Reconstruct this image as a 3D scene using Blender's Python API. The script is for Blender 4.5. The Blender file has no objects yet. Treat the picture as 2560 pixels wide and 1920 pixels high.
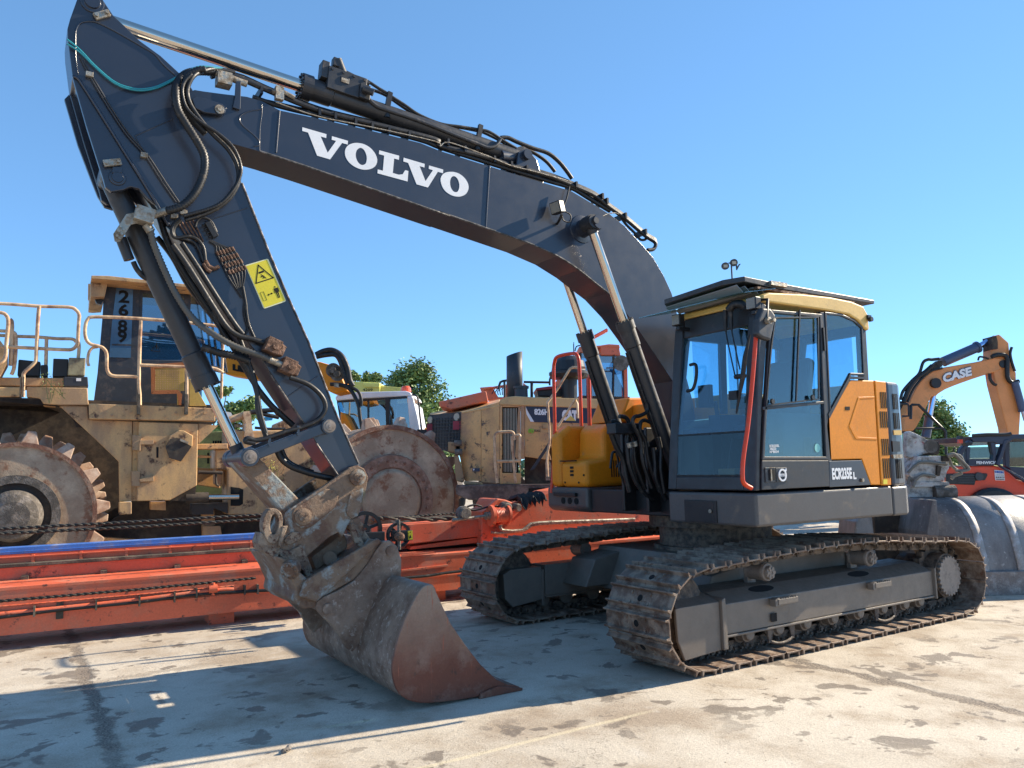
import bpy, math, random
from mathutils import Vector, Matrix
random.seed(7)
SC=bpy.context.scene; COL=SC.collection
R=math.radians
# ---------------------------------------------------------------- camera model (fitted to the photograph)
F_=1946.754; PIT,ROL,YAW=.106,-.022,1.003; CAM=Vector((-4.252,-4.208,1.555))
_f=Vector((math.cos(YAW)*math.cos(PIT),math.sin(YAW)*math.cos(PIT),math.sin(PIT)))
_r=Vector((math.sin(YAW),-math.cos(YAW),0)); _u=_r.cross(_f)
_R=_r*math.cos(ROL)+_u*math.sin(ROL); _U=-_r*math.sin(ROL)+_u*math.cos(ROL)
def ray(u,v): return _f+_R*((u-1280)/F_)-_U*((v-960)/F_)
def at(ax,val,u,v):
    d=ray(u,v); return CAM+d*((val-CAM[ax])/d[ax])
class Plane:
    "vertical working plane through p with horizontal heading a (degrees); local axes s (along), t (away from the viewer), z"
    def __init__(s,p,a):
        s.o=Vector((p[0],p[1],0)); s.a=R(a); s.d=Vector((math.cos(s.a),math.sin(s.a),0)); s.n=Vector((-math.sin(s.a),math.cos(s.a),0))
    def q(s,u,v,t=0):
        d=ray(u,v); k=((s.o+s.n*t-CAM).dot(s.n))/d.dot(s.n); w=CAM+d*k-s.o
        return (w.dot(s.d),w.z)
    def qs(s,pts,t=0): return [s.q(u,v,t) for u,v in pts]
    def mat(s): return Matrix.Translation(s.o)@Matrix.Rotation(s.a,4,'Z')
EX=Plane((0,0),0)
def Z(x0,y0,k):
    return lambda *pts:[(x0+x*k,y0+y*k) for x,y in pts]
z1=Z(0,0,.38578); z2=Z(400,100,.36166); z3=Z(1100,250,.38578); z4=Z(200,450,.38578); z5=Z(500,980,.31342)
z6=Z(650,1200,.36157); z7=Z(1600,660,.42194); zv=Z(740,300,.20344); zc=Z(1660,690,.18083); zh=Z(620,1140,.20495)
ze=Z(1860,1140,.14467); zd=Z(600,640,.08439); zt=Z(760,120,.24412); zm=Z(400,500,.14467); zn=Z(540,780,.19289); zr=Z(1340,800,.32544)
# ---------------------------------------------------------------- mesh builder
class MB:
    def __init__(s): s.v=[]; s.f=[]; s.sm=[]; s.mi=[]; s.m=0
    def add(s,vs,fs,smooth=False):
        n=len(s.v); s.v+= [tuple(v) for v in vs]
        for f in fs: s.f.append([i+n for i in f]); s.sm.append(smooth); s.mi.append(s.m)
        return s
    def box(s,a,b,M=None):
        x0,y0,z0=a; x1,y1,z1_=b
        vs=[Vector(p) for p in((x0,y0,z0),(x1,y0,z0),(x1,y1,z0),(x0,y1,z0),(x0,y0,z1_),(x1,y0,z1_),(x1,y1,z1_),(x0,y1,z1_))]
        if M: vs=[M@v for v in vs]
        return s.add(vs,[(0,3,2,1),(4,5,6,7),(0,1,5,4),(1,2,6,5),(2,3,7,6),(3,0,4,7)])
    def prism(s,poly,t0,t1,M=None,poly2=None):
        "polygon in (s,z), extruded along t (y)"
        n=len(poly); ar=sum(poly[i][0]*poly[(i+1)%n][1]-poly[(i+1)%n][0]*poly[i][1] for i in range(n))
        if ar<0: poly=poly[::-1]; poly2=poly2[::-1] if poly2 else None
        b=poly2 or poly
        vs=[Vector((p[0],t0,p[1])) for p in poly]+[Vector((p[0],t1,p[1])) for p in b]
        if M: vs=[M@v for v in vs]
        fs=[tuple(range(n)),tuple(range(2*n-1,n-1,-1))]+[(i,i+n,(i+1)%n+n,(i+1)%n) for i in range(n)]
        return s.add(vs,fs)
    def slab(s,poly,z0,z1_,M=None):
        n=len(poly); ar=sum(poly[i][0]*poly[(i+1)%n][1]-poly[(i+1)%n][0]*poly[i][1] for i in range(n))
        if ar<0: poly=poly[::-1]
        vs=[Vector((p[0],p[1],z0)) for p in poly]+[Vector((p[0],p[1],z1_)) for p in poly]
        if M: vs=[M@v for v in vs]
        return s.add(vs,[tuple(range(n-1,-1,-1)),tuple(range(n,2*n))]+[(i,(i+1)%n,(i+1)%n+n,i+n) for i in range(n)])
    def ring(s,out,inn,t0,t1,M=None):
        "two closed outlines of equal count"
        n=len(out); vs=[]
        for t in (t0,t1):
            vs+=[Vector((p[0],t,p[1])) for p in out]+[Vector((p[0],t,p[1])) for p in inn]
        if M: vs=[M@v for v in vs]
        fs=[]
        for i in range(n):
            j=(i+1)%n
            fs+=[(i,j,n+j,n+i),(2*n+i,3*n+i,3*n+j,2*n+j),(i,2*n+i,2*n+j,j),(n+i,n+j,3*n+j,3*n+i)]
        return s.add(vs,fs)
    def cyl(s,p,q,r,n=16,r2=None,caps=True,smooth=True):
        p=Vector(p); q=Vector(q); r2=r if r2 is None else r2
        d=(q-p).normalized(); a=d.orthogonal().normalized(); b=d.cross(a)
        vs=[]
        for c,rr in((p,r),(q,r2)):
            for i in range(n):
                t=2*math.pi*i/n; vs.append(c+(a*math.cos(t)+b*math.sin(t))*rr)
        s.add(vs,[(i,(i+1)%n,n+(i+1)%n,n+i) for i in range(n)],smooth)
        if caps:
            s.add(vs,[tuple(range(n-1,-1,-1)),tuple(range(n,2*n))])
        return s
    def tube(s,path,r,n=8,caps=True,closed=False):
        path=[Vector(p) for p in path]; m=len(path)
        rr=r if isinstance(r,list) else [r]*m
        vs=[]; a=None
        for i in range(m):
            if closed: d=(path[(i+1)%m]-path[i-1])
            else: d=path[min(i+1,m-1)]-path[max(i-1,0)]
            if d.length<1e-9: d=Vector((0,0,1))
            d.normalize()
            a=d.orthogonal().normalized() if a is None else (a-d*a.dot(d))
            if a.length<1e-6: a=d.orthogonal()
            a.normalize(); b=d.cross(a)
            for k in range(n):
                t=2*math.pi*k/n; vs.append(path[i]+(a*math.cos(t)+b*math.sin(t))*rr[i])
        fs=[]
        for i in range(m if closed else m-1):
            j=(i+1)%m
            for k in range(n): fs.append((i*n+k,i*n+(k+1)%n,j*n+(k+1)%n,j*n+k))
        s.add(vs,fs,True)
        if caps and not closed: s.add(vs,[tuple(range(n-1,-1,-1)),tuple(range((m-1)*n,m*n))])
        return s
    def lathe(s,c,ax,prof,n=24):
        "prof: list of (distance along ax, radius)"
        c=Vector(c); d=Vector(ax).normalized(); a=d.orthogonal().normalized(); b=d.cross(a); vs=[]
        for h,r in prof:
            for i in range(n):
                t=2*math.pi*i/n; vs.append(c+d*h+(a*math.cos(t)+b*math.sin(t))*r)
        fs=[]
        for j in range(len(prof)-1):
            for i in range(n): fs.append((j*n+i,j*n+(i+1)%n,(j+1)*n+(i+1)%n,(j+1)*n+i))
        s.add(vs,fs,False)
        s.add(vs,[tuple(range(n-1,-1,-1)),tuple(range((len(prof)-1)*n,len(prof)*n))])
        return s
    def quad(s,*p): return s.add(p,[tuple(range(len(p)))])
    def bar(s,p,q,w,h,up=(0,0,1)):
        p=Vector(p);q=Vector(q);d=(q-p);L=d.length;d.normalize();u=Vector(up);x=d.cross(u)
        if x.length<1e-4: x=d.orthogonal()
        x.normalize();u=x.cross(d)
        M=Matrix((( d.x,x.x,u.x,p.x),(d.y,x.y,u.y,p.y),(d.z,x.z,u.z,p.z),(0,0,0,1)))
        return s.box((0,-w/2,-h/2),(L,w/2,h/2),M)
    def ob(s,name,mat,parent=None,bevel=0,seg=2):
        me=bpy.data.meshes.new(name); me.from_pydata(s.v,[],s.f)
        me.polygons.foreach_set('use_smooth',s.sm); me.polygons.foreach_set('material_index',s.mi)
        for m in (mat if isinstance(mat,(list,tuple)) else [mat]): me.materials.append(m)
        me.update(); o=bpy.data.objects.new(name,me); COL.objects.link(o)
        if parent: o.parent=parent
        if bevel:
            b=o.modifiers.new('bevel','BEVEL'); b.width=bevel; b.segments=seg; b.limit_method='ANGLE'; b.angle_limit=R(38)
        return o
def tag(o,label=None,cat=None,group=None,kind=None):
    if label:o['label']=label
    if cat:o['category']=cat
    if group:o['group']=group
    if kind:o['kind']=kind
    return o
def thing(name,label,cat,M=None,group=None):
    o=bpy.data.objects.new(name,None); COL.objects.link(o); o.empty_display_size=.2
    if M is not None:o.matrix_world=M
    return tag(o,label,cat,group)
def cr(pts,k=6,closed=False):
    "Catmull-Rom"
    pts=[Vector(p) for p in pts]; n=len(pts); out=[]
    g=lambda i: pts[i%n] if closed else pts[max(0,min(n-1,i))]
    for i in range(n if closed else n-1):
        a,b,c,d=g(i-1),g(i),g(i+1),g(i+2)
        for j in range(k):
            t=j/k; out.append(.5*((2*b)+(c-a)*t+(2*a-5*b+4*c-d)*t*t+(3*b-a-3*c+d)*t**3))
    if not closed: out.append(pts[-1].copy())
    return out
def W3(pts,y):
    "zoom pixels -> world points on plane y (or per-point y list)"
    return [at(1,(y[i] if isinstance(y,(list,tuple)) else y),u,v) for i,(u,v) in enumerate(pts)]
def hose(name,pts,y,r,mat,parent,k=6,n=8,corr=0,wp=None):
    p=cr(wp or W3(pts,y),k)
    if corr:
        L=[0]
        for a,b in zip(p,p[1:]): L.append(L[-1]+(b-a).length)
        m=max(4,int(L[-1]/corr*2)); q=[]; j=0
        for i in range(m+1):
            s=L[-1]*i/m
            while j<len(L)-2 and L[j+1]<s: j+=1
            q.append(p[j].lerp(p[j+1],(s-L[j])/max(1e-9,L[j+1]-L[j])))
        return MB().tube(q,[r if i%2 else r*.78 for i in range(m+1)],n).ob(name,mat,parent)
    return MB().tube(p,r,n).ob(name,mat,parent)
def text(name,s,parent,mat,o,sx,sz,w,h,depth=.002,bold=.0,n=None,shear=0,space=1):
    "o: lower-left corner, sx / sz: unit directions of the line and of the letters' height (in the parent's space)"
    c=bpy.data.curves.new(name,'FONT'); c.body=s; c.offset=bold; c.extrude=.01; c.resolution_u=3; c.shear=shear; c.space_character=space
    t=bpy.data.objects.new(name+'_tmp',c); COL.objects.link(t)
    dg=bpy.context.evaluated_depsgraph_get(); me=bpy.data.meshes.new_from_object(t.evaluated_get(dg))
    bpy.data.objects.remove(t); bpy.data.curves.remove(c)
    xs=[v.co.x for v in me.vertices]; ys=[v.co.y for v in me.vertices]
    x0,x1,y0,y1=min(xs),max(xs),min(ys),max(ys)
    o=Vector(o); sx=Vector(sx).normalized(); sz=Vector(sz).normalized(); nn=sx.cross(sz)
    for v in me.vertices:
        v.co=o+sx*((v.co.x-x0)/(x1-x0)*w)+sz*((v.co.y-y0)/(y1-y0)*h)+nn*(depth if v.co.z>0 else 0)
    me.name=name; me.materials.clear(); me.materials.append(mat)
    ob=bpy.data.objects.new(name,me); COL.objects.link(ob); ob.parent=parent
    return ob
def dup(o,parent=None,M=None):
    c=o.copy(); COL.objects.link(c); c.parent=parent
    if M is not None: c.matrix_local=M@o.matrix_local
    for ch in list(o.children): dup(ch,c)
    return c
def circ(cx,cz,r,n=24,rz=None): return [(cx+r*math.cos(2*math.pi*i/n),cz+(rz or r)*math.sin(2*math.pi*i/n)) for i in range(n)]
# ---------------------------------------------------------------- materials
def mk(name,col,rough=.5,metal=0,spec=.5,dirt=None,damt=.35,dscale=3,var=.12,bump=0,bscale=60,coat=0,dcon=.12,d2=None,d2amt=.3,d2scale=9,streak=0,rvar=.15,emit=0,zc=None):
    m=bpy.data.materials.new(name); m.use_nodes=True; nt=m.node_tree; N=nt.nodes; L=nt.links; b=N['Principled BSDF']
    tc=N.new('ShaderNodeTexCoord'); oi=N.new('ShaderNodeObjectInfo'); ad=N.new('ShaderNodeVectorMath'); ad.operation='ADD'
    sc=N.new('ShaderNodeVectorMath'); sc.operation='SCALE'; sc.inputs[0].default_value=(37,19,53); L.new(oi.outputs['Random'],sc.inputs['Scale'])
    L.new(tc.outputs['Object'],ad.inputs[0]); L.new(sc.outputs[0],ad.inputs[1]); vec=ad.outputs[0]
    def noise(scale,det=6,ro=.6,v=vec):
        n=N.new('ShaderNodeTexNoise'); n.inputs['Scale'].default_value=scale; n.inputs['Detail'].default_value=det; n.inputs['Roughness'].default_value=ro; L.new(v,n.inputs['Vector']); return n.outputs['Fac']
    def ramp(f,a,c):
        r=N.new('ShaderNodeMapRange'); r.inputs['From Min'].default_value=a; r.inputs['From Max'].default_value=c; L.new(f,r.inputs['Value']); r.clamp=True; return r.outputs[0]
    def mix(f,a,c,typ='MIX'):
        x=N.new('ShaderNodeMix'); x.data_type='RGBA'; x.blend_type=typ
        for k,val in ((0,f),(6,a),(7,c)):
            if hasattr(val,'is_linked'): L.new(val,x.inputs[k])
            else: x.inputs[k].default_value=val if k==0 else (*val[:3],1)
        return x.outputs[2]
    c=mix(ramp(noise(dscale*.7+.3,4),.3,.7),[x*(1-var) for x in col],[min(1,x*(1+var)) for x in col])
    nf=None
    if dirt:
        dv=vec
        if streak:
            mp=N.new('ShaderNodeMapping'); mp.inputs['Scale'].default_value=(1,1,streak); L.new(vec,mp.inputs['Vector']); dv=mp.outputs[0]
        nf=ramp(noise(dscale,10,.68,dv),.5+dcon-damt*.5,.5+dcon*2-damt*.5+.06)
        c=mix(nf,c,dirt)
    if d2:
        n2=ramp(noise(d2scale,9,.7),.62-d2amt*.5,.70-d2amt*.5); c=mix(n2,c,d2)
    if zc:
        sp_=N.new('ShaderNodeSeparateXYZ'); L.new(tc.outputs['Object'],sp_.inputs[0]); m_=N.new('ShaderNodeMath'); m_.operation='MULTIPLY_ADD'; m_.inputs[1].default_value=.5; L.new(noise(5,9,.7),m_.inputs[0]); L.new(sp_.outputs[2],m_.inputs[2])
        c=mix(ramp(m_.outputs[0],zc[0]+.25,zc[1]+.25),c,zc[2])
        mp2=N.new('ShaderNodeMapping'); mp2.inputs['Scale'].default_value=(14,14,1.2); mp2.inputs['Rotation'].default_value=(0,.5,0); L.new(vec,mp2.inputs['Vector']); c=mix(ramp(noise(3,6,.6,mp2.outputs[0]),.62,.70),c,[min(1,x*2.0) for x in col])
    fine=noise(bscale,4,.7)
    c=mix(.25 if dirt else .08,c,mix(ramp(fine,.3,.7),(.25,.25,.25),(1,1,1)),'MULTIPLY')
    L.new(c,b.inputs['Base Color'])
    b.inputs['Metallic'].default_value=metal; b.inputs['Specular IOR Level'].default_value=spec; b.inputs['Coat Weight'].default_value=coat; b.inputs['Coat Roughness'].default_value=.12
    rr=N.new('ShaderNodeMapRange'); L.new(noise(dscale*2.3,6),rr.inputs['Value']); rr.inputs['From Min'].default_value=.3; rr.inputs['From Max'].default_value=.7
    rr.inputs['To Min'].default_value=max(.03,rough-rvar*.5); rr.inputs['To Max'].default_value=min(1,rough+rvar); 
    if nf is not None:
        mm=N.new('ShaderNodeMix'); mm.data_type='FLOAT'; L.new(nf,mm.inputs[0]); L.new(rr.outputs[0],mm.inputs[2]); mm.inputs[3].default_value=.85; L.new(mm.outputs[0],b.inputs['Roughness'])
        if metal:
            m2=N.new('ShaderNodeMix'); m2.data_type='FLOAT'; L.new(nf,m2.inputs[0]); m2.inputs[2].default_value=metal; m2.inputs[3].default_value=0; L.new(m2.outputs[0],b.inputs['Metallic'])
    else: L.new(rr.outputs[0],b.inputs['Roughness'])
    if bump:
        bp=N.new('ShaderNodeBump'); bp.inputs['Strength'].default_value=bump; bp.inputs['Distance'].default_value=.01
        if nf is not None:
            s_=N.new('ShaderNodeMath'); s_.operation='ADD'; L.new(fine,s_.inputs[0]); L.new(nf,s_.inputs[1]); L.new(s_.outputs[0],bp.inputs['Height'])
        else: L.new(fine,bp.inputs['Height'])
        L.new(bp.outputs[0],b.inputs['Normal'])
    if emit: L.new(c,b.inputs['Emission Color']); b.inputs['Emission Strength'].default_value=emit
    return m
def glass(name,tint,gl=.12,rough=.02,refl=(1,1,1),dark=0):
    m=bpy.data.materials.new(name); m.use_nodes=True; N=m.node_tree.nodes; L=m.node_tree.links; N.remove(N['Principled BSDF']); o=N['Material Output']
    t=N.new('ShaderNodeBsdfTransparent'); t.inputs[0].default_value=(*tint,1); g=N.new('ShaderNodeBsdfGlossy'); g.inputs['Roughness'].default_value=rough; g.inputs[0].default_value=(*refl,1)
    fr=N.new('ShaderNodeLayerWeight'); fr.inputs[0].default_value=.5; pw=N.new('ShaderNodeMath'); pw.operation='POWER'; pw.inputs[1].default_value=4; L.new(fr.outputs['Facing'],pw.inputs[0])
    ma=N.new('ShaderNodeMath'); ma.operation='MULTIPLY_ADD'; ma.inputs[1].default_value=.45; ma.inputs[2].default_value=gl+.035; L.new(pw.outputs[0],ma.inputs[0]); ma.use_clamp=True
    x=N.new('ShaderNodeMixShader'); L.new(ma.outputs[0],x.inputs[0]); L.new(t.outputs[0],x.inputs[1]); L.new(g.outputs[0],x.inputs[2])
    last=x.outputs[0]
    if dark:
        d=N.new('ShaderNodeBsdfDiffuse'); d.inputs[0].default_value=(.25,.25,.22,1); y=N.new('ShaderNodeMixShader'); y.inputs[0].default_value=dark; L.new(last,y.inputs[1]); L.new(d.outputs[0],y.inputs[2]); last=y.outputs[0]
    L.new(last,o.inputs[0]); return m
M={}
M['grey']=mk('dark_grey_paint',(.021,.027,.043),.30,spec=.6,rvar=.04,var=.05,bump=.02,coat=.2)
M['greyd']=mk('dark_grey_paint_dusty',(.030,.031,.035),.40,spec=.5,dirt=(.16,.13,.11),damt=.05,dscale=7,bump=.06)
M['under']=mk('frame_paint',(.18,.15,.122),.42,spec=.5,dirt=(.20,.16,.12),damt=.08,dscale=9,bump=.25,bscale=220)
M['skirt']=mk('skirt_paint',(.085,.078,.075),.38,spec=.5,dirt=(.2,.16,.12),damt=.07,dscale=5,var=.06)
M['yel']=mk('yellow_ochre_paint',(.80,.27,.014),.40,spec=.28,dirt=(.40,.24,.1),damt=.03,dscale=5,var=.05)
M['yeld']=mk('pale_yellow_paint',(.78,.50,.14),.4,dirt=(.30,.22,.12),damt=.1,dscale=6,var=.06)
M['ora']=mk('safety_orange_paint',(.72,.055,.008),.35,dirt=(.3,.15,.1),damt=.1,dscale=9)
M['track']=mk('worn_track_steel',(.165,.105,.072),.46,metal=.25,dirt=(.33,.245,.18),damt=.36,dscale=7,d2=(.15,.07,.04),d2amt=.12,d2scale=9,bump=.35,bscale=110,dcon=.1)
M['link']=mk('greasy_link_steel',(.055,.045,.04),.5,metal=.3,dirt=(.2,.15,.11),damt=.45,dscale=14,bump=.4)
M['rust']=mk('worn_hitch_steel',(.135,.066,.038),.55,metal=.05,dirt=(.24,.16,.105),damt=.42,dscale=6,d2=(.30,.32,.30),d2amt=.2,d2scale=5,bump=.5,bscale=50,dcon=.1)
M['hitch']=mk('worn_casting_steel',(.17,.10,.062),.55,metal=.05,dirt=(.34,.25,.175),damt=.40,dscale=11,d2=(.10,.035,.02),d2amt=.16,d2scale=20,bump=.7,bscale=90,dcon=.1)
M['bucket']=mk('scuffed_bucket_steel',(.28,.195,.14),.55,metal=.05,dirt=(.15,.088,.058),damt=.38,dscale=3.5,d2=(.40,.32,.26),d2amt=.12,d2scale=22,bump=.3,bscale=90)
M['bside']=mk('rusty_bucket_side',(.17,.052,.028),.55,metal=.1,zc=(.22,.78,(.31,.225,.165)),dirt=(.27,.15,.105),damt=.22,dscale=4.5,d2=(.10,.04,.025),d2amt=.1,d2scale=11,bump=.3)
M['chrome']=mk('chrome_rod',(.62,.55,.47),.12,metal=1,var=.04,rvar=.05)
M['rub']=mk('black_rubber',(.012,.012,.013),.45,spec=.45,bump=.1,dirt=(.12,.10,.08),damt=.1,dscale=15)
M['black']=mk('black_plastic',(.012,.012,.014),.4,dirt=(.1,.09,.08),damt=.05)
M['cav']=mk('hole_dark_and_ink',(.006,.006,.006),.9)  # near black, paints the shaded inside of holes and slots; also ink
M['zinc']=mk('zinc_fitting',(.42,.38,.31),.38,metal=.75,dirt=(.2,.15,.10),damt=.35,dscale=20,bump=.3)
M['rustfit']=mk('rusty_fitting',(.30,.17,.11),.55,metal=.4,dirt=(.12,.06,.035),damt=.5,dscale=30,bump=.4)
M['teal']=mk('teal_line',(.02,.25,.30),.4)
M['white']=mk('white_letters',(.80,.80,.80),.4,var=.03)
M['sticker']=mk('yellow_sticker',(.72,.60,.03),.4,var=.05)
M['stickerw']=mk('sticker_edge',(.75,.74,.45),.4,var=.03)
M['glass']=glass('cab_glass',(.60,.80,.89),.04)
M['glassd']=glass('dark_lower_glass',(.70,.80,.80),.0)
M['visor']=glass('teal_polycarbonate',(.35,.75,.70),.15,dark=.08)
M['lens']=mk('lamp_lens',(.22,.20,.16),.25,coat=.3,bump=.4,bscale=120)
M['seat']=mk('seat_cloth',(.03,.033,.038),.8)
M['inter']=mk('cab_interior_plastic',(.035,.038,.042),.6)
M['cover']=mk('hub_cover_steel',(.30,.25,.21),.55,metal=.2,dirt=(.14,.11,.09),damt=.25,dscale=10)

SPLIT={'cab_glass','pin_cap','pipe_clip','weld_seam','window_latch','hose_fitting','keeper_bar','bolt','lug','pipe_bracket','roller','hinge','stiffening_rib','rail_socket','lower_bracket','recess','pipe_union','elbow_fitting','shut_off_valve','reinforcing_plate','hitch_pin','bucket_pin','lamp_bracket','hose_lug','pipe_clamp','diagonal_rib','steel_pipe','hitch_bracket','louvre_blade','orange_post','handrail','rear_handrail','boom_pin','loose_hose','louvre','wheel','pin','hitch_frame','superstructure','guard_rail','hose_end','dark_fitting','worn_edge','cylinder_boss','fender_beam','body_frame','lens','hose_coupling','bearing','letter_block','lug','hub_detail','hose','mirror_and_lamp','stiffener'}
def split_parts():
    for o in [o for o in COL.objects if o.type=='MESH' and o.name.split('.')[0] in SPLIT and o.data.users==1]:
        me=o.data; n=len(me.vertices); par=list(range(n))
        def fd(a):
            while par[a]!=a: par[a]=par[par[a]]; a=par[a]
            return a
        for p in me.polygons:
            v=p.vertices; r=fd(v[0])
            for k in v[1:]: par[fd(k)]=r
        isl={}
        for i in range(n): isl.setdefault(fd(i),[]).append(i)
        if len(isl)<2: continue
        L=[]
        for vs in isl.values():
            cs=[me.vertices[i].co for i in vs]; L.append([vs,[min(c[k] for c in cs)-.003 for k in range(3)],[max(c[k] for c in cs)+.003 for k in range(3)]])
        g=list(range(len(L)))
        def f2(a):
            while g[a]!=a: a=g[a]
            return a
        for i in range(len(L)):
            for j in range(i):
                if all(L[i][1][k]<=L[j][2][k] and L[j][1][k]<=L[i][2][k] for k in range(3)): g[f2(i)]=f2(j)
        grp={}
        for i in range(len(L)): grp.setdefault(f2(i),[]).extend(L[i][0])
        if len(grp)<2: continue
        owner={}
        for gi,vs in grp.items():
            for v in vs: owner[v]=gi
        first=True
        for gi,vs in grp.items():
            mp={v:i for i,v in enumerate(vs)}; ps=[p for p in me.polygons if owner[p.vertices[0]]==gi]
            m2_=bpy.data.meshes.new(me.name); m2_.from_pydata([me.vertices[v].co[:] for v in vs],[],[[mp[v] for v in p.vertices] for p in ps])
            m2_.polygons.foreach_set('use_smooth',[p.use_smooth for p in ps]); m2_.polygons.foreach_set('material_index',[p.material_index for p in ps])
            for m in me.materials: m2_.materials.append(m)
            q=o.copy(); q.data=m2_; COL.objects.link(q); q.parent=o.parent
            if first:
                for ch in list(o.children): ch.parent=q
                first=False
        bpy.data.objects.remove(o)
# ---------------------------------------------------------------- camera, sky, sun
cd=bpy.data.cameras.new('camera'); co=bpy.data.objects.new('camera',cd); COL.objects.link(co); SC.camera=co
cd.sensor_width=36; cd.lens=F_/2560*36; cd.clip_end=3000; cd.clip_start=.05
co.matrix_world=Matrix(((_R.x,_U.x,-_f.x,CAM.x),(_R.y,_U.y,-_f.y,CAM.y),(_R.z,_U.z,-_f.z,CAM.z),(0,0,0,1)))
EL=R(30); AZ=R(-8.7)   # sun: direction towards it, azimuth measured from +X
sd=Vector((math.cos(EL)*math.cos(AZ),math.cos(EL)*math.sin(AZ),math.sin(EL)))
w=bpy.data.worlds.new('World'); SC.world=w; w.use_nodes=True; N=w.node_tree.nodes; L=w.node_tree.links
sk=N.new('ShaderNodeTexSky'); sk.sky_type='NISHITA'; sk.sun_disc=False; sk.sun_elevation=EL; sk.sun_rotation=R(90)-AZ
sk.air_density=.5; sk.dust_density=0; sk.ozone_density=4; sk.altitude=50
gm=N.new('ShaderNodeGamma'); gm.inputs[1].default_value=.6; L.new(sk.outputs[0],gm.inputs[0])
tn=N.new('ShaderNodeMix'); tn.data_type='RGBA'; tn.blend_type='MULTIPLY'; tn.inputs[0].default_value=1; tn.inputs[7].default_value=(.86,1.30,1.58,1); L.new(gm.outputs[0],tn.inputs[6])
L.new(tn.outputs[2],N['Background'].inputs[0]); N['Background'].inputs[1].default_value=.15
sl=bpy.data.lights.new('sun','SUN'); sl.energy=4.7; sl.angle=R(.53); sl.color=(1,.87,.68); so=bpy.data.objects.new('sun',sl); COL.objects.link(so)
so.rotation_euler=(-sd).to_track_quat('-Z','Y').to_euler()
SC.view_settings.view_transform='Standard'; SC.view_settings.look='None'; SC.view_settings.exposure=1.12; SC.view_settings.gamma=1
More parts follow.
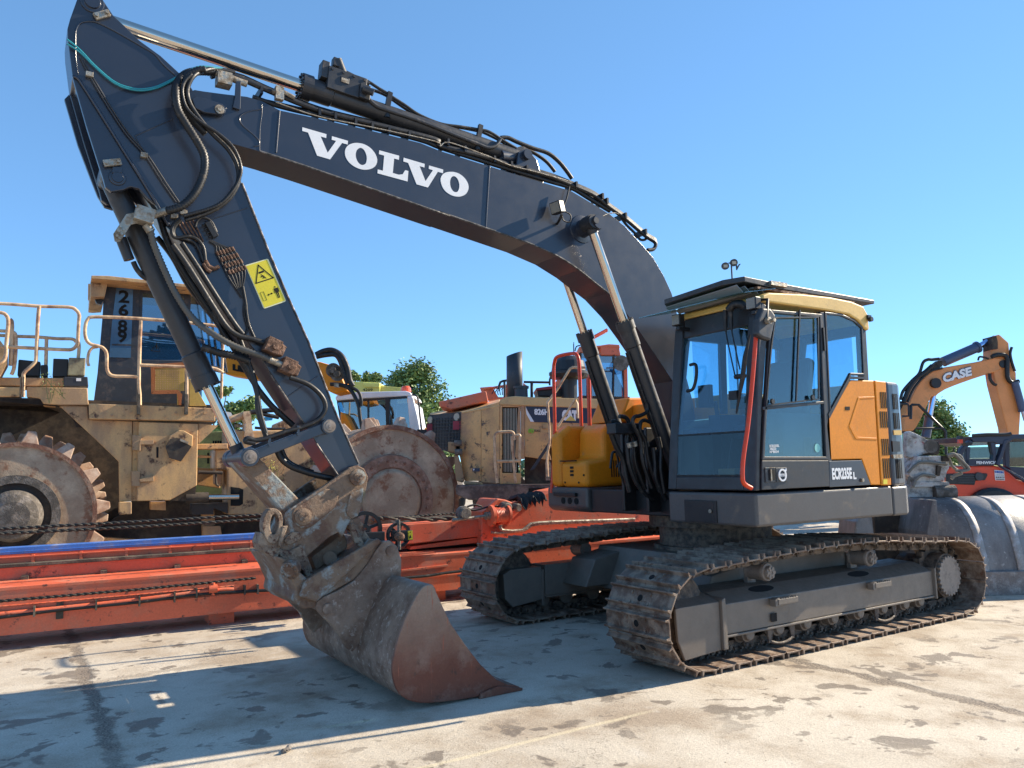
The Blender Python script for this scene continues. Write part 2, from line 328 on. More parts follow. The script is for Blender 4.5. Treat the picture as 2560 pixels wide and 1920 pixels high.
# ---------------------------------------------------------------- concrete yard
def ground_mat():
    m=bpy.data.materials.new('yard_concrete'); m.use_nodes=True; nt=m.node_tree; N=nt.nodes; L=nt.links; b=N['Principled BSDF']
    tc=N.new('ShaderNodeTexCoord'); P=tc.outputs['Object']
    def math_(op,a,c=None,e=None,cl=False):
        n=N.new('ShaderNodeMath'); n.operation=op; n.use_clamp=cl
        for i,x in enumerate((a,c,e)):
            if x is None: continue
            if hasattr(x,'is_linked'): L.new(x,n.inputs[i])
            else: n.inputs[i].default_value=x
        return n.outputs[0]
    def noise(s,det=8,ro=.6,sc=(1,1,1),off=(0,0,0),dist=0):
        mp=N.new('ShaderNodeMapping'); mp.inputs['Scale'].default_value=sc; mp.inputs['Location'].default_value=off; L.new(P,mp.inputs[0])
        n=N.new('ShaderNodeTexNoise'); n.inputs['Scale'].default_value=s; n.inputs['Detail'].default_value=det; n.inputs['Roughness'].default_value=ro; n.inputs['Distortion'].default_value=dist; L.new(mp.outputs[0],n.inputs[0]); return n.outputs[0]
    def ramp(f,a,c):
        r=N.new('ShaderNodeMapRange'); r.interpolation_type='SMOOTHSTEP'; r.inputs[1].default_value=a; r.inputs[2].default_value=c; L.new(f,r.inputs[0]); return r.outputs[0]
    def mix(f,a,c,t='MIX'):
        x=N.new('ShaderNodeMix'); x.data_type='RGBA'; x.blend_type=t
        for k,v in((0,f),(6,a),(7,c)):
            if hasattr(v,'is_linked'): L.new(v,x.inputs[k])
            else: x.inputs[k].default_value=v if k==0 else (*v,1)
        return x.outputs[2]
    sep=N.new('ShaderNodeSeparateXYZ'); L.new(P,sep.inputs[0]); X,Y=sep.outputs[0],sep.outputs[1]
    c=mix(ramp(noise(.35,5),.35,.65),(.53,.465,.375),(.66,.59,.485))
    c=mix(ramp(noise(1.7,9,.65),.42,.72),c,(.40,.32,.235))       # brownish dust drifts
    c=mix(math_('MULTIPLY',ramp(noise(.55,7,.6,(1,1,1),(5,3,0)),.52,.66),.75),c,(.33,.25,.175))
    c=mix(math_('MULTIPLY',ramp(noise(3.5,6,.6,(1,1,1),(9,1,0)),.6,.75),.5),c,(.68,.63,.56))
    # small dark oil / damp spots, a few large stains
    s1=ramp(noise(2.0,5,.6,(1,1,1),(2,7,0),.4),.585,.62)
    s2=ramp(noise(4.2,4,.6,(1,1,1),(12,3,0),.3),.61,.64)
    s3=ramp(noise(.8,8,.66,(1,1,1),(27,4,0),.8),.64,.68)
    dens=ramp(noise(.3,2,.5,(1,1,1),(3,3,0)),.3,.5)
    sp=math_('MULTIPLY',math_('MAXIMUM',math_('MULTIPLY',math_('MAXIMUM',s1,s2),ramp(noise(.45,3,.5,(1,1,1),(7,5,0)),.34,.50)),math_('MULTIPLY',s3,.5)),.72)
    c=mix(sp,c,(.15,.12,.095))
    # expansion joints filled with grit: x = -3.7, .97, 5.6, ... / y = 2.72, -1.9 ...
    wob=math_('MULTIPLY',math_('SUBTRACT',noise(4.5,8,.72),.5),.30)
    def joint(C,off,per,wd,a=1):
        q=math_('PINGPONG',math_('ADD',math_('SUBTRACT',C,off),wob),per/2)
        return math_('MULTIPLY',math_('SUBTRACT',1,ramp(q,wd*.35,wd)),a)
    jx=joint(X,-3.72,4.67,.075,.95); jy=joint(Y,2.70,4.8,.07,.55)
    jm=math_('MAXIMUM',math_('MULTIPLY',jx,ramp(noise(.8,3),.32,.5)),math_('MULTIPLY',jy,ramp(noise(.9,3,.5,(1,1,1),(4,4,0)),.4,.6)))
    grit=ramp(noise(70,3,.6),.35,.65)
    c=mix(jm,c,mix(grit,(.12,.098,.078),(.34,.28,.22)))
    # pale rubbed line along y = -.35
    ln=math_('SUBTRACT',1,ramp(math_('ABSOLUTE',math_('ADD',math_('ADD',Y,.34),math_('MULTIPLY',wob,.12))),.008,.03))
    c=mix(math_('MULTIPLY',math_('MULTIPLY',ln,.6),ramp(X,-.6,-1.1)),c,(.72,.62,.42))
    peb=ramp(noise(38,3,.6),.66,.73)
    c=mix(math_('MULTIPLY',peb,.7),c,(.17,.135,.10))
    c=mix(math_('MULTIPLY',ramp(noise(55,3,.6,(1,1,1),(3,9,0)),.66,.72),.6),c,(.80,.74,.64))
    crk=math_('SUBTRACT',1,ramp(math_('ABSOLUTE',math_('SUBTRACT',noise(.9,9,.6,(1,1,1),(31,2,0),.3),.5)),.0,.0035))
    c=mix(math_('MULTIPLY',math_('MULTIPLY',crk,.5),ramp(noise(.5,2,.5,(1,1,1),(1,8,0)),.5,.6)),c,(.14,.115,.09))
    c=mix(.5,c,mix(ramp(noise(85,5,.8),.3,.7),(.42,.40,.37),(1.12,1.12,1.12)),'MULTIPLY')
    L.new(c,b.inputs['Base Color'])
    rg=N.new('ShaderNodeMapRange'); L.new(sp,rg.inputs[0]); rg.inputs[3].default_value=.88; rg.inputs[4].default_value=.5; L.new(rg.outputs[0],b.inputs['Roughness'])
    b.inputs['Specular IOR Level'].default_value=.35
    bp=N.new('ShaderNodeBump'); bp.inputs['Strength'].default_value=.55; bp.inputs['Distance'].default_value=.012
    L.new(math_('ADD',math_('ADD',noise(22,8,.7),math_('MULTIPLY',peb,.6)),math_('ADD',math_('MULTIPLY',noise(140,3),.4),math_('MULTIPLY',jm,-1.2))),bp.inputs['Height']); L.new(bp.outputs[0],b.inputs['Normal'])
    return m
g=MB().quad((-900,-900,0),(900,-900,0),(900,900,0),(-900,900,0)).ob('ground',ground_mat()); tag(g,'pale stained concrete yard under the machines','ground',kind='structure')
# ================================================================ the large excavator
EXC=thing('tracked_excavator','large dark grey and ochre foreground excavator, its rusty bucket resting on the concrete','excavator',Matrix.Identity(4))
# ---- tracks
def resample(pts,n):
    L=[0]; m=len(pts)
    for i in range(m): L.append(L[-1]+(Vector(pts[(i+1)%m])-Vector(pts[i])).length)
    out=[]; j=0
    for k in range(n):
        s=L[-1]*k/n
        while L[j+1]<s: j+=1
        out.append(Vector(pts[j]).lerp(Vector(pts[(j+1)%m]),(s-L[j])/(L[j+1]-L[j])))
    return out,L[-1]
TP=[(.10,.036),(.38,.036),(1.3,.036),(2.3,.036),(3.3,.036),(3.72,.045),(3.90,.10),(3.985,.19),(4.035,.385),(3.98,.58),(3.86,.68),(3.654,.735),(3.278,.757),(2.912,.781),(2.532,.812),(2.155,.83),(1.774,.834),(1.4,.829),(1.013,.812),(.70,.80),(.40,.782),(.204,.772),(.066,.762),(-.10,.70),(-.165,.65),(-.245,.545),(-.285,.46),(-.287,.36),(-.262,.265),(-.20,.155),(-.05,.06)]
tp=cr([(x,0,z) for x,z in TP],6,True)
NS=round(resample(tp,10)[1]/.19)
def shoe_mesh():
    b=MB(); w=.7; h=.0945
    # double grouser profile in (x,z), z outward
    pr=[(-.094,-.008),(-.082,-.004),(-.078,.034),(-.067,.034),(-.060,.003),(.044,.003),(.052,.034),(.063,.034),(.069,-.002),(.090,-.010),(.096,-.024),(.088,-.026),(.080,-.018),(.066,-.010),(-.094,-.012)]
    b.prism(pr,0,w)
    b.m=1
    b.cyl((-.004,.35,.001),(-.004,.35,.0055),.026,12)  # dark disc painted in place of a shaded hole in the plate
    b.m=0
    for x in(-.040,.034):
        for y in(.25,.45): b.cyl((x,y,.004),(x,y,.012),.013,6)
    return b
def link_mesh():
    b=MB()
    for y in (.265,.40):
        pr=[(-.10,-.02),(-.10,-.085),(-.07,-.105),(.07,-.105),(.10,-.085),(.10,-.02),(.06,-.012),(-.06,-.012)]
        b.prism(pr,y,y+.035)
    for x in(-.095,): 
        b.cyl((x,.235,-.062),(x,.465,-.062),.028,10)
        b.cyl((x,.225,-.062),(x,.235,-.062),.018,6)
    for x in(-.04,.04): b.cyl((x,.25,-.03),(x,.25,-.0),.012,6); b.cyl((x,.228,-.045),(x,.262,-.045),.011,6)
    return b
def track(y0):
    pts,L=resample(tp,NS); base=None; lk=MB()
    T=[]
    for i,p in enumerate(pts):
        d=(pts[(i+1)%NS]-pts[i-1]).normalized() 
        n=Vector((d.z,0,-d.x))  # outward for this winding
        T.append(Matrix(((d.x,0,n.x,p.x),(0,1,0,y0),(d.z,0,n.z,p.z),(0,0,0,1))))
    lm=link_mesh()
    for m in T: lk.add([m@Vector(v) for v in lm.v],lm.f,False)
    tr=lk.ob('crawler_track',M['link'],EXC)
    for m in T:
        if base is None: base=shoe_mesh().ob('track_shoe',[M['track'],M['cav']],tr,.0025,1); base.matrix_local=m
        else:
            o=base.copy(); COL.objects.link(o); o.parent=tr; o.matrix_local=m
    return tr
track(0); track(2.39)
# ---- track frames
def roller(x,z,r,y,par,mat2=True):
    o=MB(); o.lathe((x,y,z),(0,1,0),[(0,.035),(.004,.048),(.03,.052),(.034,.066),(.075,.068),(.078,r*.86),(.10,r*.86),(.102,r),(.125,r),(.13,r*.8),(.30,r*.8),(.31,r),(.335,r),(.34,.05)],22)
    return o.ob('track_roller',M['under'],par,0)
def frame(y0,far=False):
    b=MB(); F=y0
    fx0,fx1=.40,3.30; ya,yb=F+.13,F+.56
    # main beam: outer face vertical, roof sloping up towards the centre of the machine
    ztop=.462; zb=.232
    sec=[(ya,zb),(ya,ztop),(F+.30,.535),(yb,.545),(yb,zb)]
    n=len(sec); vs=[(fx0,y,z) for y,z in sec]+[(fx1,y,z) for y,z in sec]
    b.add(vs,[tuple(range(n)),tuple(range(2*n-1,n-1,-1))]+[(i,i+n,(i+1)%n+n,(i+1)%n) for i in range(n)])
    b.box((fx0,ya-.012,zb-.022),(fx1,ya+.05,zb-.002)); b.box((fx0,yb-.06,zb-.022),(fx1,yb,zb-.002))
    b.box((fx1,ya-.03,.200),(fx1+.022,yb,.49)); b.prism([(fx0-.045,.14),(fx0-.045,.50),(fx0-.012,.50),(fx0-.012,.14)],ya-.035,yb)
    # front guard round the idler fork
    b.prism([(-.10,.385),(-.105,.487),(-.06,.492),(fx0-.046,.492),(fx0-.046,.13),(-.03,.105),(-.09,.25)],ya-.008,ya+.02)
    b.prism([(-.09,.25),(-.105,.487),(-.02,.53),(fx0-.046,.53),(fx0-.046,.20),(.0,.16)],ya+.30,yb)
    b.add([(-.105,ya-.008,.488),(fx0-.05,ya-.008,.492),(fx0-.05,F+.31,.545),(.02,F+.31,.545)],[(0,1,2,3)])
    b.prism([(.36,.13),(.36,.505),(.40,.52),(.41,.13)],ya-.03,F+.33)
    # upper pedestal under the carrier rollers
    o=b.ob('track_frame',M['under'],EXC,.006)
    h=MB()
    for x in(.98,2.30): h.add([(x+.15*math.cos(a*math.pi/7),F+.245+.045*math.sin(a*math.pi/7),.5135+.045*math.sin(a*math.pi/7)*.40) for a in range(14)],[tuple(range(14))])
    h.box((.93,ya-.0135,.268),(1.0,ya-.011,.335)); h.ob('recess',M['cav'],o)
    for x in(.42,.72,1.08,1.43,1.80,2.17,2.53,2.88,3.13): roller(x,.195,.082,F+.15,o)
    for x in(1.05,2.47):
        k=MB(); k.lathe((x,F+.19,.64),(0,1,0),[(0,.03),(.004,.052),(.03,.056),(.035,.072),(.055,.078),(.06,.07),(.2,.07),(.22,.078)],22)
        for a in range(6): t=a*math.pi/3; k.box((-.05,-.004,-.010),(-.014,.0,.010),Matrix.Translation((x,F+.189,.64))@Matrix.Rotation(t,4,'Y'))
        k.box((x-.05,F+.40,.5),(x+.05,F+.44,.66)); k.ob('carrier_roller',[M['cover']],o)
    for x in(1.05,2.36):
        k=MB()
        k.prism([(x-.13,.395),(x-.13,.45),(x-.10,.462),(x-.075,.462),(x-.075,.395)],ya-.075,ya-.014)
        k.bar((x-.10,ya-.075,.43),(x+.14,ya-.075,.43),.012,.045); k.bar((x+.14,ya-.075,.43),(x+.14,ya-.012,.43),.012,.045)
        for i in range(7): k.prism([(x-.07+i*.03,.45),(x-.058+i*.03,.463),(x-.046+i*.03,.45)],ya-.080,ya-.066)
        k.box((x-.08,ya-.07,.425),(x+.14,ya-.013,.431)); k.ob('step',M['under'],o,.003)
    for x in(1.08+.0,2.17+.36):
        k=MB()
        for s in(-1,1):
            k.prism([(x+s*.10,.212),(x+s*.17,.212),(x+s*.155,.10),(x+s*.125,.10)],F+.145,F+.158)
        pa=[(x-.13,F+.15,.11),(x-.07,F+.145,.09),(x,F+.143,.083),(x+.07,F+.145,.09),(x+.13,F+.15,.11)]
        k.tube(cr(pa,4),.012,6); k.ob('chain_guard',M['link'],o)
    # idler and drive sprocket
    k=MB(); k.lathe((.07,F+.23,.42),(0,1,0),[(0,.05),(.01,.12),(.03,.24),(.05,.27),(.07,.27),(.075,.30),(.16,.30),(.165,.27),(.19,.27),(.24,.1)],32); k.ob('idler_wheel',M['link'],o)
    k=MB(); sx,sz=3.63,.385
    pr=[]
    for i in range(42):
        a=2*math.pi*i/42; r=.30 if i%2 else .265; pr.append((sx+r*math.cos(a),sz+r*math.sin(a)))
    k.prism(pr,F+.30,F+.36); k.cyl((sx,F+.17,sz),(sx,F+.30,sz),.215,32); k.cyl((sx,F+.36,sz),(sx,F+.62,sz),.19,28)
    s=k.ob('drive_sprocket',M['link'],o)
    k=MB(); pr=[]
    for i in range(96):
        a=2*math.pi*i/96; r=.198 if i%4 in(0,1) else .180; pr.append((sx+r*math.cos(a),sz+r*math.sin(a)))
    k.prism(pr,F+.135,F+.168); k.ob('hub_cover',M['cover'],s,.003)
    return o
frame(0)
def mirror_y(o,c):
    for x in [o]+list(o.children_recursive):
        me=x.data.copy(); x.data=me
        for v in me.vertices: v.co.y=2*c-v.co.y
        me.flip_normals()
f2=frame(2.39); mirror_y(f2,2.39+.35)
# carbody and slew ring
cy=1.545
b=MB()
b.prism([(.9,.30),(1.1,.70),(2.6,.70),(2.8,.30)],.58,2.51)
b.prism([(.62,.34),(.75,.60),(1.1,.66),(1.1,.34)],.56,.95); b.prism([(2.6,.34),(2.6,.66),(2.95,.60),(3.1,.34)],.56,.95)
b.prism([(.62,.34),(.75,.60),(1.1,.66),(1.1,.34)],2.14,2.53); b.prism([(2.6,.34),(2.6,.66),(2.95,.60),(3.1,.34)],2.14,2.53)
b.ob('carbody',M['under'],EXC,.01)
b=MB(); b.lathe((1.85,cy,.69),(0,0,1),[(0,.62),(.05,.62),(.05,.56),(.24,.56),(.24,.66),(.37,.66)],48); b.ob('slew_ring',M['link'],EXC)
# ---- upper structure
ya=-.1
def px(pts,y): return [(p.x,p.z) for p in W3(pts,y)]
b=MB(); b.slab([(.95,.9),(.95,2.42),(3.3,2.42),(3.3,.9)],1.06,1.30); b.box((.8,1.36,1.1),(1.2,1.40,1.9)); b.box((.8,1.71,1.1),(1.2,1.75,1.9)); b.box((1.9,.9,1.3),(3.2,2.5,2.15))
b.ob('upper_frame',M['black'],EXC,.01)
b=MB(); b.slab([(.571,-.1),(2.37,-.1),(2.37,.86),(.571,.86)],1.05,1.312); b.ob('side_skirt',M['skirt'],EXC,.022,3)
b=MB(); b.box((.562,.30,1.065),(.571,.66,1.245)); b.box((.560,.33,1.072),(.563,.63,1.24)); b.cyl((.560,.36,1.16),(.552,.36,1.16),.014,10); sd_=b.ob('tool_box_door',M['black'],EXC,.003)
b=MB(); b.cyl((.556,.36,1.16),(.548,.36,1.16),.016,10); b.ob('latch',M['zinc'],sd_)
cxs,RR=1.85,1.80
def arc(a0,a1,n,r=RR): return [(cxs+r*math.cos(R(a0+(a1-a0)*i/n)),cy+r*math.sin(R(a0+(a1-a0)*i/n))) for i in range(n+1)]
A0=-66
fp=[(2.377,-.1),(2.52,-.099)]+arc(A0,-A0,26)+[(2.52,3.185),(2.377,3.185)]
b=MB(); b.slab(fp,1.045,1.302); b.ob('counterweight_base',M['skirt'],EXC,.02,3)
fp2=[(2.405,-.095),(2.50,-.094)]+arc(A0+1,-A0-1,26,RR-.01)+[(2.50,3.17),(2.405,3.17)]
b=MB(); b.slab(fp2,1.304,2.255); cwt=b.ob('counterweight',M['grey'],EXC,.03,3)
b=MB(); b.slab([(2.0,-.05),(2.39,-.05),(2.39,3.1),(1.6,3.1),(1.6,.92),(2.0,.92)],1.35,2.22); b.ob('engine_hood',M['yel'],EXC,.03)
def slots(par,g,y,n,name='vent_grille'):
    for (x0,x1,z0,z1_) in g:
        k=MB(); w=(x1-x0)/(n*2-1)
        for i in range(n): k.box((x0+2*i*w,y-.002,z0),(x0+(2*i+1)*w,y+.001,z1_))
        k.ob(name,M['cav'],par)
# yellow side panels with louvres
pp=px(z7((1110,915),(1105,960),(1125,1160),(1315,1155),(1370,1309),(1425,1309),(1385,690),(1255,687),(1240,697)),ya)
b=MB(); b.prism(pp,ya,ya+.03); sp_=b.ob('engine_side_panel',M['yel'],EXC,.008)
rc=px(z7((1290,790),(1237,960),(1277,1035),(1392,1040)),ya)
b=MB(); 
hx=px(z7((1292,788),(1237,960),(1277,1037),(1405,1042),(1400,1030),(1290,1024),(1253,958),(1300,800),(1388,795),(1388,784)),ya)
b.prism(hx,ya-.004,ya+.002); b.ob('pressed_crease',M['yel'],sp_,.003)
b=MB(); q=px(z7((1215,845),(1242,845),(1242,866),(1215,866)),ya); b.prism(q,ya-.003,ya+.001); b.ob('lock',M['cav'],sp_)
lp=px(z7((1390,690),(1455,697),(1488,1311),(1430,1311)),ya)
b=MB(); b.prism(lp,ya-.004,ya+.03); lv=b.ob('louvre_panel',M['yel'],EXC,.008)
def zs(a,c,d,e): 
    p=at(1,ya,*z7((a,d))[0]); q=at(1,ya,*z7((c,e))[0]); return (p.x,q.x,q.z,p.z)
slots(lv,[zs(1419,1460,758,855),zs(1417,1466,873,970),zs(1427,1475,1036,1133),zs(1434,1483,1152,1268)],ya-.005,4)
b=MB(); q=px(z7((1438,1276),(1462,1276),(1462,1304),(1438,1304)),ya); b.prism(q,ya-.007,ya-.003); b.ob('warning_sticker',M['sticker'],lv)
slots(cwt,[zs(1497,1532,768,862),zs(1503,1543,882,977),zs(1517,1558,1157,1270)],ya+.003,4,'vent_grille')
b=MB(); q=px(z7((1492,1048),(1536,1052),(1540,1112),(1497,1112)),ya); b.prism(q,ya-.006,ya+.01); h_=b.ob('recessed_latch',M['black'],cwt)
b=MB(); q=px(z7((1493,1130),(1550,1128),(1552,1150),(1497,1152)),ya); b.prism(q,ya-.012,ya+.01); b.ob('grab_edge',M['zinc'],cwt)
b=MB(); q=px(z7((1503,985),(1548,985),(1550,1013),(1506,1013)),ya); b.prism(q,ya-.002,ya+.01); b.ob('pale_label',M['yeld'],cwt)
# model plate
q=px(z7((1120,1167),(1312,1162),(1367,1309),(1122,1323)),ya); b=MB(); b.prism(q,ya-.003,ya+.03); mp=b.ob('model_panel',M['grey'],EXC,.004)
text('model_lettering','ECR235E',mp,M['white'],(1.520,ya-.0045,1.389),(1,0,.0),(0,0,1),.270,.098,bold=.045)
text('model_lettering','L',mp,M['white'],(1.808,ya-.0045,1.386),(1,0,0),(0,0,1),.042,.062,bold=.045)
b=MB(); b.cyl((1.925,ya-.02,1.375),(1.925,ya,1.375),.016,12); b.ob('lock',M['zinc'],mp)
# ---- cab
cab=MB()
AP=[(.571,1.33),(.625,1.33),(.645,1.56),(.70,1.97),(.80,2.5),(.86,2.80),(.765,2.83),(.735,2.72),(.69,2.4),(.645,2.0),(.61,1.7)]
cab.prism(AP,ya,ya+.12); cab.prism(AP,.76,.86)
def xf(z): # windscreen line
    return .571+.028*(z-1.33)/.37 if z<1.7 else .599+(z-1.7)*.150
def slabx(z0,z1_,y0,y1,d=.05,b=cab,o=.0): 
    b.add([(xf(z0)+o,y0,z0),(xf(z0)+o+d,y0,z0),(xf(z0)+o+d,y1,z0),(xf(z0)+o,y1,z0),(xf(z1_)+o,y0,z1_),(xf(z1_)+o+d,y0,z1_),(xf(z1_)+o+d,y1,z1_),(xf(z1_)+o,y1,z1_)],[(0,3,2,1),(4,5,6,7),(0,1,5,4),(1,2,6,5),(2,3,7,6),(3,0,4,7)])
slabx(1.33,1.44,ya+.119,.761); slabx(2.66,2.83,ya+.119,.761,.08)
# rear, far side and sill
cab.prism([(1.475,1.33),(1.535,1.33),(1.57,2.82),(1.515,2.82)],ya,ya+.06)
cab.prism([(2.05,1.4),(2.14,1.4),(2.17,2.80),(2.09,2.80)],ya+.01,ya+.07); cab.prism([(2.05,1.4),(2.14,1.4),(2.17,2.80),(2.09,2.80)],.80,.86)
cab.prism([(.62,1.33),(2.1,1.33),(2.1,2.05),(.69,1.92)],.82,.86); cab.prism([(1.25,2.0),(1.33,2.0),(1.36,2.82),(1.28,2.82)],.815,.855)
cab.prism([(.78,2.66),(2.15,2.66),(2.15,2.82),(.80,2.82)],.81,.859)
cab.box((2.06,-.03,1.4),(2.10,.80,2.10)); cab.box((2.08,-.03,2.66),(2.15,.80,2.80)); cab.box((.60,-.06,1.33),(2.06,.84,1.37))
cabo=cab.ob('cab',M['greyd'],EXC,.01)
# roof
rf=[(.765,2.835),(.775,2.885),(.85,2.915),(1.25,2.945),(1.65,2.958),(1.95,2.948),(2.12,2.92),(2.18,2.85),(2.19,2.715),(2.165,2.70),(2.12,2.72),(2.04,2.780),(1.90,2.825),(1.60,2.835)]
b=MB(); b.prism(rf,ya-.01,.87); ro=b.ob('cab_roof',M['yeld'],EXC,.03,3)
b=MB(); b.box((2.15,ya-.03,2.80),(2.20,ya-.0,2.84)); b.cyl((2.175,ya-.05,2.80),(2.175,ya-.02,2.80),.022,10); b.ob('work_lamp',M['black'],ro)
# door
b=MB(); 
b.prism([(.632,1.335),(1.470,1.335),(1.475,1.552),(.652,1.562)],ya-.012,ya+.02)
def fr(q,w,y0,y1,B):
    n=len(q); c=(sum(p[0] for p in q)/n,sum(p[1] for p in q)/n); inn=[]
    for i in range(n):
        a,p,d=Vector(q[i-1]),Vector(q[i]),Vector(q[(i+1)%n]); e1=(p-a).normalized(); e2=(d-p).normalized(); n1=Vector((-e1.y,e1.x)); n2=Vector((-e2.y,e2.x))
        m=(n1+n2).normalized(); k=w/max(.4,m.dot(n1))
        if (Vector(c)-p).dot(m)<0: m=-m
        inn.append(tuple(p+m*k))
    B.ring(q,inn,y0,y1); return inn
dq=[(.655,1.565),(1.475,1.555),(1.515,2.795),(.872,2.775),(.80,2.42),(.72,1.97)]
inn=fr(dq,.028,ya-.012,ya+.02,b)
b.prism(px(z7((722,845),(1082,812),(1084,830),(722,866)),ya),ya-.012,ya+.02)
door=b.ob('cab_door',M['greyd'],EXC,.005)
b=MB(); b.prism(inn,ya+.006,ya+.010); b.ob('door_glass',M['glass'],door)
b=MB(); q=px(z7((735,845),(1052,805),(1048,312),(790,316),(765,500)),ya); fr(q,.012,ya-.02,ya-.010,b); x0=at(1,ya,*z7((945,400))[0]); x1=at(1,ya,*z7((915,820))[0]); b.bar((x0.x,ya-.014,x0.z+.18),(x1.x,ya-.014,x1.z),.012,.014,(0,1,0))
b.ob('sliding_window_frame',M['black'],door)
b=MB()
for u,v in((772,816),(1010,792)):
    p=at(1,ya,*z7((u,v))[0]); b.cyl((p.x,ya-.03,p.z),(p.x,ya-.012,p.z),.022,6)
p=at(1,ya,*z7((1075,440))[0]); b.box((p.x,ya-.025,p.z-.11),(p.x+.018,ya-.01,p.z+.09)); b.ob('window_latch',M['black'],door)
# door handle and emblem
b=MB(); b.box((.672,ya-.020,1.392),(.792,ya-.011,1.503)); dh=b.ob('door_handle',M['greyd'],door,.003)
b=MB(); b.box((.705,ya-.022,1.408),(.783,ya-.019,1.490)); b.ob('handle_recess',M['cav'],dh)
b=MB(); b.box((.726,ya-.030,1.402),(.737,ya-.020,1.495)); b.box((.672,ya-.024,1.502),(.792,ya-.018,1.507)); b.ob('handle_grip',M['zinc'],dh)
b=MB(); b.box((.800,ya-.019,1.392),(.930,ya-.011,1.503)); em=b.ob('emblem_plate',M['greyd'],door,.003)
b=MB(); c0=(.868,1.444); b.ring(circ(*c0,.0475,28,.050),circ(*c0,.034,28,.037),ya-.027,ya-.019)
b.box((.833,ya-.0275,1.434),(.903,ya-.019,1.454)); b.prism([(.893,1.476),(.918,1.498),(.918,1.478),(.911,1.472),(.903,1.466)],ya-.026,ya-.019); em2=b.ob('emblem',M['white'],em)
text('emblem_lettering','VOLVO',em,M['cav'],(.838,ya-.0285,1.440),(1,0,0),(0,0,1),.060,.009,.001)
# marker writing, round sticker and small stickers on the glass
t1=at(1,ya,*z7((772,1083))[0]); t3=at(1,ya,*z7((772,1121))[0])
for s,(u,v),wd in(('ECR235EL',(771,1086),.115),('346233',(772,1103),.075),('Nº8054',(772,1121),.105)):
    p=at(1,ya,*z7((u,v))[0]); text('marker_writing',s,door,M['white'],(p.x,ya+.0045,p.z),(1,0,.02),(0,0,1),wd,.020,.001,bold=.02)
p=at(1,ya,*z7((1053,1090))[0]); b=MB(); b.cyl((p.x,ya+.005,p.z),(p.x,ya+.003,p.z),.036,24); b.ob('round_sticker',mk('pale_teal_sticker',(.22,.55,.52),.5),door)
# side window behind the door
b=MB(); q=[(1.545,1.93),(1.88,2.285),(2.08,2.29),(2.10,2.73),(1.98,2.79),(1.80,2.825),(1.57,2.82)]; inn=fr(q,.022,ya-.004,ya+.02,b); sw=b.ob('side_window',M['black'],EXC,.004)
b=MB(); b.prism(inn,ya+.004,ya+.008); b.ob('pane',M['glass'],sw)
b=MB(); b.prism(px(z7((1120,915),(1245,680),(1330,682),(1330,668),(1238,665),(1113,890)),ya),ya-.006,ya+.02); b.ob('window_seal',M['black'],sw)
# windscreen
b=MB(); slabx(1.80,2.66,ya+.12,.76,.006,b,.012); b.ob('windscreen',M['glass'],cabo)
b=MB(); slabx(1.44,1.79,ya+.12,.76,.006,b,.012); b.ob('lower_windscreen',M['glassd'],cabo)
b=MB(); slabx(1.788,1.802,ya+.12,.76,.012,b,.006); slabx(1.44,1.455,ya+.12,.76,.012,b,.004); b.ob('screen_rail',M['rub'],cabo)
b=MB(); b.box((.9,.80,2.05),(1.24,.812,2.66)); b.box((1.36,.80,2.05),(2.05,.812,2.66)); b.box((2.07,0,2.12),(2.078,.8,2.66)); b.ob('rear_and_side_glass',M['glass'],cabo)
# wipers and grab handle
b=MB()
P=lambda u,v,x: at(0,x,*zc((u,v))[0])
for (a,m_,c) in(((850,470),(860,790),(980,1370)),((920,480),(940,770),(1050,1290))):
    b.tube(cr([P(*a,.66),P(*m_,.66),P(*c,.60)],4),[.02]*4+[.006]*5,6)
b.tube([P(985,1395,.59),P(1120,1380,.59)],.02,6); b.tube([P(1185,810,.61),P(1120,1120,.59),P(1085,1420,.58),P(1040,1659,.575),P(1000,1900,.57)],[.008,.02,.022,.014,.008],6)
b.box((.55,.02,2.05),(.60,.10,2.12)); b.ob('wiper',M['rub'],cabo)
b=MB(); b.tube(cr([P(900,470,.66),P(960,400,.66),P(1060,390,.68),P(1110,430,.70)],5),.035,8); b.ob('wiper_motor_cover',M['rub'],cabo)
b=MB(); b.tube(cr([P(360,1230,.66),P(440,1230,.66),P(445,1400,.65),P(400,1560,.645),P(320,1590,.645)],5),.014,8); b.ob('inside_grab_handle',M['rub'],cabo)
# handrail, mirror, lamps
hose('door_handrail',z7((686,436),(665,700),(640,950),(612,1150),(607,1260),(618,1302),(660,1328)),ya-.06,.017,M['ora'],EXC,6,10)
q=px(zc((1325,440),(1440,450),(1512,560),(1480,720),(1440,905),(1330,870),(1250,820),(1258,600)),ya-.10)
b=MB(); b.prism(q,ya-.13,ya-.07); mi=b.ob('mirror',M['greyd'],EXC,.02,3)
b=MB(); p=at(1,ya-.13,*zc((1420,620))[0]); b.cyl(p,p+Vector((0,-.03,0)),.028,14); b.cyl(p+Vector((.02,0,0)),p+Vector((.02,-.06,0)),.016,12); b.ob('pivot_knob',M['zinc'],mi)
b=MB(); b.tube([p,p+Vector((.05,.02,.18)),p+Vector((.10,.12,.20))],.012,8); b.ob('mirror_arm',M['black'],mi)
def lamp(p,par,d=(-1,0,0),s=.045,name='work_lamp'):
    b=MB(); p=Vector(p); b.box((-.02,-s,-s),(.045,s,s),Matrix.Translation(p)); b.box((.0,-.02,-s-.04),(.02,.02,-s),Matrix.Translation(p)); l=b.ob(name,M['black'],par,.008)
    b=MB(); b.box((-.023,-s+.008,-s+.008),(-.018,s-.008,s-.008),Matrix.Translation(p)); b.ob('lens',M['lens'],l); return l
lamp((.63,.715,2.81),EXC,s=.05); lamp((.63,-.12,2.80),EXC,s=.05)
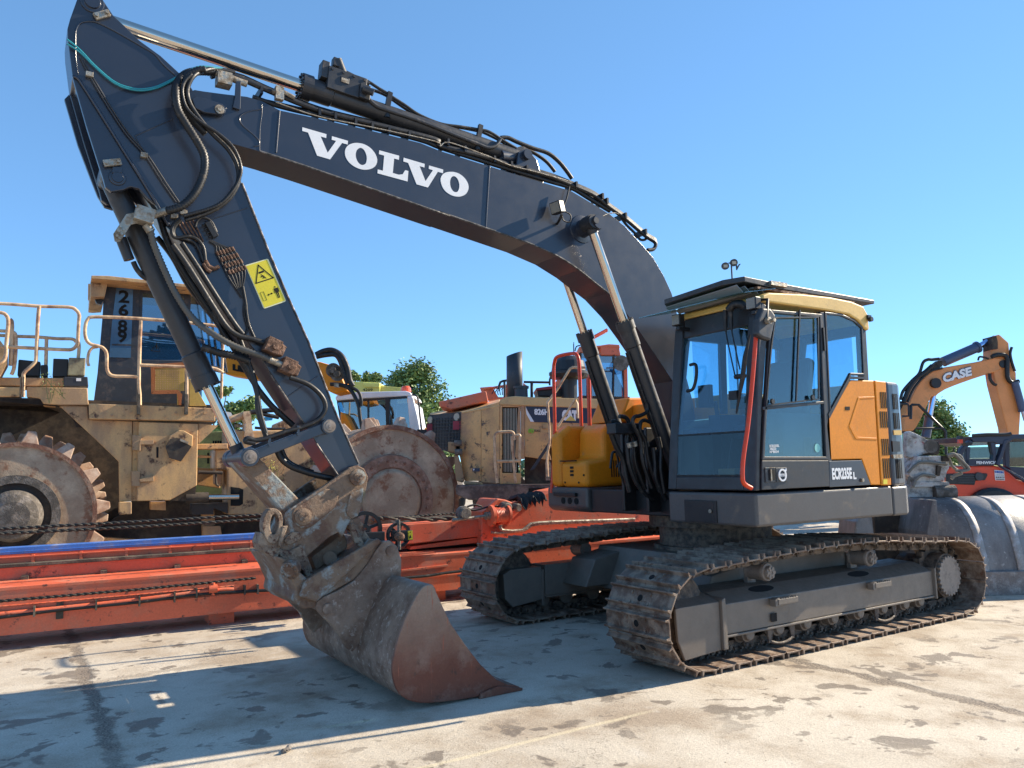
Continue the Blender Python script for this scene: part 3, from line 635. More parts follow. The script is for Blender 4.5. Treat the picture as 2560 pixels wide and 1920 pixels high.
b=MB(); b.box((.64,-.14,2.74),(.78,-.10,2.77)); b.box((.64,.69,2.72),(.78,.73,2.75)); b.ob('lamp_bracket',M['black'],EXC)
# louvred roof guard and clear rain visor
g=MB(); 
top=[(.62,-.02),(.56,.06),(.54,.78),(.66,.86)]
g.add([(.98,-.03,2.985),(.66,-.03,3.0),(.55,.10,2.985),(.55,.78,2.955),(.66,.87,2.955),(2.42,.87,2.985),(2.42,-.03,2.985),(.98,-.03,3.035),(.66,-.03,3.045),(.55,.10,3.03),(.55,.78,3.00),(.66,.87,3.00),(2.42,.87,3.02),(2.42,-.03,3.02)],
 [(7,8,9,10,11,12,13),(0,1,8,7),(1,2,9,8),(2,3,10,9),(3,4,11,10),(4,5,12,11),(5,6,13,12),(6,0,7,13),(6,5,4,3,2,1,0)])
gu=g.ob('roof_guard',M['greyd'],EXC,.006)
g=MB()
for i in range(9):
    x=.60+i*.095; g.add([(x,.0,2.975),(x+.07,.0,2.925),(x+.07,.82,2.90),(x,.82,2.945),(x,.0,2.969),(x+.07,.0,2.919),(x+.07,.82,2.894),(x,.82,2.939)],[(0,1,2,3),(7,6,5,4),(0,3,7,4),(1,0,4,5),(2,1,5,6),(3,2,6,7)])
g.ob('louvre_blade',mk('louvre_grey',(.22,.23,.24),.45),gu)
b=MB(); b.box((.95,-.06,3.0),(1.15,-.03,3.035)); b.ob('guard_hinge',M['zinc'],gu)
b=MB(); b.box((.80,-.04,2.955),(2.1,.85,2.975)); b.ob('roof_strip',M['rustfit'],gu)
b=MB(); b.add([(.44,1.00,2.86),(.62,-.06,2.90),(1.0,-.06,2.97),(.80,1.0,2.93),(.44,1.00,2.866),(.62,-.06,2.906),(1.0,-.06,2.976),(.80,1.0,2.936)],[(0,1,2,3),(7,6,5,4),(0,4,5,1),(1,5,6,2),(2,6,7,3),(3,7,4,0)]); b.ob('rain_visor',M['visor'],EXC)
# interior: seat, consoles, levers
b=MB(); b.box((1.15,.18,1.75),(1.62,.62,1.88)); b.prism([(1.56,1.85),(1.66,1.85),(1.80,2.45),(1.70,2.48)],.18,.62); b.prism([(1.70,2.46),(1.78,2.44),(1.84,2.66),(1.76,2.68)],.27,.53); b.ob('operator_seat',M['seat'],cabo,.03)
b=MB(); b.box((1.05,.66,1.4),(1.75,.80,1.98)); b.box((1.05,.0,1.4),(1.75,.14,1.95)); b.box((.72,.62,1.4),(.9,.8,1.85)); b.box((.95,.68,2.05),(1.0,.82,2.25))
b.tube([(1.1,.07,1.95),(1.06,.08,2.1)],.02,8); b.tube([(1.1,.73,1.95),(1.06,.72,2.1)],.02,8); b.tube([(.80,.25,1.38),(.9,.25,1.75)],.012,6); b.tube([(.80,.40,1.38),(.9,.40,1.75)],.012,6); b.ob('control_console',M['inter'],cabo,.01)
b=MB(); b.box((1.32,.0,1.40),(1.42,.012,1.75)); b.box((.80,.30,1.375),(.98,.48,1.50)); b.ob('cardboard_scrap',mk('brown_card',(.35,.2,.1),.8),cabo)
# ---- right hand side of the machine
b=MB(); b.prism([(.9,1.10),(.96,1.05),(2.38,1.05),(2.38,1.318),(.9,1.318)],2.43,3.17); rs=b.ob('right_skirt',M['skirt'],EXC,.03,3)
b=MB(); b.prism([(.902,1.32),(.902,1.595),(1.145,1.63),(1.155,1.94),(1.25,2.005),(2.38,2.03),(2.38,1.32)],2.43,2.90); b.prism([(.902,1.32),(.90,1.90),(1.06,2.01),(2.38,2.03),(2.38,1.32)],2.901,3.10)
rb=b.ob('right_tank_cover',M['yel'],EXC,.055,4)
b=MB(); b.prism([(1.40,2.03),(1.55,2.30),(2.0,2.32),(2.0,2.03)],2.45,3.0); b.ob('right_hood',M['yel'],EXC,.02)
b=MB()
for y0,y1,z0,z1_ in((2.66,2.72,1.44,1.465),(2.66,2.72,1.48,1.505),(2.66,2.72,1.52,1.545)): b.box((.897,y0,z0),(.903,y1,z1_))
b.box((.897,2.62,1.60),(.92,2.90,1.612))
for y in(2.82,2.48,2.57): b.cyl((.896,y,1.37 if y>2.5 else 1.45),(.903,y,1.37 if y>2.5 else 1.45),.012,8)
for i in range(5): x=1.24+i*.032; b.box((x,2.427,1.42),(x+.014,2.431,1.60))
b.ob('recess',M['cav'],rb)
for y in (2.62,2.74,2.86):
    b=MB(); b.cyl((.892,y,1.17),(.902,y,1.17),.035,14); b.ob('recess',M['cav'],rs)
b=MB(); b.box((.86,2.60,1.22),(.90,3.0,1.26)); b.ob('step',M['black'],rs,.005)
b=MB(); b.tube(cr([(.90,3.09,1.25),(.93,3.085,1.5),(.95,3.06,2.0),(.95,3.05,2.6),(.95,3.03,2.74),(.95,2.96,2.80),(.95,2.70,2.80),(.95,2.60,2.77),(.95,2.565,2.66),(.95,2.56,2.3),(.95,2.56,1.98)],5),.020,10); b.ob('access_handrail',M['ora'],EXC)
b=MB(); b.tube([(.97,2.44,1.98),(.97,2.43,2.5)],.022,10); b.tube([(1.0,2.43,2.92),(1.25,2.43,3.05)],.016,8); b.ob('guard_rail',M['ora'],EXC)
# hoses between boom foot and right side
for k,(pth,yy,r) in enumerate((
 (((640,740),(690,750),(715,800),(705,870),(700,940),(715,1100),(770,1250),(850,1350)),1.28,.020),
 (((570,790),(600,780),(640,800),(665,840),(735,890),(752,950),(765,1100),(840,1300)),1.30,.020),
 (((850,640),(856,700),(800,735),(757,745),(743,790),(770,850),(797,900),(810,960),(825,1100),(890,1290)),1.18,.018),
 (((885,790),(835,770),(803,790),(800,850),(828,900),(845,950),(870,1100),(950,1320)),1.2,.018),
 (((585,800),(572,850),(610,960),(670,1080),(690,1200),(720,1320)),1.34,.024),
 (((700,1080),(655,1090),(640,1150),(665,1220),(685,1270)),1.5,.012),
 (((940,900),(960,1000),(960,1150),(990,1330)),1.1,.018),((( 905,980),(915,1100),(925,1230),(1000,1380)),1.15,.022),(((740,980),(745,1120),(800,1290),(900,1380)),1.35,.020))):
    hose('deck_hose',zr(*pth),yy,r,M['rub'],EXC,6,8)
b=MB()
for u,v in((714,958),(756,948),(810,955),(846,950)):
    a=at(1,1.22,*zr((u,v-14))[0]); c=at(1,1.22,*zr((u+8,v+22))[0]); b.cyl(a,c,.024,8)
b.ob('hose_fitting',M['zinc'],EXC)
b=MB(); b.box((.30,1.22,1.83),(.62,1.34,1.93)); b.ob('hose_manifold',M['black'],EXC,.01)
YN,YF,YC=1.37,1.725,1.547
def pxy(p,y): return px(p,y)
# ---- boom
top=z2((240,345),(300,355),(450,375),(600,392),(700,420),(830,487),(1000,523),(1400,612),(1800,712))+z3((0,330),(250,408),(450,470),(700,545),(850,590),(960,655),(1100,740),(1200,820),(1300,930),(1380,1020),(1450,1140),(1500,1250),(1530,1350),(1550,1480),(1560,1659))
bot=z2((110,470),(130,530),(190,570),(370,632),(480,712),(690,770),(740,785),(1000,870),(1500,1042),(2000,1215))+z3((0,725),(300,830),(570,925),(760,1010),(900,1100),(1000,1180),(1090,1250),(1200,1370),(1300,1510),(1400,1659))+zr((1050,470),)
nose=z2((140,385),(115,420))
poly=pxy(top,YN)+[(1.45,2.15),(1.50,1.75),(1.40,1.62),(1.33,1.80)]+pxy(bot[::-1],YN)+pxy(nose[::-1],YN)
b=MB(); b.prism(poly,YN,YF); boom=b.ob('boom',M['grey'],EXC,.006)
# flanges of the side plate (thin lips standing proud), weld seams and the pressed pocket
b=MB()
for a,c in ((z2((825,490))[0],z2((801,778))[0]),(z3((320,428))[0],z3((296,822))[0])):
    b.tube([at(1,YN,*a),at(1,YN,*c)],.009,6)
b.tube(cr(W3(z2((705,478),(620,492),(560,520),(549,550),(572,592),(640,650),(682,695),(681,728),(650,735)),YN),5),.006,6)
b.tube(cr(W3(z2((700,425),(705,500),(690,620),(688,770)),YN),4),.004,6)
b.ob('weld_seam',M['grey'],boom)
b=MB(); b.tube(cr(W3(bot[5:17],YN),3),.008,6); b.ob('lower_flange',mk('scuffed_edge',(.20,.19,.19),.45,metal=.4,dirt=(.05,.05,.05),damt=.5,dscale=20),boom)
# lettering
def zl(*p): return [(q.x,q.z) for q in W3(zv(*p),YN)]
def ringpts(p,n=40):
    c=Vector((sum(q[0] for q in p)/len(p),sum(q[1] for q in p)/len(p),0)); P=cr([(q[0],q[1],0) for q in p],8,True); out=[]
    A=[(math.atan2(q.y-c.y,q.x-c.x),(q-c).length) for q in P]; A.sort(); A=[(A[-1][0]-2*math.pi,A[-1][1])]+A+[(A[0][0]+2*math.pi,A[0][1])]
    for i in range(n):
        t=-math.pi+2*math.pi*i/n
        for (a0,r0),(a1,r1) in zip(A,A[1:]):
            if a0<=t<=a1: r=r0+(r1-r0)*(t-a0)/max(1e-9,a1-a0); break
        out.append((c.x+r*math.cos(t),c.y+r*math.sin(t)))
    return out
L_=[('V',((78,90),(374,175),(370,222),(302,203),(388,403),(492,258),(438,243),(441,200),(638,257),(634,302),(565,283),(418,485),(258,438),(148,155),(75,135))),
('L',((1022,373),(1267,440),(1263,490),(1205,474),(1188,652),(1262,673),(1310,668),(1335,625),(1345,617),(1380,628),(1370,756),(1000,655),(1004,608),(1066,625),(1083,438),(1018,420))),
('V',((1322,464),(1580,540),(1577,585),(1517,567),(1590,752),(1682,617),(1630,601),(1634,560),(1808,610),(1805,655),(1742,637),(1620,830),(1480,790),(1378,528),(1318,510)))]
for n_,p in L_: b=MB(); b.prism(zl(*p),YN-.002,YN-.0003); b.ob('letter',M['white'],boom)
for o_,i_ in ((((600,400),(610,350),(645,308),(700,287),(760,283),(840,300),(920,350),(975,420),(998,490),(985,550),(945,590),(880,610),(810,608),(730,580),(655,525),(612,460)),((733,425),(745,375),(775,347),(805,345),(840,375),(865,435),(868,490),(855,535),(825,553),(795,550),(762,520),(740,475))),
    (((1775,735),(1790,685),(1825,652),(1880,638),(1950,642),(2020,670),(2080,725),(2115,790),(2118,850),(2090,905),(2040,935),(1980,942),(1910,925),(1840,880),(1795,815)),((1892,770),(1900,720),(1925,693),(1955,695),(1988,730),(2005,785),(2003,840),(1985,880),(1955,888),(1925,870),(1900,825)))):
    b=MB(); b.ring(ringpts(zl(*o_)),ringpts(zl(*i_)),YN-.002,YN-.0003); b.ob('letter',M['white'],boom)
# nose pin plate, hose bracket, lamp, cylinder boss
b=MB(); q=pxy(z2((215,415),(240,400),(300,410),(425,450),(455,480),(445,515),(415,525),(300,510),(240,480)),YN-.02); b.prism(q,YN-.045,YN-.02)
p=at(1,YN-.05,*z2((412,480))[0]); b.cyl(p,p+Vector((0,.06,0)),.036,20); pk=b.ob('pin_keeper_plate',M['grey'],boom,.004)
b=MB(); b.cyl(p+Vector((0,-.006,0)),p,.033,20); b.cyl(p+Vector((0,-.018,0)),p,.019,6); b.ob('bolt',M['zinc'],pk)
b=MB(); q=pxy(z2((522,290),(558,290),(553,480),(546,487),(500,470),(515,400)),YN-.01); b.prism(q,YN-.025,YN-.003); b.ob('hose_bracket',M['grey'],boom,.003)
eye=at(1,YN,*z3((918,838))[0]); 
b=MB(); b.lathe((eye.x,YN+.002,eye.z),(0,-1,0),[(0,.135),(.012,.13),(.02,.085),(.05,.08),(.27,.066)],32); b.lathe((eye.x,YF-.002,eye.z),(0,1,0),[(0,.135),(.012,.13),(.02,.085),(.05,.08),(.27,.066)],32); b.ob('cylinder_boss',M['grey'],boom)
p=at(1,YN-.10,*z3((765,698))[0]); b=MB(); b.box((-.05,-.055,-.055),(.03,.055,.055),Matrix.Translation(p)@Matrix.Rotation(R(-14),4,'Y')@Matrix.Rotation(R(18),4,'Z')); lb=b.ob('boom_work_lamp',M['black'],boom,.008)
b=MB(); b.box((-.053,-.045,-.045),(-.049,.045,.045),Matrix.Translation(p)@Matrix.Rotation(R(-14),4,'Y')@Matrix.Rotation(R(18),4,'Z')); b.ob('lens',M['lens'],lb)
hose('lamp_bracket',z3((790,740),(775,775),(757,805)),[YN-.10,YN-.06,YN],.012,M['black'],lb,4)
hose('lamp_cable',z3((800,720),(845,745),(840,790),(800,780),(790,740)),YN-.08,.006,M['rub'],lb,5)
hose('lamp_cable',z3((800,690),(820,640),(838,560)),YN-.04,.008,M['rub'],lb,5)
hose('grease_line',z3((1035,765),(1080,740),(1130,732),(1160,740)),YN-.05,.005,M['zinc'],boom,5)
# ---- hydraulic cylinders
def cylinder(name,A,B,f,rr,rb,par=EXC,eyeA=.07,eyeB=.08,wy=.05,col=1.28):
    A=Vector(A);B=Vector(B);C=A.lerp(B,f); d=(B-A).normalized()
    b=MB(); b.cyl(C,B-d*.03,rb,28); b.lathe(C-d*.0,d,[(-.05,rb*col),(.03,rb*col),(.031,rb*1.12),(.19,rb*1.12),(.20,rb)],28)
    a=d.orthogonal().normalized(); c2=d.cross(a)
    for i in range(12): t=i*math.pi/6; o=C+(a*math.cos(t)+c2*math.sin(t))*rb*1.12; b.cyl(o-d*.065,o-d*.05,.011,6)
    b.cyl(B-Vector((0,wy,0)),B+Vector((0,wy,0)),eyeB,24); o=b.ob(name,M['greyd'],par)
    b=MB(); b.cyl(A+d*.04,C,rr,28); b.ob('rod',M['chrome'],o)
    b=MB(); b.cyl(A-Vector((0,wy,0)),A+Vector((0,wy,0)),eyeA,24); b.cyl(A+d*.03,A+d*.10,rr*1.25,20); b.ob('rod_eye',M['greyd'],o)
    return o
for yy,p0,p1 in ((1.19,z3((1005,900))[0],z3((1205,1470))[0]),(1.90,z3((840,1230))[0],z3((945,1540))[0])):
    a=at(1,yy,*p0);c=at(1,yy,*p1); d=(c-a).normalized(); k=(eye.z-a.z)/d.z; A=a+d*k; Ltot=(1.42-A.z)/d.z; B=A+d*Ltot
    f=((c.z-A.z)/d.z)/Ltot
    o=cylinder('boom_cylinder',A,B,f,.041,.068)
    b=MB(); b.cyl(A+Vector((0,-.075,0)),A+Vector((0,.075,0)),.062,24); b.cyl(A+Vector((0,-.10,0)),A+Vector((0,-.075,0)),.03,8); b.ob('pivot_eye',M['greyd'],o)
    s=B+Vector((0,0,0)); b=MB(); q=A.lerp(B,f+.1); b.tube(cr([q+Vector((-.08,0,0)),q+d*.25+Vector((-.085,0,0)),q+d*.9+Vector((-.085,0,-.0)),q+d*1.0+Vector((-.15,.02,0)),q+d*1.05+Vector((-.20,.02,-.1))],5),.014,8)
    b.tube(cr([q+Vector((-.06,.05,0)),q+d*.25+Vector((-.07,.05,0)),q+d*1.0+Vector((-.07,.05,-.0)),q+d*1.15+Vector((-.12,.06,0))],5),.012,8); b.ob('pipe',M['rub'],o)
P1=at(1,YN,231,6); A=Vector((P1.x,YC,P1.z)); B=at(1,YC,1300,398)
tgt=at(1,YC,754,218); f=(tgt-A).length/(B-A).length
ac=cylinder('arm_cylinder',A,B,f+.012,.050,.078,eyeA=.09,eyeB=.10,wy=.06,col=1.3)
b=MB(); c=(A.lerp(B,f+.10)); c=at(1,YC-.05,*zt((420,380))[0]); dd=(B-A).normalized(); th=math.atan2(-dd.z,dd.x)
Mx=Matrix.Translation(c)@Matrix.Rotation(th,4,'Y')
b.box((-.16,-.06,-.10),(.16,.08,.085),Mx); b.box((.10,-.08,-.10),(.19,.07,.02),Mx); b.box((-.21,-.05,-.02),(-.15,.05,.12),Mx); b.cyl(Mx@Vector((-.02,0,.08)),Mx@Vector((-.08,0,.19)),.035,10); b.box((-.12,-.03,.12),(-.05,.03,.19),Mx); b.cyl(Mx@Vector((.0,0,.11)),Mx@Vector((.20,0,.08)),.017,8)
b.cyl(Mx@Vector((.12,-.09,-.03)),Mx@Vector((.20,-.12,-.05)),.030,8)
b.box((-.06,-.066,-.02),(.01,-.058,.03),Mx)
for i in range(4): b.cyl(Mx@Vector((-.13+i*.09,-.067,.065)),Mx@Vector((-.13+i*.09,-.055,.065)),.012,8)
vb=b.ob('hose_rupture_valve',M['greyd'],ac,.006)
b=MB(); b.box((-.055,-.068,-.018),(.0,-.0665,.018),Mx); b.ob('data_plate',M['zinc'],vb)
hose('pipe',zt((560,305),(650,340),(760,410),(860,470),(900,500),(1040,590),(1180,685),(1400,775),(1600,805),(1790,835),(1900,860),(2060,960),(2212,1050)),YC-.04,.013,M['rub'],ac,5)
hose('pipe',zt((590,405),(700,430),(840,485),(1030,615),(1180,700),(1400,795),(1600,815),(1780,850),(1850,870),(2010,950),(2160,1040),(2300,1120)),YC+.02,.014,M['rub'],ac,5)
hose('pipe',zt((600,420),(660,520),(740,595),(860,640),(1200,755),(1600,915),(1760,975),(1880,1020),(1960,1000),(2010,935)),YC-.08,.018,M['greyd'],ac,5)
b=MB()
for u,v,w_ in((872,455,130),(1800,790,130)):
    p=at(1,YC-.05,*zt((u+10,v))[0]); q=at(1,YC-.05,*zt((u-25,v+w_+60))[0]); b.bar(p,q,.03,.04); b.cyl(q+Vector((0,-.0,0)),q+Vector((0,.0,-.06)),.03,8)
b.ob('pipe_clamp',M['black'],ac)
b=MB(); b.tube([A.lerp(B,.93)+Vector((0,-.04,-.06)),B+Vector((0,-.0,-.0))],.06,12); b.prism([(B.x-.12,B.z-.20),(B.x-.08,B.z+.02),(B.x+.02,B.z+.07),(B.x+.12,B.z-.02),(B.x+.2,B.z-.26)],YC-.10,YC-.07); b.prism([(B.x-.12,B.z-.20),(B.x-.08,B.z+.02),(B.x+.02,B.z+.07),(B.x+.12,B.z-.02),(B.x+.2,B.z-.26)],YC+.07,YC+.10); b.cyl((B.x,YC-.14,B.z),(B.x,YC+.14,B.z),.045,16); b.ob('cylinder_lug',M['grey'],boom,.005)
hose('hose',z3((395,245),(440,245),(500,272),(600,312),(700,345),(770,400),(820,460),(855,510)),YC,.020,M['rub'],EXC)
hose('hose',z3((540,310),(620,350),(690,400),(745,465)),YC+.05,.017,M['rub'],EXC)
# pipe run on top of the boom
for k,(dy,r) in enumerate(((0,.019),(.05,.019),(.10,.016),(.16,.016))):
    o=-6*k
    if k<3: hose('boom_hose',z2((640,395+k*6),(800,450-k*4),(1000,500-k*6),(1400,590-k*6),(1800,692-k*6))+z3((0,308-k*6),(250,388-k*6),(450,450-k*6),(700,525-k*6),(850,570-k*6),(960,635-k*6),(1100,720-k*6)),YN+.05+k*.06,.020,M['rub'],boom,4)
    hose('boom_pipe',z2((350,215+k*14),(520,255+o),(780,365+o),(1100,490+o),(1450,578+o),(1900,690+o))+z3((0,300+o),(250,360+o),(450,425+o),(700,495+o),(880,565+o),(1000,620+o),(1090,690+o),(1200,770+o),(1330,880+o),(1395,925+o),(1385,965),(1345,972)),YN+.03+dy,r,M['rub'],boom,4)
b=MB()
for p in z2((700,345),(1100,495),(1210,520),(1350,560),(1465,590),(1580,620),(1720,650))+z3((50,270),(160,315),(350,380),(460,415),(560,440),(880,545),(1050,620),(1080,650),(1200,745),(1330,850)):
    q=at(1,YN+.02,*p); b.box((-.010,-.02,-.035),(.010,.16,.02),Matrix.Translation(q))
b.ob('pipe_clip',M['black'],boom)
hose('cable',z2((800,430),(1100,530),(1450,600),(1900,700))+z3((0,300),(60,275),(300,360),(460,425),(600,460),(850,530)),YN+.0,.005,M['zinc'],boom,4)
hose('end_pipe',z3((1160,735),(1200,800),(1260,860),(1300,905),(1335,900),(1330,870)),YN+.05,.013,M['rub'],boom,4)
# ---- arm
arm=z1((505,-20),(455,120),(437,185),(440,260),(470,490),(500,505),(850,1060),(1000,1300),(1100,1460))+z4((1020,960),(1180,1170),(1300,1350))+z5((832,252),(930,412),(1100,662),(1180,780),(1290,800),(1330,740),(1310,640),(1262,572))+z4((1659,1515),(1480,1045),(1350,760),(1222,458),(1050,20))+z1((1500,1010),(1380,820),(1310,700),(1245,575),(1165,475),(1040,360),(905,262),(800,160),(735,100),(665,-5),(600,-90),(540,-70))
b=MB(); b.prism(pxy(arm,YN+.005),YN+.005,YF-.01); armo=b.ob('arm',M['grey'],EXC,.006)
q=pxy(z1((470,500),(560,820),(668,1160),(682,1215),(720,1245),(800,1232),(845,1212),(900,1225),(960,1290),(1010,1330),(850,1050),(500,500)),YN+.02)
b=MB(); b.prism(q,YN+.015,YN+.05); b.prism(q,YF-.055,YF-.02); q2=pxy(z1((430,540),(520,850),(600,1060),(655,1200),(700,1270),(760,1290),(700,1150),(560,820),(470,500)),YN+.1); b.prism(q2,YF+.0,YF+.03); cb=b.ob('cylinder_bracket',M['grey'],armo,.005)
b=MB(); p=at(1,YN,*z1((762,1148))[0]); b.lathe((p.x,YN+.018,p.z),(0,-1,0),[(0,.055),(.012,.05),(.013,.036),(.022,.034)],28); P2=at(1,YN,*z1((598,15))[0]); b.lathe((P2.x,YN+.01,P2.z),(0,-1,0),[(0,.075),(.015,.07),(.016,.05),(.03,.045)],28)
b.prism(pxy(z1((730,1080),(790,1080),(790,1120),(725,1120)),YN),YN-.004,YN+.016)
b.ob('pin_cap',M['grey'],armo,.002)
b=MB()
for (u0,v0,u1,v1) in((672,1048,785,1036),(612,98,708,72)):
    a=at(1,YN-.012,*z1((u0,v0))[0]); c=at(1,YN-.012,*z1((u1,v1+0))[0]); b.bar(a+Vector((0,0,-.012)),c+Vector((0,0,-.012)),.022,.045)
    for q_ in(a.lerp(c,.15),a.lerp(c,.85)): b.cyl(q_+Vector((0,-.03,-.012)),q_+Vector((0,-.01,-.012)),.014,6)
b.ob('keeper_bar',M['zinc'],armo,.003)
# raised ribs and lines on the arm
b=MB(); Y0=YN+.003
b.tube(cr(W3(z1((505,480),(490,380),(488,250),(492,195),(520,150),(580,138),(640,150),(760,210),(900,290),(1000,350),(1060,420),(1150,500)),Y0),4),.006,6)
b.tube(cr(W3(z1((470,500),(500,505),(560,590),(850,1055),(1000,1295),(1095,1460)),Y0),4),.010,6)
b.tube(W3(z4((835,260),(1085,180)),Y0),.004,6); b.tube(W3(z1((875,880),(1120,770)),Y0),.004,6); b.tube(W3(z1((875,880),(940,1000)),Y0),.004,6)
b.tube(W3(z4((1350,1400),(1540,1270)),Y0),.004,6); b.ob('weld_seam',M['grey'],armo)
b=MB(); b.tube(W3(z4((1050,20),(1222,458),(1350,760),(1480,1045),(1659,1512))+z5((1265,573),),YN),.007,6); b.tube(W3(z4((1225,1245),(1450,1580))+z5((830,250),),YN),.006,6); b.tube(W3(z5((930,412),(1100,662)),YN),.006,6); b.ob('worn_edge',mk('scuffed_edge_b',(.30,.26,.24),.45,metal=.4,dirt=(.05,.05,.05),damt=.45,dscale=20),armo)
# sticker
zp=lambda *p:pxy(zd(*p),YN)
b=MB(); b.prism(zp((160,290),(185,262),(790,85),(840,92),(1358,1310),(1335,1355),(740,1555),(695,1535)),YN+.001,YN+.0045); st=b.ob('warning_sticker',M['stickerw'],armo)
b=MB(); b.prism(zp((185,297),(800,108),(1338,1312),(722,1530)),YN-.0003,YN+.002); b.ob('sticker_face',M['sticker'],st)
ink=M['cav']; b=MB(); y1,y2=YN-.0016,YN
def ln(a,c,w): 
    a,c=[Vector((*q,0)) for q in zp(a,c)]; d=(c-a).normalized(); n=Vector((-d.y,d.x,0))*w/2; b.prism([tuple((a+n-d*w/2)[:2]),tuple((c+n+d*w/2)[:2]),tuple((c-n+d*w/2)[:2]),tuple((a-n-d*w/2)[:2])],y1,y2)
ln((540,270),(985,645),.0075); ln((985,645),(475,810),.0075); ln((475,810),(540,270),.0075)
b.prism(zp((543,478),(695,428),(718,478),(565,530)),y1,y2)
b.ob('pictogram',ink,st)
b=MB()
b.cyl((*[zp((630,552))[0][0]],y1,zp((630,552))[0][1]),(zp((630,552))[0][0],y2,zp((630,552))[0][1]),.0035,10)
b.prism(zp((655,560),(690,575),(790,660),(770,665),(715,640),(700,670),(680,665),(690,625),(655,605),(640,640),(615,615)),y1,y2)
c_=zp((1030,915))[0]; b.cyl((c_[0],y1,c_[1]),(c_[0],y2,c_[1]),.0055,12)
b.prism(zp((990,965),(1110,930),(1135,960),(1165,1055),(1145,1065),(1110,990),(1195,1225),(1170,1238),(1110,1090),(1090,1095),(1155,1240),(1130,1248),(1050,1060),(1025,1005),(1050,1100),(1030,1108)),y1,y2)
for a,c,w in(((835,1150),(955,1105),.005),((600,1085),(697,1058),.0016),((697,1058),(800,1305),.0016),((800,1305),(705,1335),.0016),((705,1335),(600,1085),.0016)): ln(a,c,w)
for q in (((815,1160),(850,1115),(868,1180)),((975,1098),(920,1085),(940,1145))): b.prism(zp(*q),y1,y2)
b.ob('pictogram',ink,st)
# bucket cylinder
A2=at(1,YC,602,1143); B2=at(1,YC,274,442); tg=at(1,YC,512,948); f=(tg-A2).length/(B2-A2).length
bc=cylinder('bucket_cylinder',A2,B2,f,.038,.072,eyeA=.06,eyeB=.07,wy=.12,col=1.22)
# links
E1=at(1,1.30,*z5((390,520))[0]); E2=at(1,1.30,*z5((1020,275))[0]); E3=at(1,1.30,*zh((680,740))[0]); E4=at(1,1.30,*zh((1335,260))[0])
b=MB(); b.lathe((E1.x,1.27,E1.z),(0,1,0),[(0,.062),(.012,.066),(.10,.066),(.11,.06),(.45,.06),(.46,.066),(.55,.066)],32)
b.cyl((E2.x,1.27,E2.z),(E2.x,1.36,E2.z),.056,28); b.cyl((E2.x,1.735,E2.z),(E2.x,1.82,E2.z),.056,28)
for y in(1.285,1.775):
    b.bar((E1.x,y+.02,E1.z),(E2.x,y+.02,E2.z),.04,.075,(0,0,1))
lk=b.ob('rocker_link',M['grey'],EXC,.005)
b=MB()
for e in(E1,E2): b.lathe((e.x,1.27,e.z),(0,-1,0),[(0,.048),(.010,.046),(.011,.033),(.018,.031),(.019,.012),(.024,.011)],24)
b.ob('pin_cap',M['cover'],lk)
b=MB()
for t in(.24,.60): q=E1.lerp(E2,t); b.box((q.x-.008,1.275,q.z+.02),(q.x+.008,1.29,q.z+.09))
b.ob('hose_lug',M['grey'],lk)
d=(E3-E1).normalized(); n=Vector((-d.z,0,d.x)); 
def off(p,s,t): v=p+d*s+n*t; return (v.x,v.z)
b=MB(); b.prism([off(E1,-.02,.06),off(E3,-.06,.075),off(E3,.05,.05),off(E3,.05,-.05),off(E3,-.06,-.075),off(E1,-.02,-.06)],1.37,1.72); b.ob('bucket_link',M['rust'],EXC,.012)
# ---- quick hitch
Yh=1.30
body=zh((450,770),(470,700),(520,640),(900,385),(1240,145),(1340,112),(1420,155),(1468,260),(1445,400),(1405,560),(1345,730),(1262,792),(1215,850),(1150,1000),(1105,930),(1000,985),(720,1225),(560,1320),(380,1200),(350,1120),(400,900),(440,850))
b=MB(); b.prism(pxy(body,Yh),Yh,Yh+.045); b.prism(pxy(body,Yh),1.75,1.795)
core=zh((560,700),(1100,400),(1300,420),(1150,800),(800,1010),(500,1150),(430,1050))
b.prism(pxy(core,Yh),Yh+.046,1.749); hit=b.ob('quick_hitch',M['rust'],EXC,.008)
b=MB(); b.prism(pxy(zh((530,700),(560,640),(940,400),(1040,405),(1100,490),(1045,640),(900,760),(760,870),(640,880),(540,800)),Yh),Yh-.014,Yh-.001)
b.prism(pxy(zh((1190,690),(1235,460),(1400,385),(1395,500),(1330,730),(1255,770)),Yh),Yh-.018,Yh-.001); b.ob('reinforcing_plate',M['rust'],hit,.006)
b=MB()
for e in((680,740),(1345,260)):
    c=at(1,Yh-.03,*zh(e)[0]); b.lathe((c.x,Yh-.01,c.z),(0,-1,0),[(0,.062),(.018,.060),(.024,.036),(.036,.036)],28)
    for k in range(3): t=k*2.094+.5; b.lathe((c.x+.017*math.cos(t),Yh-.046,c.z+.017*math.sin(t)),(0,-1,0),[(0,.0095),(.008,.009),(.0081,.005),(.002,.005)],10)
b.ob('hitch_pin',M['rust'],hit)
# hook eye
b=MB(); oo=pxy(zh((400,700),(385,800),(380,860),(470,850),(440,960),(380,1110),(350,1260),(150,1150),(118,1060),(150,980),(150,830),(190,720),(250,640),(330,640)),Yh)
c=pxy(zh((300,830)),Yh)[0]; so_=ringpts(oo,32); ii=ringpts(pxy(zh((345,730),(358,800),(350,890),(320,945),(285,950),(262,900),(258,820),(275,740),(310,705)),Yh),32)
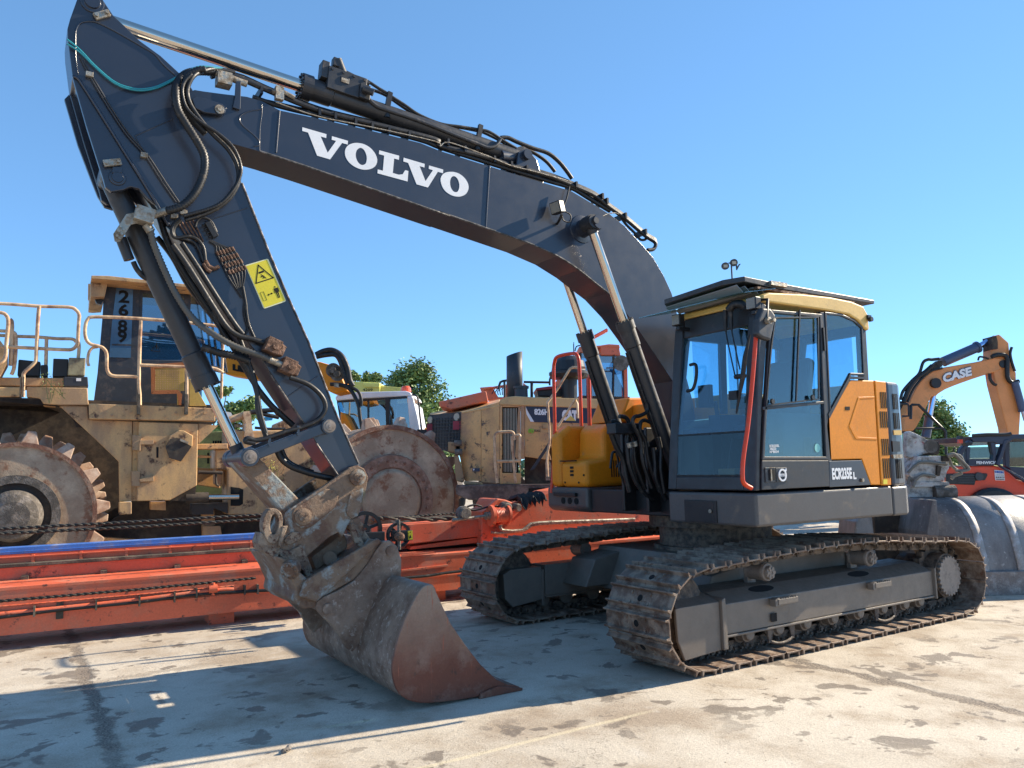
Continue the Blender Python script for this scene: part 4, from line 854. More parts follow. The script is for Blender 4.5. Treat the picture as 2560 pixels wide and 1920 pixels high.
# align the hole ring round its own centre to the outer ring
b.ring(ringpts(pxy(zh((400,710),(410,820),(400,900),(360,1010),(300,1080),(225,1040),(175,930),(165,810),(200,700),(260,640),(340,645)),Yh),32),ii,Yh-.03,Yh+.06)
b.prism(pxy(zh((160,930),(235,1010),(340,1040),(370,860),(470,850),(390,1120),(350,1260),(150,1150),(118,1060)),Yh),Yh-.02,Yh+.16); b.prism(pxy(zh((400,850),(468,845),(385,1110),(350,1080)),Yh),Yh-.045,Yh+.02)
b.ob('lifting_eye',M['hitch'],hit,.008)
b=MB(); b.prism(pxy(zh((360,1130),(500,1150),(640,1080),(720,1230),(800,1450),(735,1505),(600,1310),(540,1325),(380,1220)),Yh),Yh-.02,Yh+.14); b.prism(pxy(zh((530,920),(615,930),(660,990),(600,1040),(480,1090),(430,1030)),Yh),Yh-.016,Yh-.002); b.ob('jaw',M['hitch'],hit,.008)
b=MB(); tq=[(1255,780),(1330,740),(1375,770),(1370,800),(1405,830),(1400,860),(1430,890),(1425,920),(1500,1030),(1560,1045),(1480,1110),(1380,1040),(1260,900),(1215,840)]; b.prism(pxy(zh(*tq),Yh),Yh-.01,Yh+.10)
b.prism(pxy(zh((1225,830),(1255,820),(1330,960),(1420,1120),(1400,1150),(1280,1060),(1235,950)),Yh),Yh-.05,Yh-.02); b.ob('locking_quadrant',M['hitch'],hit,.004)
b=MB(); b.prism(pxy(zh((720,1225),(1105,930),(1150,1000),(1160,1110),(780,1380)),Yh+.2),Yh+.10,1.70); b.cyl(at(1,Yh+.05,*zh((1000,1250))[0]),at(1,1.75,*zh((1000,1250))[0]),.05,16); b.ob('hitch_cross_tube',M['rust'],hit,.01)
# tilting cradle carried by the bucket
q=z6((120,530),(170,540),(330,690),(470,640),(640,540),(760,450),(790,410),(860,425),(800,520),(640,690),(440,800),(395,880),(300,890),(232,835),(245,765),(200,660))
b=MB(); b.prism(pxy(q,1.16),1.14,1.94); b.prism(pxy(z6((300,690),(800,400),(830,420),(380,840),(260,800)),1.14),1.10,1.139); cr_=b.ob('tilt_cradle',M['rust'],EXC,.012)
c=at(1,1.12,*z6((205,635))[0]); b=MB(); dr=Vector((-.55,-.75,-.35)).normalized(); cc=at(1,1.10,*zh((505,1405))[0]); b.lathe(cc,dr,[(-.06,.062),(0,.062),(.006,.056),(.007,.040),(.012,.036)],28)
for k in range(9): 
    t=k*.698; aa=dr.orthogonal().normalized(); bb=dr.cross(aa); o=cc+dr*.006+(aa*math.cos(t)+bb*math.sin(t))*.048; b.cyl(o,o+dr*.012,.006,6)
b.ob('bearing_flange',M['rust'],cr_)
# ---- bucket
YB,YB2=.55,2.40; dz=.012
prof=[(-1.24,.0),(-1.54,.0),(-1.80,.012),(-1.95,.03),(-2.04,.058),(-2.105,.10),(-2.15,.17),(-2.17,.27),(-2.155,.37),(-2.12,.48),(-2.06,.61),(-1.98,.735),(-1.93,.775),(-1.875,.775)]
def offset(p,w):
    out=[]
    for i in range(len(p)):
        a=Vector(p[max(0,i-1)]);c=Vector(p[min(len(p)-1,i+1)]); e=(c-a).normalized(); out.append((p[i][0]+e.y*w,p[i][1]-e.x*w))
    return out
ps=[(v.x,v.y+dz) for v in cr([(x,z,0) for x,z in prof],4)]; inn=offset(ps,.022)
b=MB(); n=len(ps)
for i in range(n-1):
    qd=[ps[i],ps[i+1],inn[i+1],inn[i]]
    vs=[Vector((x,YB+.02,z)) for x,z in qd]+[Vector((x,YB2-.02,z)) for x,z in qd]
    b.add(vs,[(0,1,5,4),(2,3,7,6)],True)
vs=[Vector((x,y,z)) for y in(YB+.02,YB2-.02) for x,z in(ps[0],inn[0])]; b.add(vs,[(0,1,3,2)]); vs=[Vector((x,y,z)) for y in(YB+.02,YB2-.02) for x,z in(ps[-1],inn[-1])]; b.add(vs,[(0,1,3,2)])
b.cyl((-1.90,YB+.02,.735),(-1.90,YB2-.02,.735),.055,20)
bk=b.ob('bucket',M['bucket'],EXC)
side=[(x,z) for x,z in ps[6:]]+[(-1.82,.67),(-1.745,.52),(-1.64,.37),(-1.52,.22),(-1.40,.105),(-1.30,.05),(-1.225,.03),(-1.225,.002),(-1.48,.002),(-1.54,.012)]
for y in(YB,YB2-.024):
    b=MB(); b.prism(side,y,y+.024); b.ob('side_plate',M['bside'],bk,.005)
b=MB(); b.prism([(-1.22,.028),(-1.20,.012),(-1.22,.001),(-1.50,.001),(-1.52,.011),(-1.40,.02)],YB-.004,YB2+.004); b.ob('cutting_edge',M['bside'],bk,.003)
b=MB(); b.prism([(-1.545,.001),(-1.53,.035),(-1.40,.062),(-1.26,.03),(-1.195,.016),(-1.20,.001)],YB-.022,YB-.001); b.ob('side_cutter',M['bside'],bk,.004)
earp=z6((385,885),(400,835),(445,805),(540,765),(650,700),(740,590),(810,475),(850,425),(900,418),(950,458),(980,550),(975,690),(985,720),(900,760),(760,1050),(640,1190),(600,1165),(520,1030),(420,930))
for y in(1.12,1.93):
    b=MB(); b.prism(pxy(earp,1.12),y,y+.045); e=b.ob('bucket_ear',M['bucket'],bk,.008)
b=MB()
for s in((465,890),(900,490)):
    c=at(1,1.12,*z6(s)[0]); b.cyl((c.x,1.105,c.z),(c.x,1.99,c.z),.036,20)
b.ob('bucket_pin',M['bucket'],bk)
b=MB(); b.prism(pxy(z6((650,1180),(700,1050),(780,970),(960,1000),(935,1180),(925,1300),(800,1320)),.95),.60,1.11)
# ---- hoses of the working end
yo=YN-.13
hose('corrugated_hose',z1((1080,1368),(1180,1335),(1265,1250),(1318,1130),(1325,1020),(1282,925),(1210,810),(1155,715),(1138,620),(1150,540),(1205,480),(1290,462),(1390,470)),[yo]*9+[yo+.03,yo+.08,yo+.13,yo+.16],.030,M['rub'],EXC,6,10,.020)
hose('corrugated_hose',z1((1190,1400),(1400,1335),(1500,1245),(1556,1140),(1556,1060),(1510,955),(1420,870),(1300,790),(1210,700),(1180,600),(1195,530),(1240,480)),yo-.0,.014,M['rub'],EXC,6,8,.02)
hose('corrugated_hose',z1((1330,860),(1260,780),(1200,690),(1180,590),(1200,500),(1280,455),(1330,450)),yo+.05,.026,M['rub'],EXC,6,10,.020)
hose('hose',z1((1200,1425),(1360,1372),(1480,1290),(1543,1180),(1538,1080),(1480,970),(1370,860),(1272,740),(1222,650),(1215,570),(1255,490),(1330,455),(1400,448),(1520,470)),[yo+.03]*11+[yo+.1,yo+.15,yo+.18],.017,M['rub'],EXC)
hose('hose',z1((1330,870),(1230,760),(1170,680),(1160,620),(1200,560)),yo+.07,.022,M['rub'],EXC)
for k in(0,1): hose('teal_cable',z1((435,255+k*30),(520,325+k*15),(620,430+k*8),(750,535+k*9),(880,575+k*10),(1000,565+k*10),(1110,518+k*8),(1200,468),(1300,430+k*10),(1440,442)),[YN-.02]*7+[YN-.05,YN-.03,YN+.02],.006,M['teal'],EXC,5,6)
for k in(0,1): hose('grease_pipe',z1((520+k*8,365),(575+k*14,480),(700+k*16,690),(820+k*18,870),(935+k*18,1000),(1050+k*22,1180),(1140+k*20,1310)),YN-.012,.006,M['greyd'],armo,4,6)
hose('grease_pipe',z1((940,1000),(1070,1190),(1165,1320)),YN-.012,.005,M['greyd'],armo,4,6)
b=MB()
for u,v in((580,482),(935,1005),(1190,1375),(1130,1400)): q=at(1,YN-.02,*z1((u,v))[0]); b.box((-.022,-.01,-.016),(.022,.02,.016),Matrix.Translation(q))
b.ob('pipe_clip',M['zinc'],armo,.002)
b=MB(); b.tube(cr(W3(z1((1400,470),(1440,490),(1480,500),(1530,520),(1600,545)),YN+.02),3),.024,10); b.box((-.05,-.05,-.045),(.05,.05,.045),Matrix.Translation(at(1,YN+.03,*z1((1450,520))[0]))); b.ob('hose_coupling',M['zinc'],EXC)
b=MB(); b.tube(W3(z2((780,360),(830,345),(930,400)),YN),.016,8); b.box((-.03,-.02,-.05),(.03,.03,.05),Matrix.Translation(at(1,YN,*z2((825,370))[0]))); b.ob('valve_fitting',M['zinc'],boom)
# silver corrugated hose along the bucket cylinder + valve clamp
hose('corrugated_hose',z4((455,320),(480,420),(555,600),(635,760),(735,900),(880,1010),(1010,1080),(1150,1130),(1230,1165)),[YC-.19,YC-.17,YC-.15,YC-.15,YC-.16,YC-.22,YN-.06,YN-.07,YN-.06],.025,mk('grey_hose_guard',(.10,.095,.085),.45,metal=.3),EXC,6,10,.022)
b=MB(); b.tube(W3(z4((1220,1160),(1290,1190),(1330,1205)),YN-.06),.024,8); b.tube(W3(z4((460,335),(430,290)),YC-.19),.03,8); b.tube(W3(z4((455,235),(570,195)),YC-.20),.026,8); b.ob('hose_end',M['zinc'],EXC)
b=MB(); b.add([at(1,y,*p) for y in(YC-.20,YC-.08) for p in z4((215,350),(300,220),(440,195),(470,260),(330,290),(260,400),(225,400))],[tuple(range(7)),tuple(range(13,6,-1))]+[(i,i+7,(i+1)%7+7,(i+1)%7) for i in range(7)])
b.box((-.06,-.06,-.05),(.06,.05,.05),Matrix.Translation(at(1,YC-.20,*z4((415,235))[0]))@Matrix.Rotation(.2,4,'Y'));
for u,v in((265,300),(285,320),(250,330),(270,350),(240,360),(258,375)): q=at(1,YC-.205,*z4((u,v))[0]); b.cyl(q+Vector((0,-.006,0)),q,.010,8)
b.ob('line_valve_bracket',M['zinc'],bc,.003)
b=MB(); q0=at(1,YC-.02,*z4((285,380))[0]);q1=at(1,YC-.02,*z4((340,520))[0]); b.tube([q0+Vector((-.02,0,0)),q1+Vector((-.02,0,0))],.035,12); b.ob('accumulator',M['greyd'],bc)
hose('hose',z4((345,530),(370,580),(410,625),(460,650)),YC,.018,M['rub'],EXC)
# pipes along the front edge of the arm
hose('arm_pipe',z4((600,420),(700,560),(850,800),(950,950),(1030,1010),(1110,1030),(1190,1055)),YN-.03,.020,M['rub'],armo)
hose('arm_pipe',z4((660,410),(760,560),(900,780),(1000,930),(1055,1000)),YN-.02,.019,M['rub'],armo)
hose('arm_pipe',z4((420,90),(500,200),(560,380),(640,540),(740,700),(860,880),(960,1030),(1080,1230),(1200,1420),(1380,1590)),YN+.10,.022,M['rub'],armo)
hose('arm_pipe',z4((500,370),(600,500),(700,680),(830,850),(930,980),(1000,1100),(1130,1320),(1290,1520)),YF-.05,.02,M['rub'],armo)
hose('hose',z4((790,1080),(900,1120),(1000,1140),(1100,1175)),YN+.0,.030,M['rub'],EXC,5,8,.02)
hose('hose',z4((870,850),(930,1000),(1050,1150),(1120,1300),(1150,1400),(1170,1520),(1205,1640)),YN+.02,.017,M['rub'],EXC)
hose('hose',z4((1010,960),(1080,1150),(1130,1290),(1150,1400))+z5((455,100),(480,220),(525,350)),YN+.02,.018,M['rub'],EXC)
hose('hose',z4((1360,1280),(1480,1325),(1565,1400),(1590,1480),(1540,1555),(1430,1605))+z5((700,312),(560,360),(450,385),(380,370),(365,395),(440,410)),YN-.08,.018,M['rub'],EXC)
hose('hose',z5((610,440),(640,520),(720,590),(850,640),(960,670),(1060,690)),YN+.05,.022,M['rub'],EXC)
hose('hose',z5((640,430),(690,540),(780,600),(900,640)),YN+.1,.018,M['rub'],EXC)
b=MB()
for (u,v,s,tt) in((1255,1085,.065,1),(1355,1215,.062,1)):
    q=at(1,YN-.05,*z4((u,v))[0]); Mq=Matrix.Translation(q)@Matrix.Rotation(R(22),4,'Y'); b.box((-s,-.05,-.05),(s*.6,.05,.055),Mq); b.box((s*.6,-.035,-.04),(s*1.15,.04,.035),Mq); b.cyl(Mq@Vector((0,-.065,0)),Mq@Vector((0,-.04,0)),.022,12); b.cyl(Mq@Vector((s*1.2,-.02,.03)),Mq@Vector((s*.4,-.02,.045)),.008,6)
b.ob('shut_off_valve',M['rustfit'],armo,.005)
# small pipe manifold with copper coloured unions
b=MB()
for i in range(6):
    u0=870+i*18; v0=440+0*i
    p=[(835+i*4,395),(880+i*14,425+i*2),(885+i*20,470-i*6),(930+i*22,560-i*8),(970+i*20,640-i*8),(1010+i*9,700),(1050+i*4,760)]
    b.tube(cr(W3(zm(*[((x-0)*1,(y)) for x,y in []]) if 0 else z4(*p),YN-.014),4),.0055,6)
b.ob('thin_pipes',M['rub'],armo)
b=MB()
for i in range(6):
    for t in(0,1,2,3):
        u=885+i*20+t*26; v=465-i*6+t*40
        q=at(1,YN-.016,*z4((u,v))[0]); q2=at(1,YN-.016,*z4((u+14,v+24))[0]); b.cyl(q,q2,.0095,6)
b.ob('pipe_union',M['rustfit'],armo)
b=MB(); q=pxy(z4((800,290),(835,275),(890,370),(855,385)),YN); b.prism(q,YN-.05,YN-.004); 
for i in range(4): a=at(1,YN-.03,*z4((790+i*14,295+i*25))[0]); c=at(1,YN-.03,*z4((820+i*14,285+i*25))[0]); b.cyl(a,c,.009,6)
b.ob('grease_block',M['rub'],armo,.003)
hose('hose',z4((645,250),(605,290),(595,340),(620,375),(700,365),(760,385),(800,440),(812,520)),YN-.03,.012,M['rub'],EXC,6,8)
hose('hose',z4((655,260),(610,310),(615,370),(690,385),(745,410),(780,470),(800,530)),YN-.02,.012,M['rub'],EXC,6,8)
hose('hose',z4((745,310),(760,265),(800,245),(850,270),(885,340)),YN-.03,.010,M['rub'],EXC,6,8)
b=MB(); b.tube(W3(z4((810,520),(835,560),(870,575),(900,560)),YN-.02),.014,8); b.tube(W3(z4((800,540),(825,580),(850,595)),YN-.02),.014,8)
for i in range(5): b.tube(W3(z4((640+i*22,280-i*6),(680+i*22,345-i*4),(740+i*15,400)),YN-.012),.005,6)
b.ob('elbow_fitting',M['rustfit'],armo)
hose('thin_cable',z4((1055,690),(1075,800),(1080,860),(1095,940),(1130,1020)),YN-.02,.010,M['rub'],EXC,5,6)
hose('thin_cable',z4((1065,800),(1065,870),(1085,960),(1070,1000)),YN-.01,.008,M['rub'],EXC,5,6)
# ================================================================ background machines, left half
m1=Z(0,1240,.34358); m2=Z(900,1180,.29837); m3=Z(1060,860,.26522); m4=Z(0,740,.20488); m5=Z(480,950,.27125); m6=Z(2240,820,.19289); m7=Z(2230,1060,.26527)
mw=Z(0,980,.31646); mc=Z(0,660,.27125); mA=Z(760,840,.31342)
M['tan']=mk('dusty_yellow_machine_paint',(.70,.42,.17),.5,dirt=(.42,.265,.145),damt=.46,dscale=2.2,d2=(.10,.05,.03),d2amt=.12,d2scale=4,bump=.15,streak=.35)
M['tany']=mk('yellow_machine_paint',(.74,.41,.155),.45,dirt=(.44,.255,.15),damt=.36,dscale=1.8,d2=(.07,.045,.04),d2amt=.09,d2scale=7,bump=.1)
M['rail']=mk('faded_rail_paint',(.75,.52,.30),.45,dirt=(.36,.20,.12),damt=.35,dscale=6)
M['drum']=mk('worn_drum_steel',(.55,.41,.275),.6,dirt=(.36,.25,.165),damt=.5,dscale=1.8,d2=(.26,.12,.065),d2amt=.2,d2scale=3.2,bump=.3)
M['rimr']=mk('rust_brown_rim',(.20,.085,.05),.7,dirt=(.35,.24,.17),damt=.3,dscale=8,bump=.4)
M['drumd']=mk('rusty_hub_steel',(.40,.25,.18),.65,dirt=(.24,.13,.085),damt=.5,dscale=6,bump=.4)
M['tooth']=mk('worn_tooth_steel',(.50,.38,.29),.55,metal=.1,dirt=(.30,.17,.11),damt=.4,dscale=3,bump=.12)
M['hub']=mk('muddy_hub',(.22,.19,.165),.7,dirt=(.10,.085,.07),damt=.5,dscale=9,bump=.5)
M['shade']=mk('shade_dark_underframe',(.045,.034,.027),.8,dirt=(.12,.09,.06),damt=.3,dscale=4)  # dark brown with the shade under and behind parts put into the colour
M['cabd']=mk('dark_cab_panel',(.030,.035,.045),.5,dirt=(.12,.10,.09),damt=.2,dscale=9)
M['msr']=mk('mast_orange_paint',(.76,.155,.07),.4,dirt=(.55,.24,.15),damt=.25,dscale=2,d2=(.10,.04,.03),d2amt=.07,d2scale=9,bump=.05)
M['msd']=mk('greasy_rail_steel',(.20,.155,.11),.6,dirt=(.07,.06,.045),damt=.5,dscale=5,bump=.4)
M['blue']=mk('blue_rail_paint',(.06,.20,.62),.3,dirt=(.25,.3,.45),damt=.25,dscale=6)
M['rope']=mk('greasy_wire_rope',(.045,.042,.036),.55,metal=.3,bump=.6,bscale=180)
M['gl2']=glass('far_cab_glass',(.30,.50,.62),.14)
class TH:
    "a thing standing in a working plane"
    def __init__(s,pl,name,label,cat,group=None): s.pl=pl; s.r=thing(name,label,cat,pl.mat(),group); s.b=None
    def n(s): s.b=MB(); return s
    def p(s,pts,t,th,t2=None): s.b.prism(s.pl.qs(pts,t),t,t+th); return s
    def q(s,vs):  # vs: list of (u,v,t) -> one free face with 3 cm behind it
        P_=[Vector((lambda a:(a[0],v[2],a[1]))(s.pl.q(v[0],v[1],v[2]))) for v in vs]; n=len(P_)
        nn=(P_[1]-P_[0]).cross(P_[2]-P_[0]).normalized()
        if nn.y>0: nn=-nn
        Q=[p_-nn*.03 for p_ in P_]; s.b.add(P_+Q,[tuple(range(n)),tuple(range(2*n-1,n-1,-1))]+[(i,i+n,(i+1)%n+n,(i+1)%n) for i in range(n)]); return s
    def w(s,pts,t): return [Vector((a[0],(t[i] if isinstance(t,(list,tuple)) else t),a[1])) for i,a in enumerate([s.pl.q(u,v,(t[i] if isinstance(t,(list,tuple)) else t)) for i,(u,v) in enumerate(pts)])]
    def t(s,pts,t,r,k=4,n=8,c=True): P_=s.w(pts,t); s.b.tube(cr(P_,k) if c else P_,r,n); return s
    def bx(s,u0,v0,u1,v1,t,th): return s.p([(u0,v0),(u1,v0),(u1,v1),(u0,v1)],t,th)
    def o(s,name,mat,par=None,bevel=0): return s.b.ob(name,mat,par or s.r,bevel)
# ---- orange mast lying along the yard
a0=at(2,.13,0,1590); a1=at(2,.13,1157,1472); hd=math.degrees(math.atan2(a1.y-a0.y,a1.x-a0.x))
PM=Plane((a0.x,a0.y),hd)
T=TH(PM,'piling_rig_mast','long orange steel mast with ropes and a blue top rail, lying behind the bucket','mast')
def sz(u,v,t=0): return PM.q(u,v,t)
S0,S1=-4.0,9.0
def rowz(p,t): return PM.q(*m1(p)[0],t)[1]
zl_,zu=rowz((0,668),0),rowz((0,668),0)
b=MB(); b.box((S0,0,.13),(S1,.62,zl_)); b.box((S0,.60,zl_-.02),(S1,.95,zl_+.12)); 
b.prism([(S0,.30),(S0,.315),(S1,.315),(S1,.30)],-.012,.0); b.box((S0,-.006,zl_-.03),(S1,0,zl_))
for s in(-3,-.6,1.8,4.2,6.6): b.box((s,.15,.0),(s+.25,.5,.13))
mo=b.ob('mast_box',M['msr'],T.r,.008)
z2_=zl_+.12
b=MB(); b.box((S0,.56,z2_),(3.1,.66,z2_+.035)); b.ob('guide_rail',M['msd'],T.r,.006)
b=MB(); b.box((S0,.66,z2_),(3.1,.95,z2_+.12)); 
for i in range(16): b.box((-3.6+i*.42,.635,z2_+.03),(-3.57+i*.42,.66,z2_+.11))
b.box((S0,.63,z2_+.085),(3.1,.66,z2_+.10)); b.ob('upper_rail_box',M['msr'],T.r,.004)
b=MB(); b.box((S0,.66,z2_+.121),(2.62,.84,z2_+.185)); b.box((S0,.655,z2_+.14),(2.62,.66,z2_+.15)); b.ob('blue_rail',M['blue'],T.r,.008)
def line(name,pts,t,r,mat,corr=0):
    P_=T.w(pts,t)
    if corr:
        L=(P_[-1]-P_[0]).length; b=MB(); n=int(L/corr); prev=None
        for k in range(2):
            q=[]
            for i in range(n+1):
                f=i/n; x=f*(len(P_)-1); j=min(int(x),len(P_)-2); c=P_[j].lerp(P_[j+1],x-j); a=i*1.05+k*math.pi; q.append(c+Vector((0,math.cos(a),math.sin(a)))*r*.5)
            b.tube(q,r*.62,5)
        return b.ob(name,mat,T.r)
    T.n().t(pts,t,r); return T.o(name,mat)
line('wire_rope',m1((-400,262),(0,240),(1000,187),(1920,135),(2300,112)),.30,.017,M['rope'],.016)
line('wire_rope',m1((-400,300),(0,275),(1000,224),(1920,168),(2300,148)),.25,.017,M['rope'],.016)
line('wire_rope',m1((-400,800),(0,765),(1000,680),(1860,597)),-.03,.015,M['rope'],.016)
line('orange_pipe',m1((-400,900),(0,860),(420,818),(1000,755),(1560,685),(1700,680)),-.03,.022,M['msr'])
line('cable',m1((-400,925),(0,882),(440,828),(1020,770),(1480,712),(2160,672))+m2((340,890),(560,870),(700,848),(850,830)),-.04,.017,M['rub'])
line('cable',m1((-400,665),(0,630),(720,575),(1320,530),(2030,478))+m2((350,660),(600,635),(700,625),(1015,597),(1065,505)),.55,.016,M['rub'])
line('weld_bead',m1((-400,845),(0,805),(700,745),(1700,655)),-.002,.008,M['msr'])
b=MB()
for u,v in ((250,835),(700,790),(1015,762),(1270,735),(1430,705),(1780,680),(1875,675)):
    q=T.w(m1((u,v)),-.045)[0]; b.box((q.x-.008,-.075,q.z-.05),(q.x+.008,.0,q.z+.045))
for u,v in ((435,830),(2090,680)): q=T.w(m1((u,v)),-.01)[0]; b.box((q.x-.03,-.02,q.z-.08),(q.x+.03,.0,q.z+.07))
for u,v in ((180,612),(755,570),(1290,530),(1780,492)): q=T.w(m1((u,v)),.55)[0]; b.box((q.x-.03,.52,q.z-.03),(q.x+.03,.6,q.z+.04))
b.ob('pipe_bracket',M['msd'],T.r)
T.n(); c=T.w(m1((1550,675)),-.04)[0]; T.b.cyl(c+Vector((-.04,0,0)),c+Vector((.04,0,0)),.045,8); T.b.cyl(c+Vector((0,0,-.06)),c+Vector((0,0,.06)),.02,8); T.o('pipe_joint',M['msr'])
# right-hand end: upper beam, head frame, spring, sheaves
T.n().p(m2((160,455),(900,400),(1020,395),(1020,540),(450,600),(160,620)),.40,.3); T.o('upper_beam',M['msr'],None,.01)
T.n().p(m2((430,625),(900,560),(1010,548),(1010,590),(420,650)),.42,.15).p(m2((350,690),(620,668),(640,680),(350,712)),-.02,.02).p(m2((350,820),(740,775),(740,790),(350,835)),-.02,.02); T.o('stiffening_rib',M['msr'])
T.n().p(m2((1018,600),(1018,330),(1085,305),(1100,270),(1120,226),(1160,222),(1220,232),(1300,262),(1390,268),(1600,160),(2100,60),(2750,120),(2750,700),(1600,700),(1060,640)),.30,.45); T.o('head_frame',M['msr'],None,.015)
T.n().t(m2((1180,440),(1190,490),(1360,488),(1430,435),(1600,420),(1900,410),(2300,395)),.26,.022,2).t(m2((1180,470),(1200,500),(1370,495),(1440,448),(1600,432),(1900,422),(2300,405)),.26,.016,2).t(m2((1100,505),(1170,512),(1380,490)),.26,.018,2); T.o('steel_pipe',M['zinc'])
T.n().t(m2((640,640),(640,640)),.2,.01) 
q0,q1=T.w(m2((1110,365),(1225,358)),.2); T.n(); pts=[]
for i in range(121): f=i/120; a=f*2*math.pi*9; pts.append(q0.lerp(q1,f)+Vector((0,math.cos(a),math.sin(a)))*.085)
T.b.tube(pts,.015,6); T.b.cyl(q0+Vector((-.04,0,0)),q0,.13,20); T.b.cyl(q1,q1+Vector((.03,0,0)),.12,20); T.b.cyl(q0,q1,.04,10); T.o('tension_spring',M['msr'])
T.n(); T.b.cyl(q0+Vector((-.10,0,0)),q0+Vector((-.04,0,0)),.05,12); T.b.cyl(q0+Vector((-.05,0,0)),q0+Vector((-.55,0,-.03)),.02,8); T.o('tension_rod',M['zinc'])
T.n(); e0,e1=T.w(m2((1180,310),(1290,300)),.22); 
for c,r in((T.w(m2((1215,305)),.24)[0],.085),(T.w(m2((1310,298)),.24)[0],.055),(T.w(m2((850,345)),.3)[0],.09)): T.b.lathe((c.x,.28,c.z),(0,-1,0),[(0,r),(.08,r),(.085,r*.8),(.11,r*.7)],20)
T.o('roller',M['hub'])
T.n().p(m2((1075,290),(1150,222),(1170,230),(1105,320)),.22,.06).p(m2((1280,330),(1330,262),(1340,330),(1240,430),(1150,450)),.20,.08); T.o('lug',M['msr'],None,.008)
line('drive_chain',m2((110,400),(200,385),(600,395),(900,378)),.45,.03,M['msd'],.05)
line('wire_rope',m2((150,388),(500,368),(800,345)),.5,.014,M['rope'],.02)
T.n().t(m2((900,290),(960,275),(1020,290)),.3,.012).t(m2((830,330),(900,310),(960,320),(1040,300),(1080,290),(1150,285),(1180,320)),.25,.012).t(m2((810,370),(830,320),(900,312)),.25,.012); T.o('hose',M['rub'])
def sheave(u,v,t,r,name='sheave'):
    c=T.w([(u,v)],t)[0]; T.n(); b=T.b; b.lathe((c.x,t,c.z),(0,-1,0),[(0,r),(.015,r),(.02,r*.9),(.035,r*.9),(.04,r),(.055,r)],36)
    return b
def wheel(name,u,v,t,r,sp):
    c=T.w([(u,v)],t)[0]; b=MB(); o=circ(c.x,c.z,r,32); i=circ(c.x,c.z,r*.80,32); b.ring(o,i,t-.05,t+.0); b.ring(circ(c.x,c.z,r*.28,32),circ(c.x,c.z,r*.1,32),t-.06,t+.01)
    for k in range(sp):
        a=2*math.pi*k/sp+.3; b.bar((c.x+r*.2*math.cos(a),t-.025,c.z+r*.2*math.sin(a)),(c.x+r*.85*math.cos(a),t-.025,c.z+r*.85*math.sin(a)),.03,r*.16,(0,1,0))
    return b.ob(name,M['black'],T.r)
wheel('rope_sheave',*m2((316,525))[0],-.35,.135,6); wheel('rope_sheave',*m2((30,480))[0],-.15,.20,6)
T.n().p(m2((40,510),(210,500),(210,590),(60,600)),-.33,.08).p(m2((270,495),(440,487),(446,570),(280,585)),-.45,.07); T.o('sheave_bracket',M['black'],None,.006)
T.n().t(m2((322,400),(326,520),(330,650)),-.47,.018,1).p(m2((305,402),(335,400),(345,430),(308,430)),-.48,.04); T.o('sheave_strap',M['hub'])
T.n(); c=T.w(m2((330,540)),-.48)[0]; T.b.lathe((c.x,-.45,c.z),(0,-1,0),[(0,.05),(.08,.045),(.09,.025)],14); T.o('sheave_knob',M['rustfit'])
T.n().p(m2((402,495),(440,490),(442,565),(404,568)),-.456,.004); st=T.o('yellow_label',M['sticker'])
T.n().p(m2((412,555),(422,520),(432,553)),-.458,.001).p(m2((418,500),(424,500),(424,512),(418,512)),-.458,.001); T.o('label_sign',M['cav'],st)
# rag
rg=TH(PM,'black_rag','crumpled black cloth draped over the orange mast head','cloth').n(); random.seed(3)
vs=[];fs=[];nx,ny=16,7
e=rg.w(m2((1330,262),(1530,225)),.34)
for i in range(nx+1):
    for j in range(ny+1):
        f=i/nx; g=j/ny; p=e[0].lerp(e[1],f); vs.append((p.x,.22+g*.45,p.z+.045*math.sin(i*2.3+j)*random.uniform(.4,1)+.05*math.sin(math.pi*g)-(.12*random.random() if j==0 else 0)+.03))
for i in range(nx):
    for j in range(ny): a=i*(ny+1)+j; fs.append((a,a+ny+1,a+ny+2,a+1))
rg.b.add(vs,fs,False); o=rg.b.ob('fabric',mk('black_cloth',(.02,.022,.025),.8),rg.r); so_=o.modifiers.new('thick','SOLIDIFY'); so_.thickness=.012

